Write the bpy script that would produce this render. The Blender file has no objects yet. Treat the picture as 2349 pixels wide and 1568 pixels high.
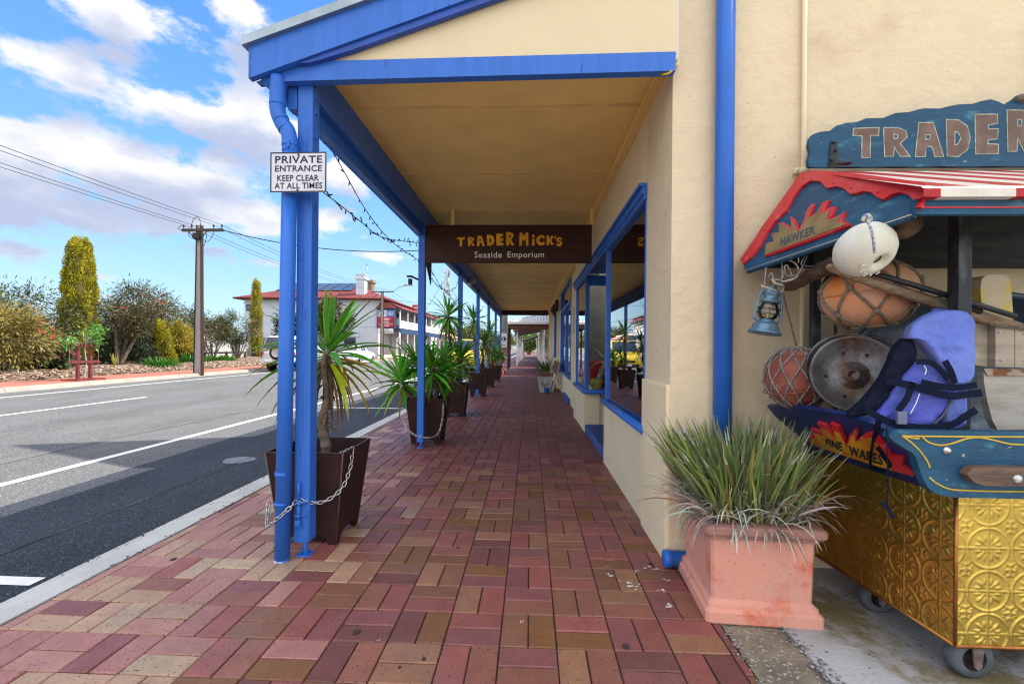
import bpy, bmesh, math, random
import numpy as np
from mathutils import Vector, Matrix, noise as mnoise
random.seed(7); rng = np.random.default_rng(7)
S = bpy.context.scene; C = S.collection
R_ = math.radians
# ------------------------------------------------------------------ camera
FPX, UC = 1064.0, 1174.5
TH = math.atan((1217-UC)/FPX); RHO = R_(.5); VC = 798-FPX*math.sin(RHO)*math.tan(TH)
cF = Vector((-math.sin(TH), math.cos(TH), 0)); cR0 = Vector((math.cos(TH), math.sin(TH), 0)); Z = Vector((0,0,1))
cR = cR0*math.cos(RHO)+Z*math.sin(RHO); cU = Z*math.cos(RHO)-cR0*math.sin(RHO)
EYE = Vector((0,0,1.2))
cd = bpy.data.cameras.new('camera'); cam = bpy.data.objects.new('camera', cd); C.objects.link(cam)
cd.sensor_width = 36; cd.lens = 36*FPX/2349; cd.shift_y = (VC-784)/2349; cd.clip_start = .05; cd.clip_end = 4000
cam.matrix_world = Matrix(((cR.x,cU.x,-cF.x,EYE.x),(cR.y,cU.y,-cF.y,EYE.y),(cR.z,cU.z,-cF.z,EYE.z),(0,0,0,1)))
S.camera = cam
def ray(u, v): return cF+cR*((u-UC)/FPX)-cU*((v-VC)/FPX)
def PY(u, v, Y): r = ray(u,v); t = Y/r.y; return EYE+r*t        # survey: a sight line met with the plane y = Y
def PX(u, v, X): r = ray(u,v); t = X/r.x; return EYE+r*t
# ------------------------------------------------------------------ light
S.view_settings.view_transform = 'Standard'; S.view_settings.look = 'None'
S.view_settings.exposure = 1.35; S.view_settings.gamma = 1; S.cycles.filter_width = 1.2
SUN_AZ = math.atan2(.945, .33); SUN_EL = R_(48.5)
sv = Vector((math.sin(SUN_AZ)*math.cos(SUN_EL), math.cos(SUN_AZ)*math.cos(SUN_EL), math.sin(SUN_EL)))
sl = bpy.data.lights.new('sun', 'SUN'); sl.energy = 3.6; sl.angle = R_(.5); sl.color = (1, .93, .82)
so = bpy.data.objects.new('sun', sl); so.rotation_euler = (-sv).to_track_quat('-Z','Y').to_euler(); so.location = (20,20,40); C.objects.link(so)
W = bpy.data.worlds.new('World'); S.world = W; W.use_nodes = True
nt = W.node_tree; nt.nodes.clear()
class NB:
    def __init__(s, nt): s.nt = nt
    def n(s, t, **k):
        o = s.nt.nodes.new(t)
        for a, b in k.items():
            if a.startswith('i_'):
                key = a[2:]; key = int(key) if key.isdigit() else key
                (s.nt.links.new(b, o.inputs[key]) if isinstance(b, bpy.types.NodeSocket) else setattr(o.inputs[key], 'default_value', b))
            else: setattr(o, a, b)
        return o
    def math(s, op, a, b=0., c=0., clamp=False): return s.n('ShaderNodeMath', operation=op, use_clamp=clamp, i_0=a, i_1=b, i_2=c).outputs[0]
    def vm(s, op, a, b=(0,0,0)): return s.n('ShaderNodeVectorMath', operation=op, i_0=a, i_1=b)
    def mix(s, f, a, b, blend='MIX', clamp=False):
        o = s.n('ShaderNodeMix', data_type='RGBA', blend_type=blend); o.clamp_factor = True
        for i, x in ((0,f),(6,a),(7,b)):
            if isinstance(x, bpy.types.NodeSocket): s.nt.links.new(x, o.inputs[i])
            else: o.inputs[i].default_value = (tuple(x)+(1,))[:4] if i > 0 else x
        return o.outputs[2]
    def ss(s, x, a, b, lo=0., hi=1.):
        return s.n('ShaderNodeMapRange', interpolation_type='SMOOTHSTEP', i_0=x, i_1=a, i_2=b, i_3=lo, i_4=hi).outputs[0]
    def noise(s, vec, scale, detail=4., rough=.5, dist=0.): return s.n('ShaderNodeTexNoise', i_Vector=vec, i_Scale=scale, i_Detail=detail, i_Roughness=rough, i_Distortion=dist)
def build_world():
    b = NB(nt)
    d = b.n('ShaderNodeTexCoord').outputs['Generated']
    d = b.vm('NORMALIZE', d).outputs[0]
    sx = b.n('ShaderNodeSeparateXYZ', i_0=d)
    el = b.math('ARCSINE', sx.outputs[2]); az = b.math('ARCTAN2', sx.outputs[0], sx.outputs[1])
    pos = b.n('ShaderNodeCombineXYZ', i_0=az, i_1=el).outputs[0]
    nz = b.noise(b.vm('MULTIPLY', d, (1,1,1.9)).outputs[0], 9.5, 9., .58)
    nz2 = b.noise(b.vm('MULTIPLY', d, (1,1,2.2)).outputs[0], 3., 3., .5)
    # clouds of this sky: direction of the centre and angular radii
    blobs = [(230,15,330,52,.9),(560,45,85,60,.9),(80,140,170,50,.9),(200,110,110,30,.6),(350,125,38,24,.35),(440,250,190,52,1.),(560,280,130,60,1.),(330,250,90,50,.8),
             (230,385,270,72,1.15),(60,430,190,80,1.15),(500,375,110,36,.8),(440,492,230,42,1.),(190,470,200,50,1.),(610,500,110,30,.8),(40,570,90,22,.7),(170,575,90,18,.7),(500,572,150,16,.5),(620,600,90,16,.4),
             (120,632,120,10,.4),(790,400,60,45,.9),(760,520,70,40,.8),(900,590,130,22,.6),(860,640,120,14,.4),(680,380,80,60,.8),(990,640,100,14,.3)]
    def density(p):
        acc = None
        for u, v, ru, rv, w in blobs:
            r = ray(u, v).normalized(); a, e = math.atan2(r.x, r.y), math.asin(r.z)
            k = math.cos(e)
            q = b.vm('MULTIPLY', b.vm('SUBTRACT', p, (a,e,0)).outputs[0], (FPX/ru*.92/1.25, FPX/rv*.85/1.25, 0)).outputs[0]
            x = b.math('MULTIPLY_ADD', b.vm('LENGTH', q).outputs['Value'], -w, w)
            acc = x if acc is None else b.math('MAXIMUM', acc, x)
        return acc
    D0 = b.math('ADD', density(pos), -.26); D1 = density(b.vm('ADD', pos, (0,.05,0)).outputs[0])
    # cloud cover added out of view (overhead and behind), brightened to lift the shade
    away = b.ss(el, .62, .95); back = b.ss(sx.outputs[1], .25, -.3)
    fill_cover = b.math('MAXIMUM', away, back)
    g = b.math('MULTIPLY_ADD', nz2.outputs[0], 2.2, -.62)
    D0 = b.math('MAXIMUM', D0, b.math('ADD', g, b.math('MULTIPLY_ADD', fill_cover, 1., -1.)))
    nn = b.math('MULTIPLY_ADD', nz.outputs[0], 2.3, -1.15)
    dens = b.math('ADD', D0, nn)
    mask = b.ss(dens, .06, .46)
    nrm = b.ss(b.math('MULTIPLY_ADD', nn, .55, D1), .1, .95)
    sky = b.n('ShaderNodeTexSky', sky_type='NISHITA', sun_disc=False, sun_elevation=SUN_EL, sun_rotation=SUN_AZ, altitude=0, air_density=1.2, dust_density=.6, ozone_density=2.5)
    skyc = b.vm('SCALE', b.mix(1., sky.outputs[0], (.62,.92,1.3), 'MULTIPLY').node.outputs[2]); skyc.inputs['Scale'].default_value = .1
    ramp = b.n('ShaderNodeValToRGB', i_0=el); cr = ramp.color_ramp
    cr.elements[0].position = 0.; cr.elements[0].color = (.31,.375,.41,1); cr.elements[1].position = .62; cr.elements[1].color = (.045,.14,.40,1)
    for p_, c_ in ((.10,(.225,.335,.41,1)),(.24,(.135,.27,.405,1)),(.42,(.078,.20,.405,1))):
        e_ = cr.elements.new(p_); e_.color = c_
    skym = b.mix(.75, skyc.outputs[0], ramp.outputs[0])
    cl = b.mix(nrm, (.46,.45,.445), (.215,.245,.33))
    boost = b.math('MULTIPLY_ADD', fill_cover, 1.0, 1.)
    clb = b.vm('SCALE', cl); nt.links.new(boost, clb.inputs['Scale'])
    col = b.mix(mask, skym, clb.outputs[0])
    bg = b.n('ShaderNodeBackground', i_Color=col, i_Strength=1.)
    o = b.n('ShaderNodeOutputWorld'); nt.links.new(bg.outputs[0], o.inputs[0])
build_world()
# ------------------------------------------------------------------ helpers
class MB:
    def __init__(s): s.v = []; s.f = []; s.sm = []; s.c = []
    def add(s, vs, fs, smooth=False, col=None):
        n = len(s.v); s.v.extend(tuple(x) for x in vs)
        for f in fs: s.f.append(tuple(i+n for i in f)); s.sm.append(smooth); s.c.append(col if col else (1,1,1))
        return s
    def box(s, x0, x1, y0, y1, z0, z1, col=None):
        v = [(x,y,z) for z in (z0,z1) for y in (y0,y1) for x in (x0,x1)]
        return s.add(v, [(0,2,3,1),(4,5,7,6),(0,1,5,4),(2,6,7,3),(0,4,6,2),(1,3,7,5)], False, col)
    def bbox(s, x0, x1, y0, y1, z0, z1, b=.006, col=None):   # chamfered box
        x0,x1,y0,y1,z0,z1 = min(x0,x1),max(x0,x1),min(y0,y1),max(y0,y1),min(z0,z1),max(z0,z1)
        bm = bmesh.new(); bmesh.ops.create_cube(bm, size=1)
        for v in bm.verts: v.co = ((x0+x1)/2+v.co.x*(x1-x0), (y0+y1)/2+v.co.y*(y1-y0), (z0+z1)/2+v.co.z*(z1-z0))
        bmesh.ops.bevel(bm, geom=bm.edges[:], offset=b, segments=2, affect='EDGES', profile=.5)
        return s.bm(bm, col=col)
    def bm(s, bm, smooth=False, mat=None, col=None):
        bm.verts.index_update()
        vs = [(mat @ v.co if mat else v.co)[:] for v in bm.verts]; fs = [[v.index for v in f.verts] for f in bm.faces]
        bm.free(); return s.add(vs, fs, smooth, col)
    def tube(s, pts, r, n=8, cap=True, smooth=True, col=None, closed=False):
        pts = [Vector(p) for p in pts]; m = len(pts); rs = r if hasattr(r, '__len__') else [r]*m
        vs = []; up = Vector((0,0,1)); prev = None
        for i, p in enumerate(pts):
            if closed: t = pts[(i+1)%m]-pts[i-1]
            else: t = pts[min(i+1,m-1)]-pts[max(i-1,0)]
            t = t.normalized() if t.length > 1e-9 else Vector((0,0,1))
            if prev is None: a = t.cross(up) if abs(t.z) < .95 else t.cross(Vector((1,0,0)))
            else: a = prev-t*prev.dot(t)
            a.normalize(); prev = a; b = t.cross(a)
            for k in range(n):
                q = 2*math.pi*k/n; vs.append(p+(a*math.cos(q)+b*math.sin(q))*rs[i])
        fs = [(i*n+k, i*n+(k+1)%n, ((i+1)%m)*n+(k+1)%n, ((i+1)%m)*n+k) for i in range(m if closed else m-1) for k in range(n)]
        if cap and not closed: fs += [tuple(range(n))[::-1], tuple((m-1)*n+k for k in range(n))]
        return s.add(vs, fs, smooth, col)
    def lathe(s, prof, n=24, mat=None, smooth=True, col=None):   # prof: (r, z)
        vs = []; 
        for r, z in prof:
            for k in range(n):
                q = 2*math.pi*k/n; p = Vector((r*math.cos(q), r*math.sin(q), z)); vs.append(mat @ p if mat else p)
        m = len(prof)
        fs = [(i*n+k, i*n+(k+1)%n, (i+1)*n+(k+1)%n, (i+1)*n+k) for i in range(m-1) for k in range(n)]
        return s.add(vs, fs, smooth, col)
    def ell(s, c, rx, ry, rz, n=24, m=14, mat=None, col=None):
        M_ = Matrix.Translation(Vector(c)) @ (mat.to_4x4() if mat else Matrix()) @ Matrix.Diagonal((rx,ry,rz,1))
        return s.lathe([(math.sin(math.pi*i/m)*1+1e-4, -math.cos(math.pi*i/m)) for i in range(m+1)], n, M_, True, col)
    def prism(s, poly, f, d0, d1, col=None):   # poly 2-D, f(a,b,d)->xyz ; convex or simple
        n = len(poly); vs = [f(a,b,d0) for a,b in poly]+[f(a,b,d1) for a,b in poly]
        fs = [tuple(range(n)), tuple(range(n,2*n))[::-1]]+[(i, n+i, n+(i+1)%n, (i+1)%n) for i in range(n)]
        return s.add(vs, fs, False, col)
    def loft(s, secs, smooth=True, cap=True, closed=True, col=None):
        n = len(secs[0]); vs = [p for q in secs for p in q]; m = len(secs)
        fs = [(i*n+k, i*n+(k+1)%n, (i+1)*n+(k+1)%n, (i+1)*n+k) for i in range(m-1) for k in range(n if closed else n-1)]
        if cap: fs += [tuple(range(n))[::-1], tuple((m-1)*n+k for k in range(n))]
        return s.add(vs, fs, smooth, col)
    def ribbon(s, pts, w, nrm, t=.003, col=None):
        pts = [Vector(p) for p in pts]; nrm = Vector(nrm).normalized(); secs = []
        for i, p in enumerate(pts):
            d = (pts[min(i+1,len(pts)-1)]-pts[max(i-1,0)]).normalized(); a = d.cross(nrm).normalized()*w/2
            secs.append([p-a, p+a, p+a+nrm*t, p-a+nrm*t])
        return s.loft(secs, False, col=col)
LOC = {}
def link_mesh(name, mb, mat, parent=None, loc=(0,0,0)):
    me = bpy.data.meshes.new(name); base = Vector(LOC[parent.name]) if parent else Vector(loc)
    nv = len(mb.v); V = np.array(mb.v, dtype=np.float32)-np.array(base, dtype=np.float32)
    me.vertices.add(nv); me.vertices.foreach_set('co', V.ravel())
    tot = np.array([len(f) for f in mb.f], dtype=np.int32); st = np.concatenate(([0], np.cumsum(tot)[:-1])).astype(np.int32)
    me.loops.add(int(tot.sum())); me.loops.foreach_set('vertex_index', np.fromiter((i for f in mb.f for i in f), dtype=np.int32))
    me.polygons.add(len(mb.f)); me.polygons.foreach_set('loop_start', st); me.polygons.foreach_set('loop_total', tot)
    me.polygons.foreach_set('use_smooth', np.array(mb.sm, dtype=bool))
    at = me.attributes.new('tint', 'FLOAT_COLOR', 'FACE'); cc = np.ones((len(mb.f),4), dtype=np.float32); cc[:,:3] = np.array(mb.c, dtype=np.float32); at.data.foreach_set('color', cc.ravel())
    me.update(calc_edges=True); me.validate()
    if mat: me.materials.append(mat)
    o = bpy.data.objects.new(name, me); C.objects.link(o)
    if parent: o.parent = parent
    else: o.location = base
    LOC[o.name] = base; return o
def tag(o, label, cat, group=None):
    o['label'] = label; o['category'] = cat
    if group: o['group'] = group
    return o
def thing(name, label, cat, loc=(0,0,0), group=None):
    o = bpy.data.objects.new(name, None); C.objects.link(o); o.location = loc; o.empty_display_size = .1; LOC[o.name] = Vector(loc)
    return tag(o, label, cat, group)
def solo(name, mb, mat, label, cat, group=None, loc=(0,0,0)): return tag(link_mesh(name, mb, mat, None, loc), label, cat, group)
def struct(name, mb, mat): o = link_mesh(name, mb, mat); o['kind'] = 'structure'; return o
part = link_mesh
def dup(o, loc, label=None, rz=0, sc=None, parent=None):
    c = o.copy(); C.objects.link(c)
    if parent: c.parent = parent
    else:
        c.location = loc; c.rotation_euler = (0,0,rz)
        if sc: c.scale = sc
        if label: c['label'] = label
    for ch in list(o.children): dup(ch, None, parent=c)
    return c
def curve_mesh(cu):
    ob = bpy.data.objects.new('tmp', cu); C.objects.link(ob); bpy.context.view_layer.update()
    me = bpy.data.meshes.new_from_object(ob.evaluated_get(bpy.context.evaluated_depsgraph_get()))
    vs = [v.co.copy() for v in me.vertices]; fs = [tuple(p.vertices) for p in me.polygons]
    bpy.data.objects.remove(ob); bpy.data.curves.remove(cu); bpy.data.meshes.remove(me); return vs, fs
def text(mb, body, f, x0, x1, y0, y1, depth=.002, bold=0., col=None, fit=True, shear=0.):   # f(a,b,d)->xyz
    cu = bpy.data.curves.new('t', 'FONT'); cu.body = body; cu.size = 1; cu.extrude = .05; cu.offset = bold; cu.resolution_u = 3; cu.shear = shear; cu.space_character = 1.08
    vs, fs = curve_mesh(cu)
    xs = [v.x for v in vs]; ys = [v.y for v in vs]; a, b_, c_, d_ = min(xs), max(xs), min(ys), max(ys)
    mb.add([f(x0+(v.x-a)/(b_-a)*(x1-x0), y0+(v.y-c_)/(d_-c_)*(y1-y0), depth*(v.z/.1+.5)) for v in vs], fs, False, col)
def shape(mb, loops, f, d0, d1, off=0., col=None):   # outline (with holes) cut from a sheet
    cu = bpy.data.curves.new('s', 'CURVE'); cu.dimensions = '2D'; cu.fill_mode = 'BOTH'; cu.extrude = .5; cu.offset = off
    for lp in loops:
        sp = cu.splines.new('POLY'); sp.points.add(len(lp)-1); sp.use_cyclic_u = True
        for i, (x, y) in enumerate(lp): sp.points[i].co = (x,y,0,1)
    vs, fs = curve_mesh(cu); mb.add([f(v.x, v.y, d0+(v.z+.5)*(d1-d0)) for v in vs], fs, False, col)
def plane_map(o, ax, ay, an):
    o, ax, ay, an = Vector(o), Vector(ax), Vector(ay), Vector(an)
    return lambda a, b, d: o+ax*a+ay*b+an*d
def spline(pts, n=6):
    pts = [Vector(p) for p in pts]; out = []
    for i in range(len(pts)-1):
        p0, p1, p2, p3 = pts[max(i-1,0)], pts[i], pts[i+1], pts[min(i+2,len(pts)-1)]
        for k in range(n):
            t = k/n; out.append(.5*((2*p1)+(p2-p0)*t+(2*p0-5*p1+4*p2-p3)*t*t+(3*p1-p0-3*p2+p3)*t**3))
    return out+[pts[-1]]
# ------------------------------------------------------------------ materials
MATS = {}
def M(name, col, rough=.6, metal=0., var=.25, scale=5., bump=.15, bscale=60., col2=None, lo=.35, hi=.7, attr=False, stain=None, sscale=3., sth=(.58,.72), trans=0., spec=.28, stretch=(1,1,1), dist=.01, coat=0., speck=None):
    if name in MATS: return MATS[name]
    m = bpy.data.materials.new(name); m.use_nodes = True; t = m.node_tree; b = NB(t); p = t.nodes['Principled BSDF']; out = t.nodes['Material Output']
    co = b.vm('MULTIPLY', b.n('ShaderNodeTexCoord').outputs['Object'], stretch).outputs[0]
    n1 = b.noise(co, scale, 6., .6).outputs[0]
    c2 = col2 or tuple(x*(1-var) for x in col)
    base = b.mix(b.ss(n1, lo, hi), col, c2)
    if attr: base = b.mix(1., base, b.n('ShaderNodeAttribute', attribute_name='tint').outputs['Color'], 'MULTIPLY')
    if stain: base = b.mix(b.ss(b.noise(b.vm('ADD', co, (9.1,3.3,5.7)).outputs[0], sscale, 8., .65).outputs[0], *sth), base, stain)
    if speck: base = b.mix(b.ss(b.noise(co, speck[1], 2., .5).outputs[0], speck[2], speck[2]+.06), base, speck[0])
    t.links.new(base, p.inputs['Base Color'])
    p.inputs['Metallic'].default_value = metal; p.inputs['Specular IOR Level'].default_value = spec; p.inputs['Coat Weight'].default_value = coat
    t.links.new(b.math('MULTIPLY_ADD', n1, .25, rough-.12, clamp=True), p.inputs['Roughness'])
    if bump:
        bn = b.n('ShaderNodeBump', i_Strength=bump, i_Distance=dist, i_Height=b.noise(co, bscale, 5., .6).outputs[0]); t.links.new(bn.outputs[0], p.inputs['Normal'])
    if trans:
        tr = b.n('ShaderNodeBsdfTranslucent', i_Color=base); mx = b.n('ShaderNodeMixShader', i_0=trans, i_1=p.outputs[0], i_2=tr.outputs[0]); t.links.new(mx.outputs[0], out.inputs[0])
    MATS[name] = m; return m
def glass_mat(name='window_glass', tint=(.9,.95,.95), boost=1.0, ior=1.5):
    m = bpy.data.materials.new(name); m.use_nodes = True; t = m.node_tree; b = NB(t); t.nodes.remove(t.nodes['Principled BSDF'])
    fr = b.n('ShaderNodeFresnel', i_IOR=ior).outputs[0]
    gl = b.n('ShaderNodeBsdfGlossy', i_Roughness=.01, i_Color=(1,1,1,1)); tr = b.n('ShaderNodeBsdfTransparent', i_Color=tint+(1,))
    mx = b.n('ShaderNodeMixShader', i_0=b.math('MULTIPLY', fr, boost, clamp=True), i_1=tr.outputs[0], i_2=gl.outputs[0]); t.links.new(mx.outputs[0], t.nodes['Material Output'].inputs[0])
    return m
GLASS = glass_mat(boost=1.7); DGLASS = M('dark_glass', (.02,.03,.04), .08, var=.1, bump=0, spec=.8)
CREAM = M('cream_render', (.69,.575,.395), .85, var=.07, scale=1.5, bump=.7, bscale=11, dist=.016, stain=(.52,.41,.27), sscale=1.8, sth=(.52,.80), speck=((.36,.29,.2),35.,.71))
CREAMS = M('cream_smooth', (.78,.66,.44), .7, var=.06, scale=2, bump=.12, bscale=40, speck=((.35,.3,.2),18.,.76))
CEIL = M('ceiling_paint', (.86,.62,.22), .6, var=.12, scale=2, bump=.2, bscale=150, dist=.002, speck=((.2,.13,.06),14.,.77))
BLUE = M('blue_paint', (.034,.15,.56), .38, var=.12, scale=4, bump=.25, bscale=25, stretch=(6,6,.6), dist=.003, stain=(.025,.09,.40), sscale=9, sth=(.66,.74), speck=((.015,.06,.30),7.,.70))
BLUEP = M('blue_pipe', (.028,.145,.57), .33, var=.1, scale=6, bump=.05, stain=(.25,.33,.6), sscale=16, sth=(.72,.76))
DBLUE = M('blue_shade', (.03,.09,.42), .4, var=.2, scale=6, bump=.1)  # darker blue that stands for shade below the rake board
GALV = M('galvanised', (.30,.36,.40), .35, .7, var=.25, scale=5, bump=.15, bscale=15)
CORR = M('zinc_roof', (.55,.57,.58), .45, .4, var=.15)
STEEL = M('steel_chain', (.62,.62,.62), .3, .9, var=.3, scale=30)
RUST = M('weathered_steel', (.026,.010,.010), .65, .1, col2=(.045,.015,.012), scale=5, lo=.4, hi=.75, bump=.4, bscale=90, stain=(.08,.03,.018), sscale=11, sth=(.6,.8))
DARK = M('black_paint', (.02,.02,.022), .5, var=.3, bump=.1)
BLACK = M('black_rubber', (.018,.018,.02), .7, var=.3)
WHITE = M('white_paint', (.78,.78,.76), .5, var=.07, scale=3)
CONC = M('concrete', (.42,.42,.40), .85, col2=(.33,.32,.30), scale=3, bump=.4, bscale=70, stain=(.22,.21,.19), sscale=5, speck=((.12,.12,.12),60.,.72))
BROWN = M('brown_trim', (.05,.022,.016), .55, var=.3)
LEAF = M('leaf', (1,1,1), .45, var=.15, scale=12, bump=0, attr=True, trans=.22)
LEAFD = M('leaf_dry', (1,1,1), .6, var=.15, scale=12, bump=0, attr=True, trans=.15)
BARK = M('bark', (.20,.155,.12), .9, var=.55, scale=14, bump=.8, bscale=30)
ROPE = M('rope_grey', (.20,.185,.16), .9, var=.5, scale=60, bump=.9, bscale=120, stretch=(1,1,1.4))
ROPEW = M('rope_white', (.62,.60,.54), .9, var=.4, scale=70, bump=.9, bscale=140)
TINT = lambda name, rough=.5, **k: M(name, (1,1,1), rough, attr=True, **k)
PAINT = TINT('painted_marks', .55, var=.08)
# ------------------------------------------------------------------ ground, road, paths
g = MB(); g.add([(-900,-300,-.3),(900,-300,-.3),(900,1500,-.3),(-900,1500,-.3)], [(0,1,2,3)])
struct('ground', g, M('dry_grass', (.16,.15,.07), .95, col2=(.10,.12,.045), scale=.3, bump=.3, bscale=8))
ROADZ = -.13
def asphalt(name, c1, c2):
    return M(name, c1, .85, col2=c2, scale=.9, lo=.3, hi=.75, bump=1., bscale=90, dist=.012, speck=(tuple(x*2.2+.03 for x in c1),95.,.60), stain=tuple(x*.55 for x in c1), sscale=70., sth=(.48,.66), stretch=(1.2,.6,1), spec=.15)
g = MB(); xs = [-14.05,-9,-4.35,-2.7]
n_ = 60
g.add([(-14.05,-40,ROADZ),(-4.3,-40,ROADZ),(-4.3,320,ROADZ),(-14.05,320,ROADZ)], [(0,1,2,3)]); struct('road', g, asphalt('asphalt_worn', (.135,.137,.14), (.092,.094,.097)))
g = MB(); g.add([(-4.3,-40,ROADZ),(-2.70,-40,ROADZ),(-2.70,320,ROADZ),(-4.3,320,ROADZ)], [(0,1,2,3)]); struct('road_parking_lane', g, asphalt('asphalt_new', (.046,.052,.066), (.032,.037,.05)))
g = MB(); RZ = ROADZ+.004
def strip(mb, x0, x1, y0, y1, z=RZ, dx=0.): mb.add([(x0,y0,z),(x1,y0,z),(x1+dx,y1,z),(x0+dx,y1,z)], [(0,1,2,3)])
strip(g, -5.17, -5.06, -20, 26, dx=.3); strip(g, -4.87, -4.76, 26.1, 120)
strip(g, -13.0, -12.9, -20, 120)
for y in (-14.6, -2.0, 8.35-3.1): pass
strip(g, -9.80, -9.70, -6, 11.4); strip(g, -9.42, -9.32, 20.5, 24.0); strip(g, -9.4, -9.3, 33, 36.5); strip(g, -9.4, -9.3, 45, 48.5)
for y in (2.44, 9.87, 15.6, 21.4): g.add([(-4.35,y+.01,RZ),(-2.74,y,RZ),(-2.74,y+.09,RZ),(-4.35,y+.1,RZ)], [(0,1,2,3)])
struct('road_markings', g, M('road_paint', (.74,.74,.71), .7, var=.12, scale=8, stain=(.30,.30,.29), sscale=22, sth=(.60,.70)))
g = MB(); 
for i in range(24):
    pass
g.add([(-3.37+.17*math.cos(a)*(1+.1*math.sin(3*a)), 5.25+.17*math.sin(a), RZ) for a in np.linspace(0,2*math.pi,25)[:-1]], [tuple(range(24))])
struct('road_patch', g, M('paint_spot', (.20,.22,.25), .8, var=.4, scale=30))
g = MB()
for x0, wd in ((-5.95,.32),):
    pts = [(x0-.05+.1*math.sin(y*.23)+.03*y-.25, y) for y in np.linspace(-4,13,40)]
    g.add([(x,y,RZ) for x,y in pts]+[(x+wd*(.7+.3*math.sin(y*.7)),y,RZ) for x,y in pts], [(i,40+i,41+i,i+1) for i in range(39)])
struct('road_tyre_track', g, M('tyre_track', (.085,.085,.085), .7, col2=(.14,.14,.138), scale=5, lo=.35, hi=.62, stretch=(3,.5,1), bump=1., bscale=160, dist=.006))
g = MB(); yy = np.linspace(2,14,70); xx = -3.32+.012*(yy-2)+np.cumsum(rng.normal(0,.006,70)); ww = rng.uniform(.004,.012,70)
g.add([(x-w,y,RZ) for x,y,w in zip(xx,yy,ww)]+[(x+w,y,RZ) for x,y,w in zip(xx,yy,ww)], [(i,70+i,71+i,i+1) for i in range(69)]); struct('road_seam', g, M('tar_seam', (.02,.02,.022), .8, col2=(.11,.11,.11), scale=2))
g = MB()
for i in range(900):
    y = rng.uniform(1.5,16); x = -2.70+abs(rng.normal(0,.05)) if rng.random() < .45 else -2.252+rng.normal(0,.012); r = rng.uniform(.004,.014)*(1 if x < -2.4 else .8); z = -.124 if x < -2.4 else .002; a = rng.uniform(0,6.28); k = rng.uniform(.4,1.2)
    c = random.choice([(.10,.07,.04),(.06,.05,.03),(.05,.07,.025),(.16,.13,.09)])
    d = Vector((math.cos(a)*r,math.sin(a)*r,0)); e = Vector((-math.sin(a)*r*.5,math.cos(a)*r*.5,rng.uniform(0,.006))); p = Vector((x,y,z)); g.add([p-d,p-e,p+d+Vector((0,0,.004)),p+e], [(0,1,2,3)], False, tuple(v*k for v in c))
o = struct('gutter_litter', g, TINT('litter', .9)); o['kind'] = 'stuff'
# near kerb and gutter
def kerb_run(name, prof, y0, y1, step, gap=.012, mat=None):
    mb = MB(); y = y0
    while y < y1:
        e = min(y+step-gap, y1); n = len(prof)
        mb.add([(x,y,z) for x,z in prof]+[(x,e,z) for x,z in prof], [(i,n+i,n+(i+1)%n,(i+1)%n) for i in range(n)]+[tuple(range(n)),tuple(range(n,2*n))[::-1]])
        y += step
    return struct(name, mb, mat or KC)
KC = M('kerb_concrete', (.50,.50,.47), .8, col2=(.40,.40,.38), scale=2.5, bump=.5, bscale=60, stain=(.24,.24,.23), sscale=4, sth=(.6,.8), speck=((.15,.15,.15),45.,.74))
kerb_run('kerb', [(-2.258,-.3),(-2.258,.001),(-2.40,-.003),(-2.425,-.012),(-2.46,-.085),(-2.50,-.112),(-2.70,-.128),(-2.72,-.3)], -6.13, 140, 2.4)
kerb_run('kerb', [(-14.07,-.3),(-14.05,-.118),(-14.18,-.1),(-14.24,-.005),(-14.4,.0),(-14.4,-.3)], -12, 150, 2.4, mat=M('far_kerb_concrete', (.30,.28,.24), .85, col2=(.24,.22,.19), scale=2.5, stain=(.16,.15,.13), sscale=4))
g = MB(); g.box(-16.3,-14.4,-30,150,-.3,.0); struct('far_footpath', g, M('red_pavers', (.36,.13,.09), .85, col2=(.28,.10,.075), scale=2, bump=.2, stain=(.2,.09,.07), sscale=1.5))
# mulch bed: a bank of bark chips
g = MB(); nx, ny = 26, 150
X = np.linspace(-16.3,-27,nx); Y = np.linspace(4,42,ny)
hz = [[(.03+.22*min(1,(-16.3-x)/1.5)+.02*rng.standard_normal()) if x < -16.31 else .0 for x in X] for y in Y]
g.add([(x,y,hz[j][i]) for j,y in enumerate(Y) for i,x in enumerate(X)], [(j*nx+i,j*nx+i+1,(j+1)*nx+i+1,(j+1)*nx+i) for j in range(ny-1) for i in range(nx-1)])
struct('mulch_bed', g, M('mulch', (.27,.19,.13), .95, col2=(.12,.07,.05), scale=18, lo=.35, hi=.6, bump=1., bscale=60, dist=.03, speck=((.50,.42,.33),40.,.60)))
g = MB()
for i in range(5200):
    x = -16.32-abs(rng.standard_normal())*1.1; y = rng.uniform(7,34); a = rng.uniform(0,6.28); l = rng.uniform(.03,.09); w = rng.uniform(.012,.03)
    z = .06+.2*min(1,(-16.3-x)/1.5); d = Vector((math.cos(a),math.sin(a),rng.uniform(-.3,.5)))*l; e = Vector((-math.sin(a),math.cos(a),rng.uniform(-.4,.4)))*w
    p = Vector((x,y,z)); c = random.choice([(.42,.32,.24),(.30,.2,.14),(.16,.10,.07),(.5,.42,.33)])
    g.add([p-d-e,p+d-e,p+d+e,p-d+e], [(0,1,2,3)], False, c)
o = struct('bark_chips', g, TINT('bark_chips', .9)); o['kind'] = 'stuff'
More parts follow.
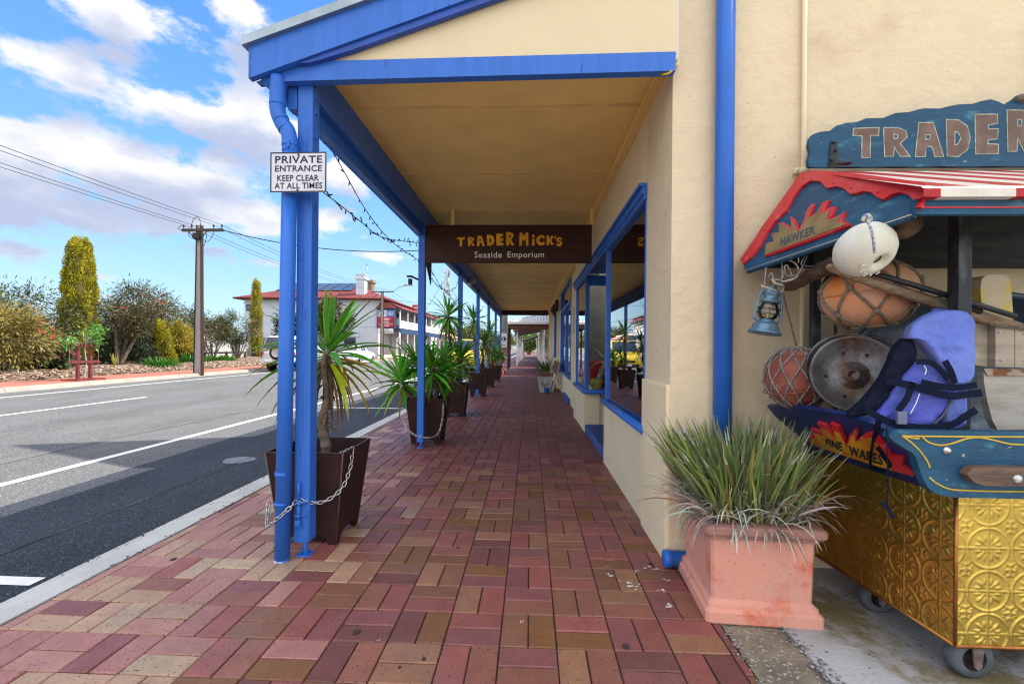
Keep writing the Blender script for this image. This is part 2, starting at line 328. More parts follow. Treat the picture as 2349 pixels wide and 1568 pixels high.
# footpath: every clay paver, laid in pairs (basket weave, 230 mm modules)
PAV = M('clay_paver', (1,1,1), .52, col2=(.82,.80,.82), scale=9, lo=.3, hi=.7, attr=True, bump=.5, bscale=70, dist=.004, speck=((.05,.027,.022),85.,.628), stain=(.17,.10,.09), sscale=2.2, sth=(.50,.85), spec=.45)
g = MB(); P = .23; X0 = .1156; Y0 = 1.864
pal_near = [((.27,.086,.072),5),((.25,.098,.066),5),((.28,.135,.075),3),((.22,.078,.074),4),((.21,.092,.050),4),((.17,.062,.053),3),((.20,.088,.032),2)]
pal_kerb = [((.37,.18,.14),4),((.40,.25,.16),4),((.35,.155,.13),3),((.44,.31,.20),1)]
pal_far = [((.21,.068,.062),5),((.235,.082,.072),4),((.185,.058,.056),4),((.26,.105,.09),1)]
def pick(p): return random.choices([a for a,_ in p], [w for _,w in p])[0]
def brick(x0,x1,y0,y1,col):
    x0 = max(x0,-2.246); x1 = min(x1,.90 if y0 > 2.62 else .84)
    if x1-x0 < .025: return
    h = .0026; b = .0035; j = rng.uniform(-.0012,.0012); tx, ty = rng.normal(0,.0008,2)
    k = rng.uniform(.9,1.1); col = tuple(c*k for c in col)
    xa,xb,ya,yb = x0+h,x1-h,y0+h,y1-h
    top = [(xa+b,ya+b,j-tx-ty),(xb-b,ya+b,j+tx-ty),(xb-b,yb-b,j+tx+ty),(xa+b,yb-b,j-tx+ty)]
    mid = [(xa,ya,j-.004),(xb,ya,j-.004),(xb,yb,j-.004),(xa,yb,j-.004)]; bot = [(x,y,-.02) for x,y,_ in mid]
    g.add(top+mid+bot, [(0,1,2,3)]+[(i+4,(i+1)%4+4,(i+1)%4,i) for i in range(4)]+[(i+8,(i+1)%4+8,(i+1)%4+4,i+4) for i in range(4)], False, col)
for r in range(-30, 150):
    y0 = Y0+P*r
    for c in range(-11, 5):
        x0 = X0+P*(c-1)
        near = y0 < 4.6
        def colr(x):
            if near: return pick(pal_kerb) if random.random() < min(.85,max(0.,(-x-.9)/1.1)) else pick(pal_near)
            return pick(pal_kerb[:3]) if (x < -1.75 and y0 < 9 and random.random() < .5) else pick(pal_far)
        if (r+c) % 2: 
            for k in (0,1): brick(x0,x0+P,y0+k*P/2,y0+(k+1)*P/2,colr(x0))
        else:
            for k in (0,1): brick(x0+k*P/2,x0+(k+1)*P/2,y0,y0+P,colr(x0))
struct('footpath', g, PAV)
g = MB(); g.box(-2.258,.95,-8,36.4,-.3,-.009); struct('footpath_bedding', g, M('joint_sand', (.05,.036,.03), .95, var=.5, scale=20))
g = MB(); g.box(-2.258,1.6,36.4,150,-.3,-.003); struct('far_paving', g, M('far_paving', (.19,.09,.08), .6, col2=(.13,.06,.055), scale=5, stretch=(1,.4,1)))
g = MB(); g.box(.845,1.1,-6,2.70,-.3,-.004); struct('driveway_edge', g, M('exposed_aggregate', (.27,.23,.17), .9, col2=(.15,.13,.10), scale=7, bump=1., bscale=90, dist=.008, speck=((.45,.42,.36),75.,.60), stain=(.10,.09,.07), sscale=6))
g = MB(); g.box(1.1,9,-6,2.70,-.3,.006); struct('driveway', g, M('old_concrete', (.42,.43,.44), .85, col2=(.30,.30,.30), scale=2.2, bump=.6, bscale=60, stain=(.17,.14,.07), sscale=2.4, sth=(.48,.62), speck=((.06,.06,.06),30.,.69)))
g = MB()
for i in range(420):
    y = rng.uniform(.8,2.5); x = 1.1+rng.normal(0,.018)-.01*math.sin(y*6); r = rng.uniform(.003,.012)
    k = rng.uniform(.3,1.2); g.ell((x,y,.004), r, r*rng.uniform(.6,1), r*.6, 6, 4, col=(.3*k,.3*k,.31*k))
for i in range(160):
    y = rng.uniform(1.0,2.5); x = .842+rng.normal(0,.012); r = rng.uniform(.003,.009)
    k = rng.uniform(.3,1.1); g.ell((x,y,.0), r, r*.8, r*.6, 6, 4, col=(.3*k,.28*k,.25*k))
o = struct('pebbles', g, TINT('pebbles', .8)); o['kind'] = 'stuff'
g = MB()
for u, v, s in ((1400,1285,.012),(1435,1335,.03),(1460,1345,.022),(1520,1355,.02),(1400,1318,.02),(1540,1390,.02),(1460,1310,.018),(1390,1300,.008),(1200,1425,.01),(850,1327,.009),(870,1470,.008),(1490,1300,.03),(1530,1330,.02)):
    r = ray(u,v); p = EYE+r*(-1.2/r.z)
    for k in range(5):
        a = rng.uniform(0,6.28); q = p+Vector((math.cos(a),math.sin(a),0))*rng.uniform(0,s*1.6); rr = s*rng.uniform(.12,.5)
        g.add([(q.x+rr*math.cos(t)*rng.uniform(.6,1.2), q.y+rr*math.sin(t)*rng.uniform(.6,1.2), .0035) for t in np.linspace(0,6.283,9)[:-1]], [tuple(range(8))])
for i in range(46):
    x, y, rr = rng.uniform(-2.0,.7), rng.uniform(1.3,9), rng.uniform(.006,.02)
    gum_ = [(x+rr*math.cos(t)*rng.uniform(.7,1.1), y+rr*math.sin(t)*rng.uniform(.7,1.1), .0032) for t in np.linspace(0,6.283,10)[:-1]]
    if i == 0: gm = MB()
    gm.add(gum_, [tuple(range(9))])
o = struct('footpath_stains', gm, M('gum_spots', (.055,.035,.032), .7)); o['kind'] = 'stuff'
o = struct('bird_droppings', g, M('droppings', (.7,.67,.6), .8)); o['kind'] = 'stuff'
# ------------------------------------------------------------------ the shop
shop = thing('shop_building', 'cream rendered corner shop with blue framed display windows beside the brick footpath', 'shop', (.78,2.62,0))
g = MB(); g.box(1.0,9,2.62,2.85,0,5.3); part('side_wall', g, CREAM, shop)
g = MB()
g.box(.78,1.0,2.62,3.18,0,5.3)
part('corner_pier', g, CREAM, shop)
g = MB(); 
g.box(.782,1.0,3.18,4.95,0,.64); g.box(.782,1.0,3.18,8.2,2.29,5.3); g.box(.782,1.0,6.72,8.0,0,.60); g.box(.782,1.0,8.0,8.2,0,2.29)
g.box(1.0,1.62,6.74,6.9,0,.60); g.box(1.0,1.62,4.78,4.93,0,.64)
g.box(.862,1.0,8.2,9.9,0,5.3); g.box(.862,1.0,9.9,13.2,0,.56); g.box(.862,1.0,9.9,13.2,2.78,5.3); g.box(.862,1.0,13.2,15.0,0,5.3); g.box(.862,1.0,15,17,0,.9); g.box(.862,1.0,15,17,2.45,5.3); g.box(.862,1.0,17,20.3,0,5.3)
for y in (14.0,18.2,19.6): g.box(.80,.862,y,y+.35,0,2.8)
part('front_wall', g, CREAMS, shop)
part('plinth', MB().bbox(.760,1.0,2.626,3.20,0,1.0,.008), CREAMS, shop); part('plinth', MB().bbox(.768,.782,7.985,8.21,0,1.02,.005), CREAMS, shop)
g = MB(); g.box(1.0,9,20.1,20.3,0,5.3); g.box(8.8,9,2.85,20.1,0,5.3); g.box(1.0,8.8,2.85,20.1,5.05,5.2); part('rear_walls', g, CREAMS, shop)
g = MB(); g.prism([(6.55,5.3),(8.35,5.3),(8.35,5.9),(8.47,9.0),(6.65,6.05)], lambda a,b,d:(d,a,b), .82, .98); part('shadow_pediment', g, CREAMS, shop)  # unseen shape made up to cast the pointed shadow on the road
g = MB()
for x0,x1,y0,y1,z0,z1 in ((.79,1.62,4.97,6.70,0,.115),): g.bbox(x0,x1,y0,y1,z0,z1,.012)
part('door_step', g, M('blue_step', (.06,.11,.33), .7, var=.3, scale=7, bump=.4, stain=(.35,.38,.45), sscale=25, sth=(.68,.74)), shop)
g = MB(); g.bbox(.80,.861,9.98,11.5,0,.12,.01); part('door_step', g, MATS['blue_step'], shop)
CRK = M('render_crack', (.44,.35,.23), .9, var=.3)
for v in (118,290,413,612,850):
    z = PY(1900,v,2.62).z; xx = np.linspace(.80,3.2,40); part('scored_joint', MB().tube([(x, 2.6205, z+.0015*math.sin(x*9)+rng.normal(0,.0008)) for x in xx], .0008, 4), CRK, shop)
for (u,v,du,dv) in ((1562,128,14,-22),(1600,430,40,-50),(1730,470,30,-24)):
    P_ = []; 
    for k in range(9): q_ = PY(u+du*k/8+rng.normal(0,4), v+dv*k/8+rng.normal(0,4), 2.62); P_.append((max(q_.x,.79),2.6204,q_.z))
    part('hairline_crack', MB().tube(P_, .0007, 4), CRK, shop)
for k in range(1):
    z0 = 1.62; part('hairline_crack', MB().tube([(.7797 if z0 > 1 else .7597, 2.66+.5*t+rng.normal(0,.01), z0+.16*t+rng.normal(0,.008)) for t in np.linspace(0,.95,8)], .0011, 4), CRK, shop)
# interior room
g = MB(); g.box(1.0,4.2,2.86,8.1,.50,.58); part('display_floor', g, M('shop_floor', (.10,.09,.09), .6), shop)
g = MB(); g.box(4.2,4.3,2.86,8.1,.5,3); g.box(1.0,4.2,8.0,8.1,.58,3); part('inner_wall', g, M('inner_wall', (.22,.21,.20), .8), shop)
g = MB(); g.box(1.0,4.2,2.86,8.1,2.75,2.8); part('inner_ceiling', g, M('inner_ceiling', (.35,.34,.33), .8), shop)
g = MB(); g.box(1.62,1.68,4.93,6.74,.115,2.3); part('shop_door', g, M('door_wood', (.05,.06,.12), .4), shop)
def window(rect_pieces, glass_boxes, sills):
    g = MB(); [g.bbox(*a, .006) for a in rect_pieces]; w = part('display_window', g, BLUE, shop)
    for a in glass_boxes:
        g = MB(); g.box(*a); part('pane', g, GLASS, w)
    for pts in sills:
        g = MB(); g.tube(pts, .032, 10); part('window_sill', g, BLUE, w)
    return w
window([(.775,.83,3.18,3.215,.66,2.24),(.775,.83,4.80,4.86,.66,2.24),(.775,.83,3.215,4.80,2.215,2.25),(.79,.85,3.18,4.86,.635,.665)],
       [(.798,.806,3.215,4.80,.66,2.22)], [[(.768,3.16,.652),(.768,4.92,.652)]])
window([(.775,.83,6.62,6.70,.60,2.24),(.775,.83,7.96,8.0,.60,2.24),(.83,1.62,6.64,6.70,2.10,2.24),(.79,.85,6.7,8.0,.585,.615),(.83,1.62,6.66,6.72,.585,.615)],
       [(.798,.806,6.70,7.96,.60,2.24),(.83,1.62,6.665,6.673,.60,2.11)], [[(.762,8.06,.592),(.762,6.62,.592),(.80,6.585,.592),(1.62,6.585,.592)]])
g = MB(); g.bbox(.745,.79,3.17,8.14,2.245,2.30,.008); g.bbox(.725,.79,3.17,8.16,2.30,2.325,.006); g.bbox(.76,.79,3.17,8.1,2.21,2.25,.006); part('window_head', g, BLUE, shop)
g = MB(); g.box(.79,1.62,4.86,6.64,2.262,2.288); part('entry_soffit', g, BLUE, shop)
w = window([(.845,.95,13.12,13.2,.58,2.78),(.845,.95,9.9,9.96,.58,2.78),(.85,.93,9.96,13.12,2.2,2.27),(.85,.9,9.96,13.12,2.72,2.78),(.86,.9,11.5,11.58,.58,2.2),(.88,1.0,13.08,13.12,.6,2.2)], [(.90,.906,9.96,13.12,.6,2.72)], [[(.83,9.86,.57),(.83,13.25,.57)]])
w = window([(.85,.95,16.92,17.0,.9,2.45),(.85,.95,15,15.06,.9,2.45),(.85,.95,15.06,16.92,2.40,2.45)], [(.9,.906,15.06,16.92,.92,2.45)], [[(.825,14.95,.92),(.825,17.05,.92)]])
g = MB(); g.box(.722,.78,2.62,20.28,2.80,2.838); part('cornice', g, CEIL, shop); part('cornice', MB().box(.755,.861,8.2,20.2,2.74,2.798), CEIL, shop)
# ------------------------------------------------------------------ verandah
ver = thing('verandah', 'blue posted street verandah with cream gable end along the shop front', 'verandah', (-1.3,2.6,0))
YP = [2.63,5.5,8.52,11.4,14.3,17.2,20.1]
SL = .338
def roofz(x): return 2.845+SL*(x+1.55)          # top of the rake board
g = MB(); g.prism([(-1.56,roofz(-1.56)-.175),(.77,roofz(.77)-.175),(.77,roofz(.77)),(-1.56,roofz(-1.56))], lambda a,b,d:(a,d,b), 2.485, 2.525); part('rake_board', g, BLUE, ver)
g = MB(); g.prism([(-1.585,roofz(-1.585)),(.78,roofz(.78)),(.78,roofz(.78)+.05),(-1.585,roofz(-1.585)+.05)], lambda a,b,d:(a,d,b), 2.46, 2.56); part('barge_capping', g, GALV, ver)
g = MB(); g.prism([(-1.22,roofz(-1.22)-.20),(-1.0,roofz(-1.0)-.212),(.77,roofz(.77)-.222),(.77,roofz(.77)-.177),(-1.3,roofz(-1.3)-.177)], lambda a,b,d:(a,d,b), 2.50, 2.535); part('rake_shade_strip', g, DBLUE, ver)  # dark strip put in as the shadow along the rake board's underside
g = MB(); g.prism([(-1.545,2.672),(.768,2.70),(.768,2.803),(-1.24,2.782)], lambda a,b,d:(a,d,b), 2.532, 2.585); part('gable_beam', g, BLUE, ver)
g = MB(); g.prism([(-1.24,2.78),(.777,2.80),(.777,roofz(.777)-.10),(-1.5,roofz(-1.5)-.10)], lambda a,b,d:(a,d,b), 2.545, 2.56); part('gable_infill', g, M('gable_sheet', (.66,.56,.365), .6, var=.05, scale=1.5, bump=.08, speck=((.35,.28,.18),9.,.78)), ver)
def corrugated(mb, x0, x1, y0, y1, zf, pitch=.076, amp=.009, along='y'):
    n = int((y1-y0)/pitch*4); ys = np.linspace(y0,y1,n+1)
    mb.add([(x, y, zf(x)+amp*math.sin(2*math.pi*y/pitch)) for x in (x0,x1) for y in ys], [(i,i+1,n+2+i,n+1+i) for i in range(n)], True)
g = MB(); corrugated(g, -1.572, .775, 2.5, 20.4, lambda x: roofz(x)-.012); part('roof_sheet', g, CORR, ver)
g = MB(); g.box(-1.347,-1.30,2.61,20.3,2.53,2.72); g.box(-1.2995,-1.243,2.612,20.3,2.62,2.839); part('eave_beam', g, BLUE, ver)
g = MB(); g.tube([(-1.46,2.53,2.70),(-1.46,20.4,2.70)], .06, 10); g.box(-1.55,-1.40,2.53,20.4,2.72,2.77); part('eave_gutter', g, BLUE, ver)
g = MB(); g.box(-1.245,.78,2.585,20.3,2.84,2.855); ce = part('ceiling_lining', g, CEIL, ver)
for k in range(14): y = 3.14+1.22*k; part('cover_strip', MB().box(-1.24,.72,y-.014,y+.014,2.834,2.842), M('strip_paint', (.80,.55,.23), .6), ce)
g = MB(); g.box(-1.3,.78,20.25,20.34,2.63,2.84); part('end_beam', g, BROWN, ver)
for i, y in enumerate(YP):
    g = MB()
    if i == 0: g.bbox(-1.335,-1.247,y-.045,y+.045,.085,2.68,.006)
    else: g.bbox(-1.342,-1.262,y-.04,y+.04,.07,2.62,.005)
    p = part('post', g, BLUE, ver)
    g = MB(); x = -1.29 if i == 0 else -1.30; g.tube([(x,y,-.02),(x,y,.10)], .016, 10); g.bbox(x-.04,x+.04,y-.04,y+.04,0,.006,.002); part('post_stirrup', g, BLUEP, p)
    if i == 0:
        g = MB(); yf = y-.045
        g.bbox(-1.333,-1.254,yf-.006,yf-.0005,.088,.27,.002)
        for bx, bz in ((-1.315,.155),(-1.285,.175)): g.tube([(bx,yf-.014,bz),(bx,yf-.004,bz)], .010, 6, smooth=False)
        part('post_bracket', g, BLUE, p)
        g = MB(); bx = -1.300
        g.tube([(bx,yf-.02,.20),(bx,yf-.02,.33)], .011, 8); g.tube([(bx,yf-.02,.33),(bx,yf-.02,.43)], .0075, 8)
        for bz in (.245,.315): g.tube([(bx-.016,yf-.012,bz),(bx-.012,yf-.033,bz),(bx+.012,yf-.033,bz),(bx+.016,yf-.012,bz),(bx+.045,yf-.008,bz)], .006, 6)
        g.bbox(bx-.015,bx+.015,yf-.035,yf-.006,.19,.22,.003)
        part('drop_bolt', g, BLUE, p)
        CHK = M('paint_check', (.012,.045,.20), .7, var=.2)
        for cx, z0, z1 in ((-1.296,1.05,1.92),(-1.288,.60,1.10),(-1.303,.42,.78),(-1.278,2.05,2.5)):
            part('timber_check', MB().tube([(cx+.0025*math.sin(z*5)+rng.normal(0,.0006), yf+.0006, z) for z in np.linspace(z0,z1,26)], list(.0004+.0011*np.sin(np.linspace(0.05,3.09,26))), 5), CHK, p)
        part('timber_knot', MB().tube([(-1.297+.009*math.cos(t), yf+.0005, 1.70+.017*math.sin(t)) for t in np.linspace(0,6.283,19)[:-1]], .0012, 5, closed=True), CHK, p)
        g = MB()
        for bz in (2.40,2.54): part('post_bolt', MB().tube([(-1.246,y-.01,bz),(-1.235,y-.01,bz)], .012, 6, smooth=False), BLUE, p)
        part('packing_block', MB().bbox(-1.40,-1.3465,y-.03,y+.035,2.55,2.68,.004), BLUE, p)
# downpipes and conduits
def pipe(mb, pts, r, collars=()):
    mb.tube(spline(pts, 8), r, 16)
    for (z, h) in collars: pass
g = MB(); yq = 2.538
pp = [(-1.425,yq,2.70),(-1.425,yq,2.56),(-1.421,yq,2.50),(-1.396,yq,2.44),(-1.366,yq,2.40),(-1.352,yq,2.34),(-1.352,yq,2.28)]
dp = solo('downpipe', MB().tube(spline(pp,5), .0415, 18), BLUEP, 'blue round downpipe with a swan neck beside the front verandah post', 'downpipe', loc=(-1.39,yq,0))
g2 = MB()
for a, b_ in (((-1.425,yq,2.56),(-1.425,yq,2.54)),((-1.408,yq,2.47),(-1.401,yq,2.455)),((-1.381,yq,2.42),(-1.374,yq,2.408)),((-1.352,yq,2.33),(-1.352,yq,2.31)),((-1.374,yq,.50),(-1.3745,yq,.475)),((-1.3765,yq,.33),(-1.377,yq,.315))): part('pipe_collar', MB().tube([a,b_], .043 if a[2] < 2.35 else .043, 18), BLUEP, dp)
part('pipe_clip', MB().bbox(-1.345,-1.330,yq-.05,yq-.03,2.29,2.33,.003), BLUEP, dp)
part('pipe_shaft', MB().tube([(-1.350,yq,2.31),(-1.376,yq,.012)], .0405, 18), BLUEP, dp)
part('pipe_foot', MB().tube([(-1.376,yq,.014),(-1.376,yq,0)], .0415, 18), M('chipped_white', (.7,.7,.68), .8, col2=(.05,.12,.4), scale=30), dp)
g = MB(); g.tube([(1.045,2.565,.0),(1.045,2.565,5.2)], .049, 20); dp = solo('downpipe', g, BLUEP, 'blue downpipe running up the cream side wall behind the grass planter', 'downpipe', loc=(1.045,2.565,0))
g = MB(); x = PY(1843,300,2.6).x; g.tube([(x,2.598,.0),(x,2.598,5.2)], .0125, 10); cp = solo('wall_conduit', g, CREAMS, 'thin cream conduit clipped to the side wall left of the cart', 'conduit', loc=(x,2.598,0))
g = MB(); g.bbox(x-.05,x+.03,2.585,2.612,2.165,2.195,.004); g.tube([(x-.02,2.59,2.18),(x+.02,2.59,2.18)], .016, 8)
for dx in (-.04,.022): g.tube([(x+dx,2.58,2.18),(x+dx,2.59,2.18)], .008, 6)
part('saddle_clip', g, CREAMS, cp)
p0 = PY(1552,0,2.6); g = MB(); g.bbox(p0.x-.013,p0.x+.013,2.595,2.622,PY(1552,150,2.6).z,5.1,.003); wc = solo('cable_duct', g, WHITE, 'white plastic cable duct at the wall corner above the verandah beam', 'cable duct', loc=(p0.x,2.6,2.7))
a = PY(1553,148,2.6); g = MB(); g.tube(spline([a+Vector((0,0,.03)),a+Vector((-.015,-.02,-.02)),PY(1535,168,2.52),PY(1518,171,2.56),PY(1508,166,2.6)],5), .006, 6); part('yellow_cable', g, M('yellow_cable', (.62,.45,.03), .5), wc)
g = MB(); mt = Matrix.Translation((.74,2.58,.052)) @ Matrix.Rotation(R_(90),4,'Y'); g.lathe([(.0,.0),(.040,.0),(.047,.006),(.047,.035),(.043,.037),(.043,.2)], 20, mt); solo('drain_outlet', g, BLUEP, 'short blue capped drain pipe end at the foot of the corner pier', 'drain pipe', loc=(.78,2.58,.05))
# private entrance sign
a = PY(620,441,2.47); b_ = PY(749,349,2.47); sw, sh = b_.x-a.x, b_.z-a.z
f = plane_map((a.x,2.47,a.z), (1,0,.004), (0,0,1), (0,-1,0)); g = MB(); g.bbox(a.x,b_.x,2.47,2.476,a.z,b_.z,.002)
ps = thing('entrance_sign', 'white metal sign reading PRIVATE ENTRANCE KEEP CLEAR AT ALL TIMES on the front post', 'sign', (a.x,2.47,a.z))
part('sign_plate', g, M('sign_white', (.60,.62,.66), .4, var=.05), ps)
NAVY = M('navy_lettering', (.012,.022,.07), .5, bump=0)
g = MB(); e = .0055
for x0,x1,z0,z1 in ((0,sw,0,e),(0,sw,sh-e,sh),(0,e,e,sh-e),(sw-e,sw,e,sh-e)): g.prism([(x0,z0),(x1,z0),(x1,z1),(x0,z1)], f, .0002, .0022)
part('border', g, NAVY, ps)
g = MB()
for s, x0, x1, y0, y1, bo in (('PRIVATE',.085,.925,.725,.91,.014),('ENTRANCE',.085,.92,.515,.67,.014),('KEEP CLEAR',.125,.865,.275,.43,.014),('AT ALL TIMES',.08,.93,.085,.235,.014)): text(g, s, f, sw*x0, sw*x1, sh*y0, sh*y1, .0016, bo)
for cx, cz in ((.5,.94),(.49,.05)): g.tube([f(sw*cx,sh*cz,.0),f(sw*cx,sh*cz,.004)], .005, 8)
part('lettering', g, NAVY, ps)
# hanging sign
WOODD = M('dark_stained_board', (.030,.009,.006), .55, col2=(.055,.016,.010), scale=3, stretch=(.6,1,3), bump=.15, stain=(.02,.012,.01), sscale=3)
ys = 5.46; a = PY(981,602,ys); b_ = PY(1358,515,ys); a.x = -1.255; sw, sh = b_.x-a.x, b_.z-a.z
hs = thing('hanging_sign', 'long dark brown board reading TRADER MICKS Seaside Emporium hung under the verandah ceiling', 'sign', (a.x,ys,a.z))
g = MB(); g.bbox(a.x,b_.x,ys,ys+.045,a.z,b_.z,.004); part('board', g, WOODD, hs)
for hx_ in (b_.x-.02,a.x+.3): part('hanger', MB().bbox(hx_,hx_+.04,ys+.005,ys+.04,b_.z,2.84,.003), CEIL, hs)
GL = {  # hand-cut capitals on a unit box
 'T': [[(0,.78),(.02,1),(1,1.02),(.98,.76),(.66,.76),(.66,0),(.36,0),(.36,.77)]],
 'R': [[(.05,0),(.0,1),(.55,1.0),(.85,.88),(.9,.68),(.62,.45),(1.0,0),(.66,0),(.40,.36),(.36,.0)],[(.38,.6),(.38,.8),(.56,.78),(.56,.62)]],
 'A': [[(0,0),(.12,1),(.62,1.0),(1,0),(.72,.0),(.6,.3),(.36,.32),(.33,0)],[(.33,.5),(.35,.66),(.53,.66),(.55,.5)]],
 'D': [[(.05,.02),(0,1),(.5,.98),(.86,.82),(1,.5),(.88,.18),(.5,0)],[(.33,.3),(.34,.7),(.5,.66),(.64,.5),(.5,.32)]],
 'E': [[(.04,0),(0,1.0),(.95,1),(.95,.78),(.55,.74),(.55,.62),(.98,.62),(.96,.38),(.55,.36),(.53,.24),(1,.22),(1,0)]],
 'M': [[(0,0),(.03,1),(.26,1),(.5,.72),(.76,1.02),(.97,1),(1,0),(.72,0),(.72,.55),(.5,.36),(.3,.55),(.3,0)]],
 'i': [[(.1,0),(.1,.64),(.9,.64),(.9,0)],[(.1,.76),(.15,1),(.85,1),(.9,.76)]],
 'C': [[(1,.76),(.8,1),(.4,1),(.0,.7),(.0,.3),(.35,0),(.8,0),(1,.22),(.84,.38),(.6,.25),(.35,.36),(.34,.64),(.6,.76),(.84,.62)]],
 'K': [[(0,0),(0,1),(.33,1),(.33,.62),(.66,1),(1,.86),(.62,.5),(1,.1),(.68,0),(.33,.38),(.33,0)]],
 '\'': [[(.2,0),(0,1),(1,1),(.6,0)]],
 'S': [[(.98,.74),(.75,1),(.3,1),(.02,.8),(.08,.56),(.62,.38),(.6,.26),(.3,.24),(.14,.36),(0,.18),(.25,0),(.75,0),(1,.24),(.92,.52),(.4,.66),(.42,.78),(.7,.78),(.82,.66)]]}
f = plane_map((a.x,ys,a.z), (1,0,0), (0,0,1), (0,-1,0))
def cut_word(mb, spec, f, d, off=0., bridge=False):
    for ch, x0, x1, z0, z1 in spec:
        shape(mb, [[(x0+p*(x1-x0), z0+q*(z1-z0)) for p,q in lp] for lp in GL[ch]], f, 0, d, off)
zz = lambda u0,v1,u1,v0: None
def pxs(u): return PY(u,560,ys).x-a.x
def pzs(v): return PY(1170,v,ys).z-a.z
spec = [(ch, pxs(956.2+.3414*x0), pxs(956.2+.3414*x1), pzs(420.7+.3414*y1), pzs(420.7+.3414*y0)) for ch,x0,x1,y0,y1 in
 (('T',270,322,362,423),('R',342,390,360,419),('A',403,456,352,420),('D',470,522,344,419),('E',533,582,337,417),('R',598,656,327,416),('M',688,750,330,418),('i',772,792,345,417),('C',803,862,347,416),('K',872,920,350,415),('\'',926,936,355,373),('S',936,977,362,422))]
g = MB(); cut_word(g, spec, f, .004); part('carved_lettering', g, M('ochre_lettering', (.85,.42,.025), .55, var=.3, scale=12, bump=.4), hs)
for s, x0, x1 in (('Seaside',388,572),('Emporium',610,856)):
    g = MB(); dsc = 0 if s == 'Seaside' else 10
    text(g, s, f, pxs(956.2+.3414*x0), pxs(956.2+.3414*x1), pzs(420.7+.3414*(500+dsc)), pzs(420.7+.3414*458), .003, .002); part('lettering', g, M('white_lettering', (.85,.84,.80), .6), hs)
# fairy lights along the eave
def fairy(name, pts, label, sp=.085, kl=.03):
    P_ = spline(pts, 14); g = MB(); g.tube(P_, .0035, 5); acc = 0
    for i in range(1,len(P_)):
        acc += (P_[i]-P_[i-1]).length
        if acc > sp:
            acc = 0; d = Vector((rng.normal(),rng.normal(),rng.normal()-.2)).normalized(); g.tube([P_[i],P_[i]+d*kl], [.0035,.0055], 5)
    return solo(name, g, DARK, label, 'fairy lights', 'fairy light strings along the verandah eave', loc=tuple(P_[0]))
q = lambda u,v,x=-1.36: PX(u,v,x)
fairy('fairy_lights', [q(738,302),q(790,395),q(845,490),q(900,555),q(962,598)], 'thin black fairy light string falling steeply from the top of the front post')
fairy('fairy_lights', [q(742,442),q(780,470),q(830,510),q(880,545),q(960,557)], 'tangled black fairy light string leaving the post below the white sign', .05, .045)
fairy('fairy_lights', [q(984,610),q(1010,655),q(1030,676),q(1052,705)], 'fairy light string sagging between the second and third verandah posts')
fairy('fairy_lights', [q(985,635),q(1020,665),q(1044,660),q(1056,630)], 'looping fairy light string just below the sign board end')
fairy('fairy_lights', [q(1060,700),q(1076,730),q(1096,735)], 'short fairy light string between the third and fourth posts')
a = PY(1345,172,2.9); g = MB(); 
for dx, dz in ((0,0),(.03,.01),(-.03,.02)): g.tube(spline([a+Vector((dx,0,.12)),a+Vector((dx-.03,0,.02)),a+Vector((dx+.03,0,-.02)),a+Vector((dx+.06,.02,.06)),a+Vector((.09,.02,.12))],4), .004, 5)
g.bbox(a.x+.03,a.x+.08,a.y-.02,a.y+.02,a.z+.0,a.z+.05,.004); g.tube([(a.x-.11,a.y,a.z+.06),(a.x-.11,a.y,a.z-.02)], .0025, 5)
a2 = a; solo('wire_bundle', g, DARK, 'small black wire bundle hanging from the ceiling behind the gable beam', 'cable', loc=tuple(a))
# eave fittings
g = MB(); c = PX(1075,720,-1.2); c = Vector((-1.20,9.6,2.56)); g.bbox(c.x-.07,c.x+.05,c.y-.07,c.y+.07,c.z-.02,c.z+.07,.02); g.ell((c.x-.05,c.y-.07,c.z-.05),.05,.05,.05); solo('security_light', g, M('grey_plastic',(.45,.45,.45),.5), 'small white security light fixed under the eave beam', 'light', loc=tuple(c))
g = MB(); c = Vector((.70,15.6,2.50)); g.tube([c+Vector((.15,0,-.04)),c+Vector((-.32,-.3,-.06))], .012, 6); g.ell(c+Vector((-.36,-.34,-.10)),.05,.07,.05); g.bbox(c.x-.02,c.x+.12,c.y-.16,c.y+.10,c.z-.12,c.z+.08,.02); solo('spotlight', g, DARK, 'black spotlight arm on the wall at the far end under the ceiling', 'light', loc=tuple(c))
for i, y in enumerate((13.6,15.05)):
    g = MB(); g.bbox(.72,.80,y,y+.32,2.28,2.62,.015); t = solo('wall_speaker', g, DARK, ('nearer' if i == 0 else 'farther')+' of two black boxes on the wall beside the far window', 'wall box', 'black boxes under the ceiling', loc=(.8,y,2.4))
g = MB(); g.bbox(.835,.861,8.75,9.35,1.5,2.0,.008); solo('notice_board', g, M('pale_board',(.55,.53,.48),.6,var=.4,scale=20), 'small pale notice board on the wall between the two blue windows', 'notice board', loc=(.85,9,1.5))
a = PX(1005,600,-1.32); g = MB(); g.prism([(0,0),(.55,0),(.52,-.42)], lambda p,q_,d:(-1.42+d, 6.0+p, 2.50+q_), -.006, .006); solo('hanging_pennant', g, M('grey_cloth',(.12,.11,.11),.8), 'small dark triangular flag hanging from the eave behind the sign', 'flag', loc=(-1.42,6,2.5))
a = q(957,640,-1.40); g = MB(); 
for e_ in ((-.10,-.05,.05),(-.03,-.03,.02)): g.tube([a, a+Vector((-.07,-.05,.03))], .012, 6)
g.tube([a+Vector((.05,.05,-.03)),a], .012, 6); g.bbox(a.x-.12,a.x-.05,a.y-.05,a.y,a.z+.02,a.z+.04,.004); g.bbox(a.x-.10,a.x-.06,a.y-.05,a.y,a.z-.07,a.z+.0,.004); solo('floodlight', g, DARK, 'small black twin floodlight on the outer side of the second post', 'light', loc=tuple(a))
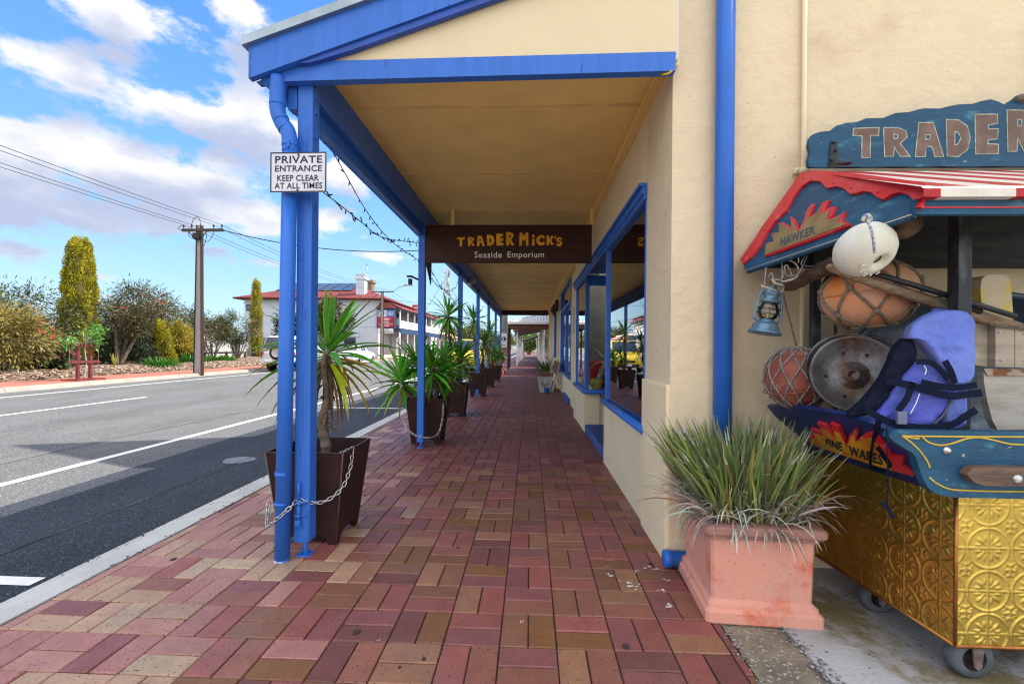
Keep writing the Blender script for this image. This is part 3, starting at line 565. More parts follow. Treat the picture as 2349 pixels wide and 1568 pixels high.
# things inside the display windows
YV = M('yellow_glaze', (.50,.42,.06), .25, var=.5, scale=9, coat=.5); g = MB(); g.lathe([(r_*.62,z_*.62) for r_,z_ in ((0,.0),(.06,.0),(.12,.06),(.14,.13),(.12,.2),(.075,.25),(.085,.28))], 24, Matrix.Translation((.96,6.84,.60)))
for s in (-1,1): g.tube(spline([(.96+.05*s,6.84,.745),(.96+.092*s,6.84,.735),(.96+.08*s,6.84,.70)],4), .008, 6)
solo('vase', g, YV, 'round yellow glazed jar in the far display window', 'vase', loc=(1.02,6.95,.6))
g = MB(); g.bbox(1.16,1.33,6.86,6.98,.60,.68,.01); solo('gift_box', g, M('teal_card',(.02,.22,.25),.4), 'small teal box beside the yellow jar in the display window', 'box', loc=(1.2,6.9,.6))
DW = M('driftwood_pale', (.42,.38,.33), .8, var=.4, scale=12, bump=.5, bscale=30); g = MB()
g.tube(spline([(1.05,7.4,.6),(1.16,7.3,.9),(1.30,7.2,1.15),(1.28,7.2,1.45),(1.40,7.25,1.75)],6), [.05]*12+[.09]*6+[.075]*7, 12)
for i in range(45):
    a = Vector((1.25+rng.normal(0,.09),7.2+rng.normal(0,.09),1.05+rng.normal(0,.13))); d = Vector((rng.normal(),rng.normal(),rng.normal())).normalized()*.16; g.tube([a,a+d*.5+Vector((0,0,.03)),a+d], [.018,.013,.006], 6)
solo('driftwood_sculpture', g, DW, 'pale twisted driftwood sculpture standing in the far display window', 'sculpture', loc=(1.05,7.4,.6))
g = MB(); g.bbox(.98,1.25,7.55,7.85,.60,1.0,.03); solo('red_bin', g, M('red_plastic',(.45,.02,.02),.4), 'red plastic bin behind the yellow jar in the window', 'bin', loc=(1.1,7.7,.6))
CH = M('dark_timber', (.07,.06,.055), .5); 
ch = thing('wooden_chair', 'dark wooden chair inside the near display window', 'chair', (1.35,4.0,.58))
g = MB(); g.bbox(1.15,1.55,3.8,4.2,.98,1.02,.01); part('seat', g, CH, ch)
for x, y, h in ((1.17,3.82,.98),(1.53,3.82,.98),(1.17,4.18,1.45),(1.53,4.18,1.45)): part('leg', MB().tube([(x,y,.58),(x,y,h)], .02, 8), CH, ch)
g = MB(); [g.bbox(1.17,1.53,4.165,4.195,z,z+.06,.008) for z in (1.12,1.25,1.38)]; part('backrest', g, CH, ch)
tb = thing('wooden_table', 'dark wooden table inside the near display window', 'table', (1.9,3.7,.58)); part('tabletop', MB().bbox(1.62,2.3,3.2,4.2,1.27,1.31,.01), CH, tb)
for x in (1.68,2.24):
    for y in (3.26,4.14): part('leg', MB().tube([(x,y,.58),(x,y,1.27)], .028, 8), CH, tb)
g = MB(); g.lathe([(.0,.0),(.11,.0),(.11,.012),(.0,.012)], 24, Matrix.Translation((1.25,6.95,2.73))); em = bpy.data.materials.new('lamp_glow'); em.use_nodes = True; em.node_tree.nodes['Principled BSDF'].inputs['Emission Color'].default_value = (1,.95,.85,1); em.node_tree.nodes['Principled BSDF'].inputs['Emission Strength'].default_value = 2.5
solo('downlight', g, em, 'round lit downlight in the shop ceiling behind the far window', 'light', loc=(1.25,6.95,2.73))
pl_ = bpy.data.lights.new('downlight_lamp', 'POINT'); pl_.energy = 9; pl_.shadow_soft_size = .1; pl_.color = (1,.93,.82); po_ = bpy.data.objects.new('downlight_lamp', pl_); po_.location = (1.35,7.1,2.6); C.objects.link(po_)
# ------------------------------------------------------------------ steel planters and their plants
def planter():
    t = thing('steel_planter', 'x', 'planter', (0,0,0), 'rusty tapered steel planters along the kerb')
    wb, wt, h, th = .17, .235, .57, .006
    g = MB()
    for s in range(4):
        rot = Matrix.Rotation(s*math.pi/2, 4, 'Z')
        for o_ in (0, th):
            pts = [(-wb,0),(-wb+.045,0),(-wb+.055,.035),(-wb+.10,.06),(wb-.10,.06),(wb-.055,.035),(wb-.045,0),(wb,0),(wt,h),(-wt,h)]
            vs = [rot @ Vector((a*(1-o_/.2 if o_ else 1), -(wb+(wt-wb)*z/h)+o_, z)) for a, z in pts]
            g.add(vs, [tuple(range(10))] if not o_ else [tuple(range(10))[::-1]])
    part('planter_shell', g, RUST, t)
    g = MB(); 
    for s in range(4):
        rot = Matrix.Rotation(s*math.pi/2, 4, 'Z'); g.add([rot @ Vector(p) for p in ((-wt,-wt,h),(wt,-wt,h),(wt-.008,-wt+.008,h+.001),(-wt+.008,-wt+.008,h+.001))], [(0,1,2,3)])
        for p, q_ in (((-wt,-wt,h),(-wb,-wb,0)),): g.tube([rot @ Vector(p), rot @ Vector(q_)], .004, 5)
    part('welded_edge', g, M('worn_steel_edge', (.16,.11,.09), .5, .4, var=.4, scale=20), t)
    w = wt-.03; g = MB(); g.add([(-w,-w,h-.10),(w,-w,h-.10),(w,w,h-.10),(-w,w,h-.10)], [(0,1,2,3)]); part('soil', g, M('potting_soil', (.06,.045,.035), .95, var=.6, scale=25, bump=1., bscale=60, dist=.02), t)
    return t
pl0 = planter()
PL = [(-1.335,2.93,'nearest rusty steel planter right behind the front blue post and downpipe'),(-1.29,5.86,'second rusty steel planter behind the second post with a broad green yucca'),(-1.33,8.15,'third rusty steel planter from the front holding one tall and two low yuccas'),(-1.30,11.55,'fourth rusty steel planter along the kerb behind the fourth post'),(-1.30,14.15,'fifth rusty steel planter from the front in the row'),(-1.26,16.6,'last small looking steel planter beside the red striped pole')]
for i, (x,y,l) in enumerate(PL):
    if i == 0: pl0.location = (x,y,0); pl0['label'] = l
    else: dup(pl0, (x,y,0), l)
GREEN = [(.08,.30,.02),(.11,.40,.03),(.055,.22,.02),(.17,.46,.04)]
YELL = [(.42,.38,.015),(.30,.34,.015),(.48,.40,.03)]; DEAD = [(.20,.12,.06),(.13,.08,.05),(.28,.20,.11)]
def leaf(g, p, d, L, w, droop, col, tipc=None, tipn=0, seg=7, fold=.25, twist=0.):
    p = Vector(p); d = Vector(d).normalized(); pts = [p]; step = L/seg; dirs = []
    for i in range(seg):
        d = (d+Vector((0,0,-1))*droop*(i+1)/seg).normalized(); p = p+d*step; pts.append(p); dirs.append(d)
    dirs.append(d); vs = []
    side0 = dirs[0].cross(Z); side0 = side0.normalized() if side0.length > .05 else Vector((1,0,0))
    side0 = Matrix.Rotation(twist,3,dirs[0]) @ side0
    for i, q_ in enumerate(pts):
        t = i/seg; ww = w*.5*(.55+1.35*t*(1-t)*2*.74 if t < .4 else (1.08*(1-((t-.4)/.6)**1.7)))+.0008
        s = (side0-dirs[i]*side0.dot(dirs[i])).normalized(); n = s.cross(dirs[i])
        vs += [q_-s*ww+n*ww*fold*2, q_, q_+s*ww+n*ww*fold*2]
    for i in range(seg):
        c = tipc if (tipc and i >= seg-tipn) else col
        g.add([vs[i*3+k] for k in range(6)], [(0,1,4,3),(1,2,5,4)], True, c)
def rosette(g, c, L, n, w, tmin=-35, tmax=85, droop=.10, yell=.2, dead=0., rs=rng, keep=None):
    c = Vector(c)
    for i in range(n):
        t = i/max(1,n-1); elv = R_(tmax+(tmin-tmax)*t**.8+rs.normal(0,6)); az = i*2.39996+rs.normal(0,.25)
        if keep and abs((az+math.pi/2+math.pi)%(2*math.pi)-math.pi) < keep and elv < R_(80): continue
        d = Vector((math.cos(az)*math.cos(elv), math.sin(az)*math.cos(elv), math.sin(elv)))
        k = rs.uniform(.85,1.15); col = random.choice(GREEN); tip = None; tn = 0; wk = 1.
        dr = droop*(.4+1.6*t)*rs.uniform(.6,1.5)
        if t > 1-yell: col = random.choice(YELL); tip = random.choice(DEAD); tn = int(rs.integers(1,5)); wk = .8
        elif rs.random() < .35: tip = random.choice(YELL+DEAD); tn = 1
        if t > 1-dead: col = random.choice(DEAD); dr *= 2.2; k *= .85; wk = .55
        col = tuple(x*rs.uniform(.8,1.2) for x in col)
        leaf(g, c+d*.03-Z*.10*t, d, L*k*(1 if t > .1 else .8), w*wk*rs.uniform(.75,1.15), dr, col, tip, tn, twist=rs.normal(0,.35))
def yucca(x, y, heads, label, ztrunk=.46):
    t = thing('yucca', label, 'potted yucca', (x,y,ztrunk), 'yuccas in the steel planters')
    gt = MB(); gl = MB()
    for i, (hx,hy,hz_,L,n,w,kw) in enumerate(heads):
        base = Vector((x+(hx-x)*.35, y+(hy-y)*.35, ztrunk)); top = Vector((hx,hy,hz_)); r0 = kw.pop('r',.03); m = 22
        pts = [base.lerp(top,k/m)+Vector((.012*math.sin(k*.6+i),.012*math.cos(k*.5),0)) for k in range(m+1)]
        gt.tube(pts, [r0*(1.12-.35*k/m)*(1.0+(.16 if k%2 else -.08)) for k in range(m+1)], 10, smooth=False)
        for k in range(int(14*(hz_-ztrunk)/.4)):   # leaf-base scales of the stem
            q_ = base.lerp(top, rng.uniform(.25,1)); a = rng.uniform(0,6.28); d = Vector((math.cos(a),math.sin(a),rng.uniform(-.9,.5)))
            leaf(gl, q_+d*r0*.7, d, rng.uniform(.05,.13), .025, .5, random.choice(DEAD), seg=3)
        rosette(gl, top, L, int(n*1.15), w, **kw)
    part('stem', gt, BARK, t); part('leaves', gl, LEAF, t)
    return t
yucca(-1.335,2.93,[(-1.335,3.0,1.18,.47,86,.036,dict(tmin=-74,tmax=84,droop=.17,yell=.52,dead=.24,r=.028,keep=.6))], 'yucca with yellowing drooping leaves on a bare trunk in the nearest planter')
yucca(-1.30,5.86,[(-1.62,5.78,.80,.46,46,.044,dict(tmin=-45,yell=.06)),(-1.46,5.95,1.0,.40,40,.042,dict(tmin=-30,yell=.05)),(-1.24,5.84,.96,.42,46,.044,dict(tmin=-55,yell=.05)),(-1.14,6.0,.88,.36,32,.04,dict(tmin=-50,yell=.08))], 'broad bright green yucca with several low heads in the second planter')
yucca(-1.33,8.15,[(-1.47,8.2,1.78,.44,48,.042,dict(tmin=-70,yell=.25,dead=.1)),(-1.22,8.1,1.02,.46,52,.045,dict(tmin=-60,yell=.2,dead=.12)),(-1.48,8.05,.98,.45,44,.045,dict(tmin=-50,yell=.1))], 'yucca with one tall and two low heads in the third planter')
yucca(-1.30,11.55,[(-1.42,11.5,1.90,.46,48,.042,dict(tmin=-75,yell=.3,dead=.12)),(-1.15,11.6,1.36,.40,42,.04,dict(tmin=-75,yell=.4,dead=.15))], 'tall yucca with ragged brown lower leaves in the fourth planter')
yucca(-1.30,14.15,[(-1.24,14.1,1.72,.45,22,.04,dict(tmin=-40,yell=.1)),(-1.15,14.2,1.0,.4,36,.04,dict(tmin=-70,yell=.4,dead=.2))], 'sparse dark yucca on a thin stem in the fifth planter')
yucca(-1.26,16.6,[(-1.13,16.5,.98,.42,56,.045,dict(tmin=-50,yell=.1)),(-1.35,16.6,.85,.4,40,.04,dict(tmin=-40,yell=.1))], 'low dense green yucca in the last planter by the red pole')
def chain(mb, pts, lk=.034, r=.0032):
    P_ = [Vector(p) for p in spline(pts, 30)]; acc = 0; k = 0; last = P_[0]
    for i in range(1,len(P_)):
        if (P_[i]-last).length >= lk*.76:
            d = (P_[i]-last).normalized(); c = (P_[i]+last)/2; a = d.cross(Z); a = a.normalized() if a.length > .1 else Vector((1,0,0)); b_ = d.cross(a)
            s = (a*.7+b_*.7) if k % 2 else (a*.7-b_*.7); w = lk*.29
            mb.tube([c+d*(lk*.5-w)*sx_+d*w*math.cos(t)+s*w*math.sin(t) if False else c+d*((lk*.5-w)*(1 if math.cos(t) > 0 else -1)+w*math.cos(t))+s*w*math.sin(t) for t in np.linspace(0,2*math.pi,13)[:-1]], r, 5, closed=True)
            last = P_[i]; k += 1
px = lambda u,v,y: PY(u,v,y)
g = MB(); chain(g, [px(752,1049,2.71),px(780,1040,2.73),px(806,1026,2.86)]); chain(g, [px(809,1024,2.86),px(804,1070,2.80),px(785,1118,2.72),px(748,1148,2.66),px(710,1152,2.60),px(684,1144,2.565)]); chain(g, [px(680,1148,2.56),px(655,1173,2.49),px(622,1200,2.50),px(612,1205,2.60),px(614,1175,2.68),px(616,1150,2.70)])
solo('chain', g, STEEL, 'galvanised chain from the nearest planter round the front blue post', 'chain', 'chains tying planters to posts', loc=tuple(px(684,1144,2.56)))
g = MB(); chain(g, [px(1017,925,5.62),px(1014,965,5.60),px(1004,995,5.56),px(985,1003,5.47),px(968,1002,5.45)]); chain(g, [px(966,1002,5.45),px(948,995,5.5),px(932,980,5.6),px(924,960,5.64)])
solo('chain', g, STEEL, 'galvanised chain from the second planter round the second blue post', 'chain', 'chains tying planters to posts', loc=tuple(px(968,1002,5.45)))
# terracotta pot with grass
TERRA = M('terracotta', (.66,.30,.22), .85, col2=(.60,.31,.25), scale=5, bump=.5, bscale=80, dist=.005, stain=(.56,.13,.065), sscale=5.5, sth=(.50,.70), speck=((.42,.17,.12),130.,.64))
tp = thing('terracotta_pot', 'square terracotta planter at the corner of the cream wall holding grass', 'planter', (1.03,2.31,0)); rz = R_(-4)
def sq(mb, prof, cx, cy, sx, sy):   # square lathe: offset, z
    m4 = Matrix.Translation((cx,cy,0)) @ Matrix.Rotation(rz,4,'Z'); secs = []
    for o_, z in prof:
        c_ = .012; a, b_ = sx+o_, sy+o_
        secs.append([m4 @ Vector(p) for p in ((-a+c_,-b_,z),(a-c_,-b_,z),(a,-b_+c_,z),(a,b_-c_,z),(a-c_,b_,z),(-a+c_,b_,z),(-a,b_-c_,z),(-a,-b_+c_,z))])
    mb.loft(secs, False, cap=False)
g = MB(); sq(g, [(.030,0),(.034,.006),(.034,.05),(.026,.058),(.02,.062),(.018,.078),(.004,.09),(0,.095),(.006,.36),(.006,.365)], 1.044,2.31,.212,.225); part('pot_body', g, TERRA, tp)
g = MB(); sq(g, [(.006,.365),(.02,.367),(.022,.383),(.034,.385),(.042,.395),(.043,.415),(.036,.428),(.02,.432),(-.01,.432),(-.015,.40)], 1.044,2.31,.212,.225); part('pot_rim', g, M('terracotta_rim', (.30,.155,.13), .85, col2=(.36,.20,.165), scale=8, bump=.5, bscale=110, dist=.004, speck=((.55,.45,.42),60.,.70)), tp)
g = MB(); sq(g, [(-.01,.40),(-.16,.405)], 1.044,2.31,.212,.225); part('soil', g, MATS['potting_soil'], tp)
g = MB(); GR = [(.19,.25,.085),(.25,.32,.12),(.12,.18,.065),(.34,.38,.10)]; STRAW = [(.50,.46,.34),(.62,.60,.52),(.36,.30,.18),(.55,.56,.53),(.20,.18,.16)]
for i in range(1750):
    a, b_ = rng.uniform(-1,1,2); x, y = 1.035+a*.18, 2.31+b_*.20; out = Vector((a*.34-.07+rng.normal(0,.15), b_*.30+rng.normal(0,.15), 1.)); straw = rng.random() < .5
    L = rng.uniform(.22,.50); dr = rng.uniform(.0,.20)
    if straw: L *= rng.uniform(.45,.92); dr = rng.uniform(.10,.55); out.z *= rng.uniform(.45,1.); out.x += rng.normal(0,.25); out.y += rng.normal(0,.25)
    c = random.choice(STRAW if straw else GR); c = tuple(v*rng.uniform(.75,1.2) for v in c)
    leaf(g, (x,y,.40), out, L, rng.uniform(.004,.008) if straw else rng.uniform(.009,.017), dr, c, random.choice(STRAW) if rng.random() < .3 else None, 1, seg=6, fold=.2, twist=rng.uniform(-1.5,1.5))
for i in range(150):   # dead blades hanging over the rim
    a = rng.uniform(-math.pi,math.pi); x, y = 1.03+.2*math.cos(a), 2.31+.22*math.sin(a)
    leaf(g, (x,y,.42), (math.cos(a)*.8+rng.normal(0,.4),math.sin(a)*.8+rng.normal(0,.4),.25), rng.uniform(.08,.22), rng.uniform(.003,.007), rng.uniform(.5,1.1), random.choice(STRAW), seg=6)
solo('grass_plant', g, LEAF, 'tussock of green and straw coloured strappy grass growing in the terracotta planter', 'grass plant', loc=(1.03,2.31,.4))
# ------------------------------------------------------------------ the hawker cart
c1 = lambda x, y: (1660.6+.29306*x, 191.2+.29306*y)
c2 = lambda x, y: (1682.8+.29273*x, 573.7+.29273*y)
c3 = lambda x, y: (1759.3+.29265*x, 917.9+.29265*y)
class Pl:   # a plane of the cart: survey points come back as in-plane coordinates
    def __init__(s, o, ax, n):
        s.o = Vector(o); s.n = Vector(n).normalized(); s.ax = (Vector(ax)-s.n*Vector(ax).dot(s.n)).normalized(); s.ay = s.n.cross(s.ax)*-1
        if s.ay.z < 0: s.ay = -s.ay
    def hit(s, uv): r = ray(*uv); return EYE+r*((s.o-EYE).dot(s.n)/r.dot(s.n))
    def ab(s, uv): p = s.hit(uv)-s.o; return (p.dot(s.ax), p.dot(s.ay))
    def f(s, a, b, d): return s.o+s.ax*a+s.ay*b+s.n*d
CB = M('cart_blue', (.008,.055,.115), .5, col2=(.012,.08,.155), scale=7, lo=.4, hi=.7, bump=.35, bscale=30, stain=(.045,.17,.23), sscale=8, sth=(.56,.70), stretch=(1,1,2.2), speck=((.33,.29,.22),19.,.735))
CNAVY = M('cart_navy', (.008,.024,.12), .4, var=.3, scale=6, bump=.1)
CRED = M('cart_red', (.50,.010,.018), .38, col2=(.52,.05,.06), scale=9, bump=.5, bscale=14, dist=.006, stain=(.55,.30,.27), sscale=9, sth=(.60,.76))
GOLD = M('pressed_tin_gold', (.60,.42,.09), .33, .95, col2=(.40,.28,.06), scale=5, bump=.25, bscale=45, dist=.003, stain=(.22,.10,.03), sscale=6, sth=(.62,.8))
BRASS = M('dull_gold_paint', (.27,.19,.085), .5, .2, var=.35, scale=9, bump=.2)
cart = thing('hawker_cart', 'old painted hawker cart with gold pressed tin body and red and white striped roof', 'cart', (1.6,1.8,0))
FL, FR, RL, RR = Vector((1.527,1.722)), Vector((3.05,1.722)), Vector((1.478,2.45)), Vector((3.05,2.45)); ZB, ZT = .149, .682
def blob(x, y, cx, cy, ang, la, lb):
    dx, dy = x-cx, y-cy; a = dx*math.cos(ang)+dy*math.sin(ang); b = -dx*math.sin(ang)+dy*math.cos(ang)
    return np.clip(1-(a/la)**2-(b/lb)**2, 0, 1)**.6
def tin_h(s, t):
    s = (s+.5) % 1-.5; t = (t+.5) % 1-.5; r = np.hypot(s,t); rd = lambda d,w: np.clip(1-(d/w)**2,0,1)**.5
    h = .85*np.maximum(rd(s,.022),rd(t,.022))+.0*s
    h = np.maximum(h, .9*rd(r-.465,.024)); h = h-.18*(r < .43)
    for k in range(4):
        A = math.pi/4+k*math.pi/2
        for da, rr, la, lb, am in ((0,.24,.115,.034,1.),(.46,.235,.085,.030,.9),(-.46,.235,.085,.030,.9),(.0,.12,.04,.03,.6)): h = np.maximum(h, am*blob(s,t,rr*math.cos(A+da),rr*math.sin(A+da),A+da*1.6,la,lb))
        h = np.maximum(h, .8*blob(s,t,.05*math.cos(A-.785),.05*math.sin(A-.785),0,.028,.028)); h = np.maximum(h, .9*blob(s,t,.455*math.cos(A-.785),.455*math.sin(A-.785),0,.035,.035))
    u, v = (s % 1)-.5, (t % 1)-.5; q = np.hypot(u,v)
    h = np.maximum(h, .9*rd(q-.035,.02))
    for k in range(4):
        A = k*math.pi/2
        h = np.maximum(h, .9*blob(u,v,.105*math.cos(A),.105*math.sin(A),A,.055,.035))
        for da in (.45,-.45): h = np.maximum(h, .7*blob(u,v,.15*math.cos(A+da),.15*math.sin(A+da),A+da,.04,.024))
    return h
def tin(mb, p0, p1, z0, z1, nrm, s0, t0, tile=.153, dens=260):
    L = (p1-p0).length; nx, ny = int(L*dens), int((z1-z0)*dens)
    A, B = np.meshgrid(np.linspace(0,1,nx), np.linspace(0,1,ny)); s = A*L/tile+s0; t = (B*(z1-z0))/tile+t0; h = tin_h(s,t)*.0042
    n2 = Vector(nrm).normalized(); X = p0.x+(p1.x-p0.x)*A+n2.x*h; Y = p0.y+(p1.y-p0.y)*A+n2.y*h; Zz = z0+(z1-z0)*B+.0*h
    mb.add(np.stack([X.ravel(),Y.ravel(),Zz.ravel()],1).tolist(), [(j*nx+i,j*nx+i+1,(j+1)*nx+i+1,(j+1)*nx+i) for j in range(ny-1) for i in range(nx-1)], True)
g = MB(); nl = Vector((-(FL.y-RL.y)*-1, (FL.x-RL.x)*-1)); nl = Vector((-(RL.y-FL.y), (RL.x-FL.x))); nl = nl if nl.x < 0 else -nl
tin(g, RL, FL, ZB, ZT, nl, .62, .70); tin(g, FL, Vector((2.15,1.722)), ZB, ZT, (0,-1), .28, .70); tin(g, Vector((2.15,1.722)), FR, ZB, ZT, (0,-1), .28+.623/.153, .70, dens=120)
part('tin_cladding', g, GOLD, cart)
g = MB(); g.tube([(FL.x,FL.y,ZB),(FL.x,FL.y,ZT)], .006, 8)
for a, b_ in ((RL,FL),(FL,FR)): g.tube([(a.x,a.y,ZB),(b_.x,b_.y,ZB)], .007, 6)
part('tin_edging', g, M('copper_edge', (.40,.17,.05), .4, .9, var=.4, scale=15), cart)
g = MB(); ins = .012; g.prism([(RL.x+ins,RL.y),(FL.x+ins,FL.y+ins),(FR.x,FR.y+ins),(RR.x,RR.y)], lambda a,b,d:(a,b,d), ZB+.004, ZT); part('cart_body', g, CNAVY, cart)
def castor(x, y, r, rust=True):
    g = MB(); mt = Matrix.Translation((x,y,r+.006)) @ Matrix.Rotation(R_(90),4,'X'); w = .028
    g.lathe([(r*.56,-w),(r*.82,-w*1.05),(r*.95,-w*.8),(r,-w*.35),(r,w*.35),(r*.95,w*.8),(r*.82,w*1.05),(r*.56,w)], 28, mt); wl = part('castor_wheel', g, M('grey_tyre', (.095,.11,.125), .7, var=.4, scale=12, bump=.2, stain=(.05,.07,.12), sscale=4), cart)
    g = MB(); g.lathe([(0,w*.5),(r*.2,w*.7),(r*.22,w*.4),(r*.5,w*.45),(r*.57,w*.98),(r*.6,w*.98)], 20, mt); part('wheel_rim', g, M('rusty_rim', (.035,.024,.02), .8, .3, var=.5, scale=20, bump=.6), wl)
    g = MB(); g.prism([(-.022,.09),(.026,.09),(.016,-.015),(.002,-.026),(-.010,-.015)], lambda a,b,d:(x+a,y+d,r+b), -w-.012, -w-.006); g.box(x-.035,x+.035,y-.05,y+.05,ZB-.012+.0,ZB+.002); part('castor_fork', g, M('rusty_fork', (.12,.075,.06), .7, .3, col2=(.22,.19,.18), scale=18, bump=.5), cart)
castor(1.625,1.782,.076); castor(1.597,2.2,.072); castor(2.9,1.79,.076); castor(2.9,2.35,.076)
g = MB(); g.box(1.505,3.05,1.74,2.50,.684,.694); part('cart_deck', g, CNAVY, cart)
FP = Pl((1.3,1.675,.66), (1,0,0), (0,-1,0))
fb = [c3(*p) for p in ((1010,232),(985,240),(962,262),(960,290),(1000,325),(1080,375),(1140,410),(1170,450),(1190,520),(1220,600),(1260,680),(1320,730),(1400,752),(1460,760))]
lp = [FP.ab(p) for p in fb]; zt_ = lp[0][1]; zb_ = lp[-1][1]
g = MB(); shape(g, [lp+[(1.75,zb_),(1.75,zt_)]], FP.f, -.032, 0.); fbo = part('front_board', g, CB, cart)
g = MB(); gp = lambda pts: [FP.f(*FP.ab(c3(*p)), .001) for p in pts]
for pts in (((1055,278),(1500,283),(2015,285),(3800,292)), ((1060,281),(1130,330),(1200,400),(1250,470),(1275,525)), ((1215,285),(1270,330),(1360,350),(1450,335),(1560,300),(1650,290),(1750,305),(1850,330),(1960,345),(2200,340),(2400,300),(2600,290),(2800,330)), ((1270,600),(1330,650),(1420,690),(1540,703),(2015,712),(3800,716)), ((1060,281),(1150,295),(1190,297))):
    g.tube(spline(gp(pts),8), .0032, 6)
part('pinstripes', g, M('yellow_line', (.55,.38,.04), .5, var=.2, scale=20), fbo)
g = MB(); mt = Matrix.Translation(FP.f(*FP.ab(c3(1410,392)),0.)) @ Matrix.Rotation(R_(90),4,'X'); g.lathe([(.014,0),(.014,.004),(.008,.006),(.007,.012),(0,.013)], 14, mt); part('screw', g, STEEL, fbo)
g = MB(); hp = [FP.ab(c3(*p)) for p in ((1495,560),(1545,508),(1640,505),(3600,515),(3600,655),(1640,648),(1560,625))]; g.prism(hp, FP.f, .002, .034); hd = part('handle', g, M('grey_hardwood', (.16,.105,.075), .7, col2=(.09,.055,.04), scale=5, stretch=(1,6,6), bump=.5, bscale=30), fbo)
g = MB(); mt = Matrix.Translation(FP.f(*FP.ab(c3(1880,592)),.034)) @ Matrix.Rotation(R_(90),4,'X'); g.lathe([(.016,0),(.015,.005),(.009,.010),(0,.012)], 14, mt); part('bolt', g, STEEL, hd)
# flared side board with its plaque
T0 = PY(1757,931,2.46); T1 = PY(2040,985,1.70); B1 = Vector((1.521,1.714,.68)); B0 = Vector((1.468,2.46,.676))
SPn = (T1-B1).cross(B0-B1); SPn = SPn if SPn.x < 0 else -SPn
SP = Pl(B1, B0-B1, SPn); L_ = (B0-B1).length
sb = [SP.ab(c3(*p)) for p in ((0,45),(210,48),(450,85),(620,112),(800,170),(985,250))]
sb2 = [(p[0],p[1]) for p in sb]; ex = sb2[0][0]
outline = sb2+[(-.0,sb2[-1][1]*.55),(0,0),(L_*.98,0),(ex-.02,sb2[0][1]*.35),(ex+.02,sb2[0][1]*.75)]
g = MB(); shape(g, [outline], SP.f, -.016, 0); sbo = part('side_board', g, CNAVY, cart)
pq = lambda pts, pl, cc: [pl.ab(cc(*p)) for p in pts]
fw = [(352,320),(350,262),(420,282),(360,205),(462,242),(412,155),(480,175),(555,262),(515,158),(580,190),(645,330),(665,250),(725,192),(722,292),(790,240),(855,238),(905,300),(945,350),(985,412),(1088,432),(1078,492),(1168,572),(1000,525),(760,455),(560,390)]
g = MB(); shape(g, [pq(fw,SP,c3)], SP.f, .001, .016); pqo = part('flame_plaque', g, CRED, sbo)
fw2 = [(358,322),(356,285),(430,300),(380,235),(470,268),(440,200),(490,215),(565,300),(550,225),(590,240),(645,350),(680,270),(705,240),(715,305),(790,270),(840,270),(895,330),(935,380),(975,440),(990,500),(1000,522),(760,452),(560,388)]
g = MB(); shape(g, [pq(fw2,SP,c3)], SP.f, .016, .019); part('plaque_face', g, M('orange_gold', (.62,.30,.02), .5, col2=(.42,.13,.015), scale=10, bump=.2), pqo)
def word_on(mb, s, pl, cc, quad, depth, d0, bold=.02):   # quad: bl, br, tr, tl in survey crop
    q = [Vector(pl.ab(cc(*p))) for p in quad]
    def f(a, b, d): w = q[0]*(1-a)*(1-b)+q[1]*a*(1-b)+q[2]*a*b+q[3]*(1-a)*b; return pl.f(w.x,w.y,d0+d)
    text(mb, s, f, 0, 1, 0, 1, depth, bold)
g = MB(); word_on(g, 'FINE', SP, c3, ((487,322),(615,372),(612,305),(485,272)), .003, .019); word_on(g, 'WARES', SP, c3, ((672,398),(935,480),(935,400),(668,328)), .003, .019); part('plaque_lettering', g, M('dark_green_letters', (.012,.03,.03), .6), pqo)
# canopy
RT, RL_, FLw, FT = PY(1845,393,2.5), PY(1707,614,2.5), PY(2100,493,1.6), PY(2114,428,1.58)
HPn = (FLw-RL_).cross(RT-RL_); HPn = HPn if HPn.x < 0 else -HPn
HP = Pl(RL_, FLw-RL_, HPn)
g = MB(); shape(g, [pq(((145,1400),(175,1478),(1480,1040),(1520,960),(1575,795),(625,705)),HP,c1)], HP.f, -.014, 0); hpo = part('canopy_end_panel', g, CB, cart)
g = MB(); shape(g, [pq(((143,1390),(330,1110),(615,712),(720,690),(1000,712),(1300,752),(1560,790),(1605,800),(1565,985),(1518,988),(1530,950),(1500,925),(1470,890),(1400,866),(1330,882),(1265,925),(1215,902),(1170,866),(1110,856),(1060,872),(1010,880),(960,838),(900,816),(820,832),(770,778),(690,772),(620,820),(560,900),(500,1012),(420,1082),(350,1182),(290,1292),(225,1372),(160,1420)),HP,c1)], HP.f, .001, .014)
for p in ((640,755),(880,790),(1020,830),(1230,868),(1430,848),(335,1160),(490,965)): g.ell(HP.f(*HP.ab(c1(*p)),.014), .006,.006,.006, 8, 6)
part('scalloped_trim', g, CRED, hpo)
g = MB()
for a, b_ in (((180,1462),(1470,1030)),): g.tube([HP.f(*HP.ab(c1(*p)),.002) for p in (a,b_)], .002, 5)
part('pinstripe', g, M('cream_line', (.6,.52,.35), .5), hpo)
hk = [(335,1365),(350,1265),(405,1245),(388,1185),(450,1175),(445,1108),(480,1098),(530,1125),(555,1145),(535,1050),(575,1075),(605,1155),(640,1090),(665,1010),(700,960),(722,952),(690,1060),(755,1010),(790,945),(843,925),(800,1020),(770,1040),(830,990),(895,975),(865,1055),(835,1075),(905,1055),(968,1018),(945,1085),(1005,1110),(1000,1125),(700,1238)]
g = MB(); shape(g, [pq(hk,HP,c1)], HP.f, .001, .014, off=.0); hko = part('flame_plaque', g, CRED, hpo)
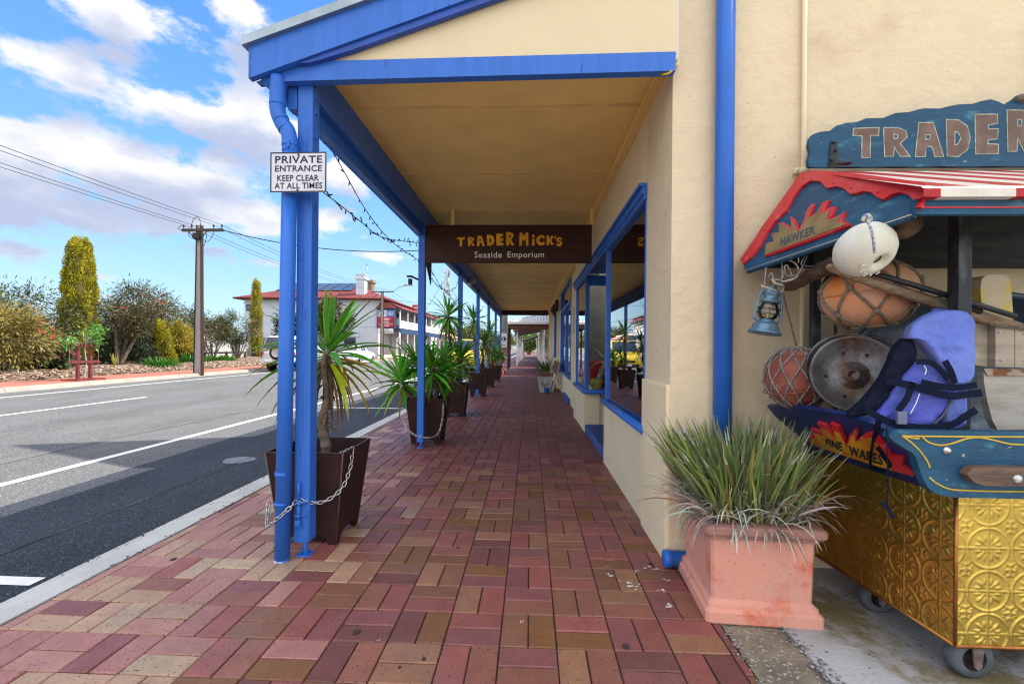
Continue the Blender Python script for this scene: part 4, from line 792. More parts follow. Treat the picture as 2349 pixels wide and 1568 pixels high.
hk2 = [(338,1355),(352,1270),(410,1250),(392,1190),(455,1180),(450,1115),(470,1110),(520,1140),(550,1160),(545,1090),(565,1100),(600,1180),(660,1090),(690,1030),(680,1075),(735,1040),(780,975),(765,1045),(820,1020),(850,1000),(825,1085),(890,1075),(940,1050),(915,1100),(985,1118),(690,1228)]
g = MB(); shape(g, [pq(hk2,HP,c1)], HP.f, .014, .017); part('plaque_face', g, BRASS, hko)
g = MB(); word_on(g, 'HAWKER', HP, c1, ((470,1290),(738,1195),(735,1128),(468,1225)), .002, .017, .015); part('plaque_lettering', g, M('grey_blue_letters', (.05,.075,.09), .6), hko)
RED_, WHT_ = (.40,.015,.022), (.66,.62,.55)
def roofp(x, t): return Vector((x, RT.y+(FT.y-RT.y)*t, RT.z+(FT.z-RT.z)*t))
g = MB(); edges = [1.455+.118*k for k in range(-3,15)]
for k in range(len(edges)-1):
    c = RED_ if (k-3) % 2 else WHT_
    x0, x1 = edges[k], edges[k+1]
    def clipx(x, t): return max(x, RT.x+(FT.x-RT.x)*t)
    NT = 10
    for i in range(NT):
        t0, t1 = i/NT, (i+1)/NT
        if clipx(x0,t0) >= x1 and clipx(x0,t1) >= x1: continue
        g.add([roofp(min(clipx(x0,t0),max(x1,clipx(x0,t0))),t0),roofp(max(x1,clipx(x0,t0)),t0),roofp(max(x1,clipx(x0,t1)),t1),roofp(clipx(x0,t1),t1)], [(0,1,2,3)], False, c)
    if x1 > FT.x+.01:
        xa = max(x0,FT.x); a, b_ = roofp(xa,1), roofp(x1,1); dn = Vector((0,-.008,-.036)); bk = Vector((0,.03,-.038))
        g.add([a,b_,b_+Vector((0,-.008,-.008)),a+Vector((0,-.008,-.008)),a+dn,b_+dn,a+bk,b_+bk], [(0,1,2,3),(3,2,5,4),(4,5,7,6)], False, (RED_ if (k-3) % 2 == 0 else WHT_) if k < 3 else (WHT_ if (k-3) % 2 == 0 else RED_))
part('striped_roof', g, M('roof_paint', (1,1,1), .45, col2=(.85,.84,.82), scale=11, attr=True, bump=.5, bscale=14, dist=.005, stain=(.42,.33,.27), sscale=11, sth=(.66,.78), stretch=(2.2,.6,1)), cart)
g = MB(); dz = Vector((0,0,-.02)); g.add([roofp(RT.x+.02,0)+dz,roofp(3.1,0)+dz,roofp(3.1,1)+dz,roofp(FT.x+.02,1)+dz], [(0,1,2,3)])
g.box(1.49,3.1,2.525,2.545,1.64,2.10); g.box(1.21,1.49,2.525,2.545,1.64,1.72); part('canopy_lining', g, M('black_boards', (.022,.022,.018), .6, var=.5, scale=6, bump=.3, stain=(.05,.05,.035), sscale=3, stretch=(.5,1,4)), cart)
g = MB(); g.box(FLw.x+.0,3.1,1.60,1.625,FLw.z+.002,FT.z-.034); fa = part('canopy_fascia', g, CB, cart); g = MB(); g.box(FLw.x+.02,3.1,1.597,1.5995,FLw.z+.022,FLw.z+.027); part('red_line', g, CRED, fa)
POSTM = M('worn_black_steel', (.03,.032,.036), .45, .4, col2=(.10,.11,.12), scale=14, lo=.5, hi=.75, stretch=(1,1,.4), bump=.2)
for x, y, s in ((1.645,1.85,.025),(1.475,2.47,.02),(2.95,1.85,.025),(2.95,2.47,.02)):
    g = MB(); g.bbox(x-s,x+s,y-s,y+s,.66,roofp(0,(y-RT.y)/(FT.y-RT.y)).z-.02,.003); part('canopy_post', g, POSTM, cart)
g = MB(); a = PY(1917,695,2.48); g.tube([(a.x,2.48,.66),(a.x,2.48,1.64)], .008, 6); part('rusty_rod', g, M('rust_rod', (.20,.09,.05), .8, var=.4), cart)
TP = Pl((1.4,2.44,2.15), (1,0,0), (0,-1,0))
top = [(665,655),(660,600),(675,540),(662,480),(672,430),(695,400),(750,380),(830,372),(880,332),(960,310),(1050,300),(1110,275),(1250,270),(1300,250),(1345,232),(1450,225),(1520,205),(1570,196),(1690,198),(1760,180),(1830,166),(1950,160),(2010,140),(2090,125),(2140,140),(2200,168),(2250,130),(2310,95),(2360,98),(2420,120),(2520,110),(2600,90),(2800,80),(3000,100),(3400,160),(3800,260),(4150,380),(4200,520),(4190,640)]
g = MB(); shape(g, [pq(top,TP,c1)], TP.f, -.022, 0); tbo = part('name_board', g, CB, cart)
tl = (('T',1010,1210,355,580),('R',1250,1450,350,570),('A',1500,1715,310,572),('D',1740,1925,285,572),('E',1965,2145,245,550),('R',2215,2420,212,530))
def letters(mb, d0, d1, off):
    for ch, x0, x1, y0, y1 in tl:
        a, b_ = TP.ab(c1(x0,y1)), TP.ab(c1(x1,y0)); 
        shape(mb, [[(a[0]+p*(b_[0]-a[0]), a[1]+q_*(b_[1]-a[1])) for p,q_ in lp_] for lp_ in GL[ch]], TP.f, d0, d1, off)
g = MB(); letters(g, .0005, .0015, .0045); part('letter_outline', g, M('pale_outline', (.42,.46,.36), .7, var=.5, scale=30), tbo)
g = MB(); letters(g, .0015, .003, -.001); part('carved_lettering', g, M('brown_letters', (.13,.085,.07), .7, col2=(.20,.135,.11), scale=12, bump=.3), tbo)
g = MB(); g.prism([TP.ab(c1(*p)) for p in ((815,650),(835,452),(880,460),(900,660))], TP.f, .001, .006)
for p in ((852,468),(868,530),(836,605)): g.ell(TP.f(*TP.ab(c1(*p)),.009), .008,.008,.008, 8, 6)
g.prism([(p[0],p[1]) for p in ((0,0),(.10,0),(.10,.02),(0,.02))], lambda a,b,d: Vector((PY(*c1(820,668),2.40).x+a, 2.37+b*2, 2.135+d)), 0, .005); part('board_hinge', g, POSTM, tbo)
g = MB(); g.ell(TP.f(*TP.ab(c1(2340,120)),.0), .045,.03,.022, 14, 8); solo('rope_coil', g, ROPE, 'dark rope knot on top of the cart name board', 'rope', loc=tuple(TP.f(*TP.ab(c1(2340,120)),.0)))
# ---- things hung on and lying in the cart
def px3(uvs, Ys, cc): return [PY(*cc(*p), y) for p, y in zip(uvs, Ys)]
# lantern
base, topp = PY(*c2(240,655), 2.28), PY(*c2(308,285), 2.28); axl = topp-base; h = axl.length; zq = axl.normalized(); xq = Vector((1,0,0)); xq = (xq-zq*xq.dot(zq)).normalized(); yq_ = zq.cross(xq)
LM = Matrix(((xq.x,yq_.x,zq.x,base.x),(xq.y,yq_.y,zq.y,base.y),(xq.z,yq_.z,zq.z,base.z),(0,0,0,1)))
LB = M('lantern_blue', (.10,.19,.28), .4, .5, col2=(.16,.25,.33), scale=14, bump=.15, stain=(.07,.05,.04), sscale=12, sth=(.68,.76))
ln = thing('hurricane_lantern', 'blue grey hurricane lantern hanging from the driftwood branch under the canopy', 'lantern', tuple(base)); k = h/.235
g = MB(); g.lathe([(r*k,z*k) for r,z in ((0,0),(.074,.0),(.076,.006),(.072,.014),(.060,.022),(.060,.040),(.054,.048),(.034,.056),(.030,.066),(.036,.070),(0,.072))], 28, LM); part('fuel_tank', g, LB, ln)
g = MB(); g.lathe([(r*k,z*k) for r,z in ((.030,.072),(.042,.085),(.048,.105),(.044,.13),(.034,.152))], 24, LM); part('glass_globe', g, glass_mat('lantern_glass', (.85,.85,.82), 1.3), ln)
g = MB(); g.lathe([(r*k,z*k) for r,z in ((.038,.152),(.044,.158),(.044,.164),(.034,.168),(.034,.19),(.038,.194),(.036,.214),(.026,.222),(.018,.224),(.018,.235),(0,.236))], 24, LM); part('chimney_cap', g, LB, ln)
for s in (-1,1):
    g = MB(); g.tube([LM @ Vector(p)*1.0 for p in spline([(.03*s*k,0,.058*k),(.058*s*k,0,.066*k),(.063*s*k,0,.09*k),(.056*s*k,0,.17*k),(.05*s*k,0,.20*k),(.034*s*k,0,.21*k)],6)], .0065, 8); part('side_tube', g, LB, ln)
g = MB()
for z_ in (.10,.125): g.tube([LM @ Vector((.052*k*math.cos(a),.052*k*math.sin(a),z_*k+.004*math.sin(a))) for a in np.linspace(0,6.283,21)[:-1]], .0018, 5, closed=True)
g.tube([LM @ Vector(p) for p in spline([(-.012*k,0,.235*k),(-.014*k,0,.262*k),(0,0,.275*k),(.012*k,0,.262*k),(.012*k,0,.235*k)],5)], .003, 6)
g.tube(spline([topp+Vector((0,0,.03)),PY(*c2(380,240),2.25),PY(*c2(430,235),2.2)],4), .003, 5)
part('wire_guard', g, M('dark_wire', (.05,.045,.04), .5, .6), ln)
g = MB(); g.lathe([(.006,0),(.01,.02),(.004,.05),(0,.05)], 10, LM @ Matrix.Translation((0,0,.075))); part('burner', g, M('brass', (.5,.4,.2), .4, .8), ln)
# branch
WOODB = M('branch_wood', (.14,.085,.055), .9, col2=(.055,.032,.022), scale=9, bump=1., bscale=35, dist=.01, stretch=(1,1,3))
bp = px3(((395,285),(470,270),(560,222),(640,180),(720,140),(830,95)),(2.30,2.26,2.2,2.14,2.08,2.0),c2)+[PY(2000,556,1.92),PY(2040,530,1.84),PY(2086,508,1.74)]
P_ = spline(bp, 5); rr = np.interp(np.linspace(0,1,len(P_)), [0,.06,.3,.55,1], [.018,.026,.030,.036,.052]); rr = rr*(1+.08*np.sin(np.arange(len(P_))*1.7))
g = MB(); g.tube(P_, list(rr), 14); solo('driftwood_branch', g, WOODB, 'gnarled brown driftwood branch tied under the cart canopy', 'branch', loc=tuple(bp[0]))
# ropes
g = MB()
g.tube(spline(px3(((375,85),(385,180),(375,230),(330,232),(300,225),(330,260),(385,275),(390,300),(370,325),(250,290),(215,275)),(2.3,2.28,2.25,2.22,2.22,2.22,2.22,2.25,2.26,2.22,2.22),c2),5), .0048, 8)
g.tube(spline(px3(((430,75),(480,100),(510,150),(495,210),(420,240),(380,245)),(2.2,2.2,2.2,2.15,2.15,2.2),c2),5), .0042, 8)
solo('white_rope', g, ROPEW, 'white rope tying the lantern to the branch end', 'rope', loc=tuple(bp[0]))
g = MB(); g.tube(spline(px3(((388,340),(420,470),(455,600),(492,748)),(2.3,2.3,2.3,2.3),c2),5), .0042, 8); solo('hanging_rope', g, ROPE, 'thin grey rope from the branch down to the red net float', 'rope', loc=tuple(PY(*c2(388,340),2.3)))
g = MB()
for pts in (((510,100),(515,30),(560,40),(530,110),(600,125),(680,120)), ((580,40),(540,130),(500,190),(420,200),(400,140),(420,120),(460,200)), ((255,135),(250,180),(240,280)), ((265,215),(300,180),(310,225))): g.tube(spline(px3(pts,(2.12,)*len(pts),c2),5), .003, 5)
solo('wire_loops', g, M('twisted_wire', (.30,.30,.30), .5, .5, var=.5, scale=40), 'twisted loose wire loops round the branch under the end panel', 'wire', loc=tuple(PY(*c2(510,100),2.12)))
# floats
def net(mb, c, rx, ry, rz, rows, ncol, r=.0045, rot=None, phase=0.):
    rot = rot or Matrix.Identity(3); c = Vector(c)
    def P(th, ph): return c+rot @ Vector((rx*1.02*math.cos(ph)*math.cos(th), ry*1.02*math.cos(ph)*math.sin(th), rz*1.02*math.sin(ph)))
    phs = rows
    for i in range(len(phs)-1):
        for k in range(ncol):
            for s in (-.5,.5):
                th0 = 2*math.pi*(k+.5*(i%2))/ncol+phase; th1 = th0+s*2*math.pi/ncol
                mb.tube([P(th0+(th1-th0)*t, phs[i]+(phs[i+1]-phs[i])*t) for t in np.linspace(0,1,6)], r, 7)
    for i in range(1,len(phs)-1):
        for k in range(ncol): p = P(2*math.pi*(k+.5*(i%2))/ncol+phase, phs[i]); mb.ell(p, r*2.3,r*2.1,r*2.2, 8, 6)
    for ph in (phs[0],phs[-1]): mb.tube([P(t,ph) for t in np.linspace(0,6.283,25)[:-1]], r*1.15, 7, closed=True)
cr_ = PY(*c2(502,1000),2.26); fl = thing('net_float', 'round brick red float in a grey knotted net hanging left of the metal pans', 'float', tuple(cr_))
g = MB(); g.ell(cr_, .142,.14,.146, 28, 18); g.tube([cr_+Vector((.1435*math.cos(a),.1415*math.sin(a),-.045+.03*math.cos(a))) for a in np.linspace(0,6.283,41)[:-1]], .003, 5, closed=True); part('float_ball', g, M('red_rubber', (.19,.045,.03), .7, col2=(.30,.11,.075), scale=7, bump=.3, bscale=50, stain=(.34,.2,.15), sscale=5), fl)
g = MB(); net(g, cr_, .142,.14,.146, [R_(a) for a in (-72,-40,-8,22,50,74)], 11, .0042); part('rope_net', g, M('net_grey', (.16,.155,.15), .9, col2=(.30,.29,.28), scale=70, bump=.9, bscale=130), fl)
co_ = PY(*c2(1060,345),2.12); ro = Matrix.Rotation(R_(-8),3,'Y'); fl = thing('net_float', 'large orange oval float in a tan rope net behind the oar', 'float', tuple(co_))
g = MB(); g.ell(co_, .193,.16,.155, 32, 20, ro); g.tube([co_+ro @ Vector((.195*math.cos(a),.161*math.sin(a),.012)) for a in np.linspace(0,6.283,41)[:-1]], .003, 5, closed=True); part('float_ball', g, M('orange_plastic', (.60,.20,.045), .6, col2=(.56,.32,.20), scale=3.5, lo=.40, hi=.62, bump=.1, speck=((.2,.1,.06),30.,.74)), fl)
g = MB(); net(g, co_, .193,.16,.155, [R_(a) for a in (-62,-28,14,58)], 7, .0062, ro, .25); part('rope_net', g, M('net_tan', (.24,.20,.14), .9, col2=(.15,.13,.10), scale=60, bump=.9, bscale=110), fl)
cb_ = PY(*c1(1105,1305),1.76); rb = Matrix.Rotation(R_(20),3,'Z') @ Matrix.Rotation(R_(44),3,'X') @ Matrix.Rotation(R_(8),3,'Y')
by = thing('white_buoy', 'white polystyrene fishing buoy with a central hole hanging under the canopy', 'buoy', tuple(cb_)); B4 = Matrix.Translation(cb_) @ rb.to_4x4() @ Matrix.Rotation(R_(90),4,'X')
g = MB(); g.lathe([(r*.105,z*.105) for r,z in ((.16,.55),(.22,.63),(.30,.70),(.42,.70),(.62,.62),(.82,.44),(.95,.2),(1,-.05),(.94,-.32),(.76,-.56),(.45,-.7),(.2,-.72),(.16,-.6),(.155,.5))], 36, B4); part('buoy_body', g, M('polystyrene', (.66,.66,.58), .65, col2=(.60,.59,.48), scale=6, bump=.35, bscale=120, stain=(.34,.32,.24), sscale=9, sth=(.68,.8)), by)
g = MB()
for i, ch_ in enumerate('FLOAT'):
    a0 = R_(215+i*26); r0 = .060; cxx, cyy = r0*math.cos(a0), r0*math.sin(a0); tx, ty = -math.sin(a0), math.cos(a0)
    text(g, ch_, lambda a, b, d: B4 @ Vector((cxx+tx*a+math.cos(a0)*-b*-1*.9, cyy+ty*a+math.sin(a0)*b*.9, .0675+d)), -.007, .007, -.009, .009, .004, .03)
part('embossed_letters', g, MATS['polystyrene'], by)
g = MB(); g.tube(spline(px3(((1110,1040),(1125,1075),(1150,1140),(1170,1220),(1180,1330)),(1.66,1.66,1.63,1.625,1.64),c1),5), .0048, 8); g.tube(spline(px3(((1085,1080),(1100,1040),(1130,1030),(1150,1070),(1120,1085)),(1.66,)*5,c1),4), .006, 6); solo('blue_rope', g, M('blue_white_rope', (.16,.26,.45), .8, col2=(.58,.56,.42), scale=55, lo=.45, hi=.55, bump=.8, bscale=130), 'blue and white rope holding the white buoy', 'rope', loc=tuple(cb_))
# oar, tube
OARM = M('oar_wood', (.30,.22,.14), .8, col2=(.17,.115,.07), scale=6, stretch=(2,2,7), bump=.7, bscale=35, stain=(.36,.17,.05), sscale=4)
pts = px3(((752,135),(800,150),(1100,255),(1500,385),(1900,510),(2180,600),(2500,700)),(1.9,1.9,1.91,1.93,1.95,1.97,2.0),c2); P_ = spline(pts,5); rr = np.interp(np.linspace(0,1,len(P_)),[0,.02,.08,.4,.8,1],[.010,.016,.015,.022,.026,.03])
g = MB(); g.tube(P_, list(rr), 12); g.ell(P_[0],.012,.012,.014,10,6); oar = solo('wooden_oar', g, OARM, 'long weathered wooden oar lying slanted across the cart', 'oar', loc=tuple(pts[0]))
g = MB(); cc_ = [PY(*c2(*p),1.92) for p in ((1710,415),(1780,425),(1860,455),(1935,480))]; g.tube(spline(cc_,5), [.012]*16, 8); part('cleat', g, DARK, oar)
g = MB(); pts = px3(((1060,172),(1400,270),(1800,392),(2205,518)),(1.88,1.885,1.89,1.895),c2); g.tube(pts, .011, 12); solo('black_tube', g, M('black_plastic', (.02,.022,.028), .35, var=.2), 'straight black plastic tube lying along the wooden oar', 'tube', loc=tuple(pts[0]))
# pans and tub
PANM = M('old_galvanised_pan', (.17,.175,.185), .42, .6, col2=(.065,.06,.058), scale=7, lo=.35, hi=.62, bump=.4, bscale=30, stain=(.085,.05,.035), sscale=8, sth=(.48,.66))
def dish(name, uv, Y, r, nrm, label, prof):
    c = PY(*uv, Y); zq = Vector(nrm).normalized(); m4 = Matrix.Translation(c) @ zq.to_track_quat('Z','X').to_matrix().to_4x4(); g = MB()
    g.lathe([(a*r,b*r) for a,b in prof], 40, m4); return solo(name, g, PANM, label, 'pan', 'old metal pans in the cart', loc=tuple(c)), m4, r
PF = ((0,-.26),(.10,-.26),(.11,-.235),(.15,-.235),(.16,-.26),(.33,-.26),(.36,-.29),(.4,-.3),(.75,-.17),(.95,-.03),(1.0,0),(1.03,-.01),(1.03,-.03),(.97,-.05),(.75,-.2),(.4,-.34),(0,-.34))
o, m4, r = dish('metal_pan', c2(955,965), 1.98, .158, (-.42,-1,.22), 'front round dented metal pan with rivet holes leaning between float and life jacket', PF)
g = MB()
for a in (20,95,160,215,275,330): g.ell(m4 @ Vector((r*.62*math.cos(R_(a)), r*.62*math.sin(R_(a)), -r*.205)), .007,.007,.007, 8, 6)
part('rivet_holes', g, DARK, o)
dish('metal_pan', c2(905,930), 2.06, .158, (-.5,-1,.25), 'rear metal pan whose rim shows behind the front round pan', PF); dish('metal_pan', c2(1090,930), 2.1, .15, (-.3,-1,.3), 'third metal pan edge at the right behind the front pan', PF)
TUBM = M('blue_grey_zinc', (.10,.125,.15), .35, .6, col2=(.09,.12,.16), scale=3, bump=.15, stain=(.26,.30,.34), sscale=2.5)
ct_ = PY(*c2(1880,985), 2.36); g = MB(); m4 = Matrix.Translation(ct_) @ Matrix.Rotation(R_(98),4,'X') @ Matrix.Diagonal((1.6,1,1,1)); g.lathe([(0,-.13),(.26,-.13),(.34,-.10),(.385,.0),(.40,.02),(.415,.012),(.41,-.005),(.36,-.12),(.26,-.15),(0,-.15)], 48, m4); solo('zinc_tub', g, TUBM, 'big oval zinc tub standing on edge at the back of the cart', 'tub', loc=tuple(ct_))
# boat rudder pieces
def pxx(p, Y): q_ = PY(*c2(*p), Y); return q_
WB = M('weathered_planks', (.42,.36,.29), .85, col2=(.26,.215,.165), scale=4, stretch=(1,1,5), bump=.6, bscale=30, stain=(.10,.07,.05), sscale=9, sth=(.66,.76))
rd = thing('rudder_stock', 'weathered wooden rudder stock with flaking yellow and red paint in the cart', 'rudder', tuple(pxx((2000,600),2.0)))
RP = Pl(pxx((1950,1400),1.98), (1,0,0), (0,-1,0)); ab = lambda *p: RP.ab(c2(*p))
g = MB(); shape(g, [[ab(*p) for p in ((1950,580),(1935,300),(1945,225),(1975,198),(2040,190),(2120,192),(2160,215),(2175,250),(2195,580))]], RP.f, -.10, 0); part('tiller_head', g, M('flaking_paint', (.44,.37,.27), .8, col2=(.48,.38,.10), scale=7, lo=.48, hi=.56, bump=.5, bscale=25, stain=(.33,.03,.03), sscale=13, sth=(.60,.64)), rd)
g = MB(); shape(g, [[ab(*p) for p in ((1995,600),(2140,600),(2140,915),(1995,912))]], RP.f, 0, .03); shape(g, [[ab(*p) for p in ((2146,600),(2700,612),(2700,930),(2146,915))]], RP.f, 0, .03); shape(g, [[ab(*p) for p in ((1890,570),(1990,570),(1990,912),(1888,900))]], RP.f, -.06, .0); part('cheek_boards', g, WB, rd)
g = MB()
for p in ((2020,645),(2035,860),(2215,660),(2220,865)): g.ell(RP.f(*ab(*p),.031), .006,.006,.003, 8, 6)
part('nails', g, STEEL, rd)
g = MB(); shape(g, [[ab(*p) for p in ((1940,955),(2700,975),(2700,1400),(2050,1402),(2010,1330),(1970,1180),(1945,1040))]], RP.f, -.02, .01); part('rudder_blade', g, M('bare_plywood', (.45,.43,.39), .85, col2=(.36,.33,.29), scale=3, stretch=(2,2,9), bump=.35, bscale=40), rd)
g = MB(); g.prism([ab(*p) for p in ((1930,925),(2700,935),(2700,985),(1960,980))], RP.f, .011, .016); 
for p in ((2140,940),(2600,950)): g.ell(RP.f(*ab(*p),.017),.008,.008,.004,8,6)
part('rusty_strap', g, M('rust_strap', (.22,.09,.04), .8, .3, col2=(.40,.32,.24), scale=16, lo=.45, hi=.55), rd)
g = MB(); g.tube(spline([RP.f(*ab(*p),.04) for p in ((1920,585),(2050,600),(2250,610),(2500,600))],5), .005, 7); solo('rudder_rope', g, ROPE, 'thin rope stretched across the wooden rudder boards', 'rope', loc=tuple(RP.f(*ab(1920,585),.04)))
# life jacket
def pillow(mb, loop, pl, depth, d0=0., back=.4, nfine=64):
    pts = [Vector((a,b,0)) for a,b in loop]; pts = spline(pts+[pts[0]],5)[:-1]; n = len(pts); c = sum(pts,Vector())/n; rings = []
    for s, z in ((.95,-back*depth),(.99,-.1*depth),(1.,.25*depth),(.985,.6*depth),(.95,.82*depth),(.90,.92*depth),(.82,.97*depth),(.73,depth),(.64,depth),(.55,depth),(.46,depth),(.37,depth),(.28,depth),(.18,depth),(.08,depth)):
        row = []
        for p in pts:
            q_ = c+(p-c)*s; w = 0.
            if s < .97: w = depth*(.42*mnoise.noise(Vector((q_.x*14+q_.y*9, q_.y*34-q_.x*10, d0*50)))+.22*mnoise.noise(Vector((q_.x*55, q_.y*60, 3))))*min(1,(1-s)*7)
            row.append(pl.f(q_.x, q_.y, d0+z+w))
        rings.append(row)
    mb.loft(rings, True, True)
JP = Pl((1.6,1.80,.9), (1,0,0), (-.08,-1,.06)); jb = lambda pts: [JP.ab(c2(*p)) for p in pts]
LJ = M('lavender_nylon', (.115,.17,.54), .7, col2=(.145,.205,.56), scale=5, bump=.8, bscale=11, dist=.012, spec=.15); NV = M('navy_webbing', (.007,.011,.03), .8, spec=.08, var=.3, bump=.4, bscale=120)
lj = thing('life_jacket', 'lavender blue life jacket with navy straps hanging on the cart post', 'life jacket', tuple(JP.f(*JP.ab(c2(1600,900)),0)))
g = MB(); pillow(g, jb(((1330,600),(1440,520),(1545,482),(1700,480),(1785,520),(1812,640),(1815,900),(1788,1030),(1700,1060),(1620,1040),(1540,900),(1450,770),(1370,700),(1300,690))), JP, .036, .02); part('shoulder_panel', g, LJ, lj)
g = MB(); pillow(g, jb(((1300,690),(1370,695),(1412,770),(1395,880),(1300,1010),(1190,1160),(1070,1275),(960,1300),(880,1290),(1000,1170),(1110,1040),(1190,900),(1245,770))), JP, .026, .0); part('arm_panel', g, M('navy_lining', (.007,.010,.026), .8, bump=.6, bscale=12, dist=.01, spec=.1), lj)
g = MB(); pillow(g, jb(((1400,862),(1500,880),(1580,960),(1650,1060),(1640,1180),(1560,1300),(1450,1395),(1250,1400),(1090,1395),(1035,1330),(1150,1185),(1290,985))), JP, .03, .012); part('front_panel', g, M('violet_nylon', (.065,.08,.43), .6, col2=(.09,.125,.42), scale=6, bump=.9, bscale=12, dist=.014, spec=.2), lj)
g = MB(); pillow(g, jb(((1700,1040),(1788,1030),(1790,1250),(1765,1375),(1640,1395),(1600,1300),(1640,1150))), JP, .028, .0); part('side_panel', g, LJ, lj)
g = MB(); zc_ = PY(*c2(1640,500),1.85).z; ring = [(1.635+.066*math.cos(t), 1.868+.06*math.sin(t), zc_-.010+.03*math.sin(t)) for t in np.linspace(0,6.283,29)[:-1]]; g.loft([[Vector(p)+Vector((0,0,-.05)) for p in ring],[Vector(p)+Vector((0,0,.0)) for p in ring],[Vector((1.635+(p[0]-1.635)*.93,1.868+(p[1]-1.868)*.9,p[2]+.012)) for p in ring],[Vector((1.635+(p[0]-1.635)*.8,1.868+(p[1]-1.868)*.76,p[2]+.005)) for p in ring],[Vector((1.635+(p[0]-1.635)*.76,1.868+(p[1]-1.868)*.7,p[2]-.05)) for p in ring]], True, False); part('collar', g, LJ, lj)
g = MB()
for pts in (((1330,602),(1300,690),(1370,697),(1450,770),(1540,900),(1620,1040),(1700,1058)),((1400,864),(1500,882),(1580,962),(1648,1060)),((1640,1150),(1600,1300),(1640,1395)),((1640,1180),(1560,1300),(1450,1392))): g.tube(spline([JP.f(*p,.040) for p in jb(pts)],6), .0035, 6)
part('seam_binding', g, M('grey_binding', (.10,.10,.13), .8), lj)
def strap(pts, w=.022, d=.062, col=None): g.ribbon([JP.f(*p, d) for p in [tuple(q_)[:2] for q_ in spline([Vector((a,b,0)) for a,b in jb(pts)],6)]], w, JP.n, .0025)
g = MB(); strap(((1105,1020),(1250,1048),(1420,1095),(1580,1135),(1690,1125),(1820,1110)), .026, .066); strap(((1370,1030),(1500,1060),(1640,1075),(1785,1050)), .022, .064); strap(((950,1235),(1060,1300),(1200,1350),(1400,1375),(1600,1350),(1700,1290),(1785,1240)), .024, .063); strap(((1330,880),(1420,880),(1500,930),(1570,1010)), .02, .066); strap(((1300,1030),(1260,1150),(1190,1250)), .022, .066); strap(((1545,870),(1590,950),(1620,1040)), .02, .066)
part('straps', g, NV, lj)
g = MB(); 
for pts in (((1290,1270),(1330,1200),(1360,1120),(1355,1130)), ((1395,905),(1412,940),(1400,975))): g.tube(spline([JP.f(*p,.062) for p in jb(pts)],5), .0016, 5)
part('white_piping', g, WHITE, lj)
g = MB(); q_ = [JP.f(*p,.07) for p in jb(((1170,1250),(1238,1250),(1238,1345),(1170,1345)))]; g.loft([q_,[p+JP.n*.012 for p in q_]], False); part('buckle', g, M('grey_buckle', (.14,.16,.24), .4), lj)
q2 = [PY(*c3(880,140),1.70)]+[SP.hit(c3(*p))+SP.n*.022 for p in ((875,260),(850,380),(850,490),(930,520),(1000,490),(950,400),(900,330))]; g = MB(); g.ribbon(spline(q2,5), .022, (-.2,-1,.2), .0025); part('hanging_strap', g, NV, lj)
g = MB(); q2 = [PY(*c3(*p), 1.60) for p in ((938,200),(942,400),(945,600),(942,835))]; g.tube(spline(q2,4), .002, 5); e_ = q2[-1]; g.ribbon([e_+Vector((-.02,0,.015)),e_,e_+Vector((.018,0,-.035))], .013, (0,-1,0), .003); part('pull_cord', g, NV, lj)
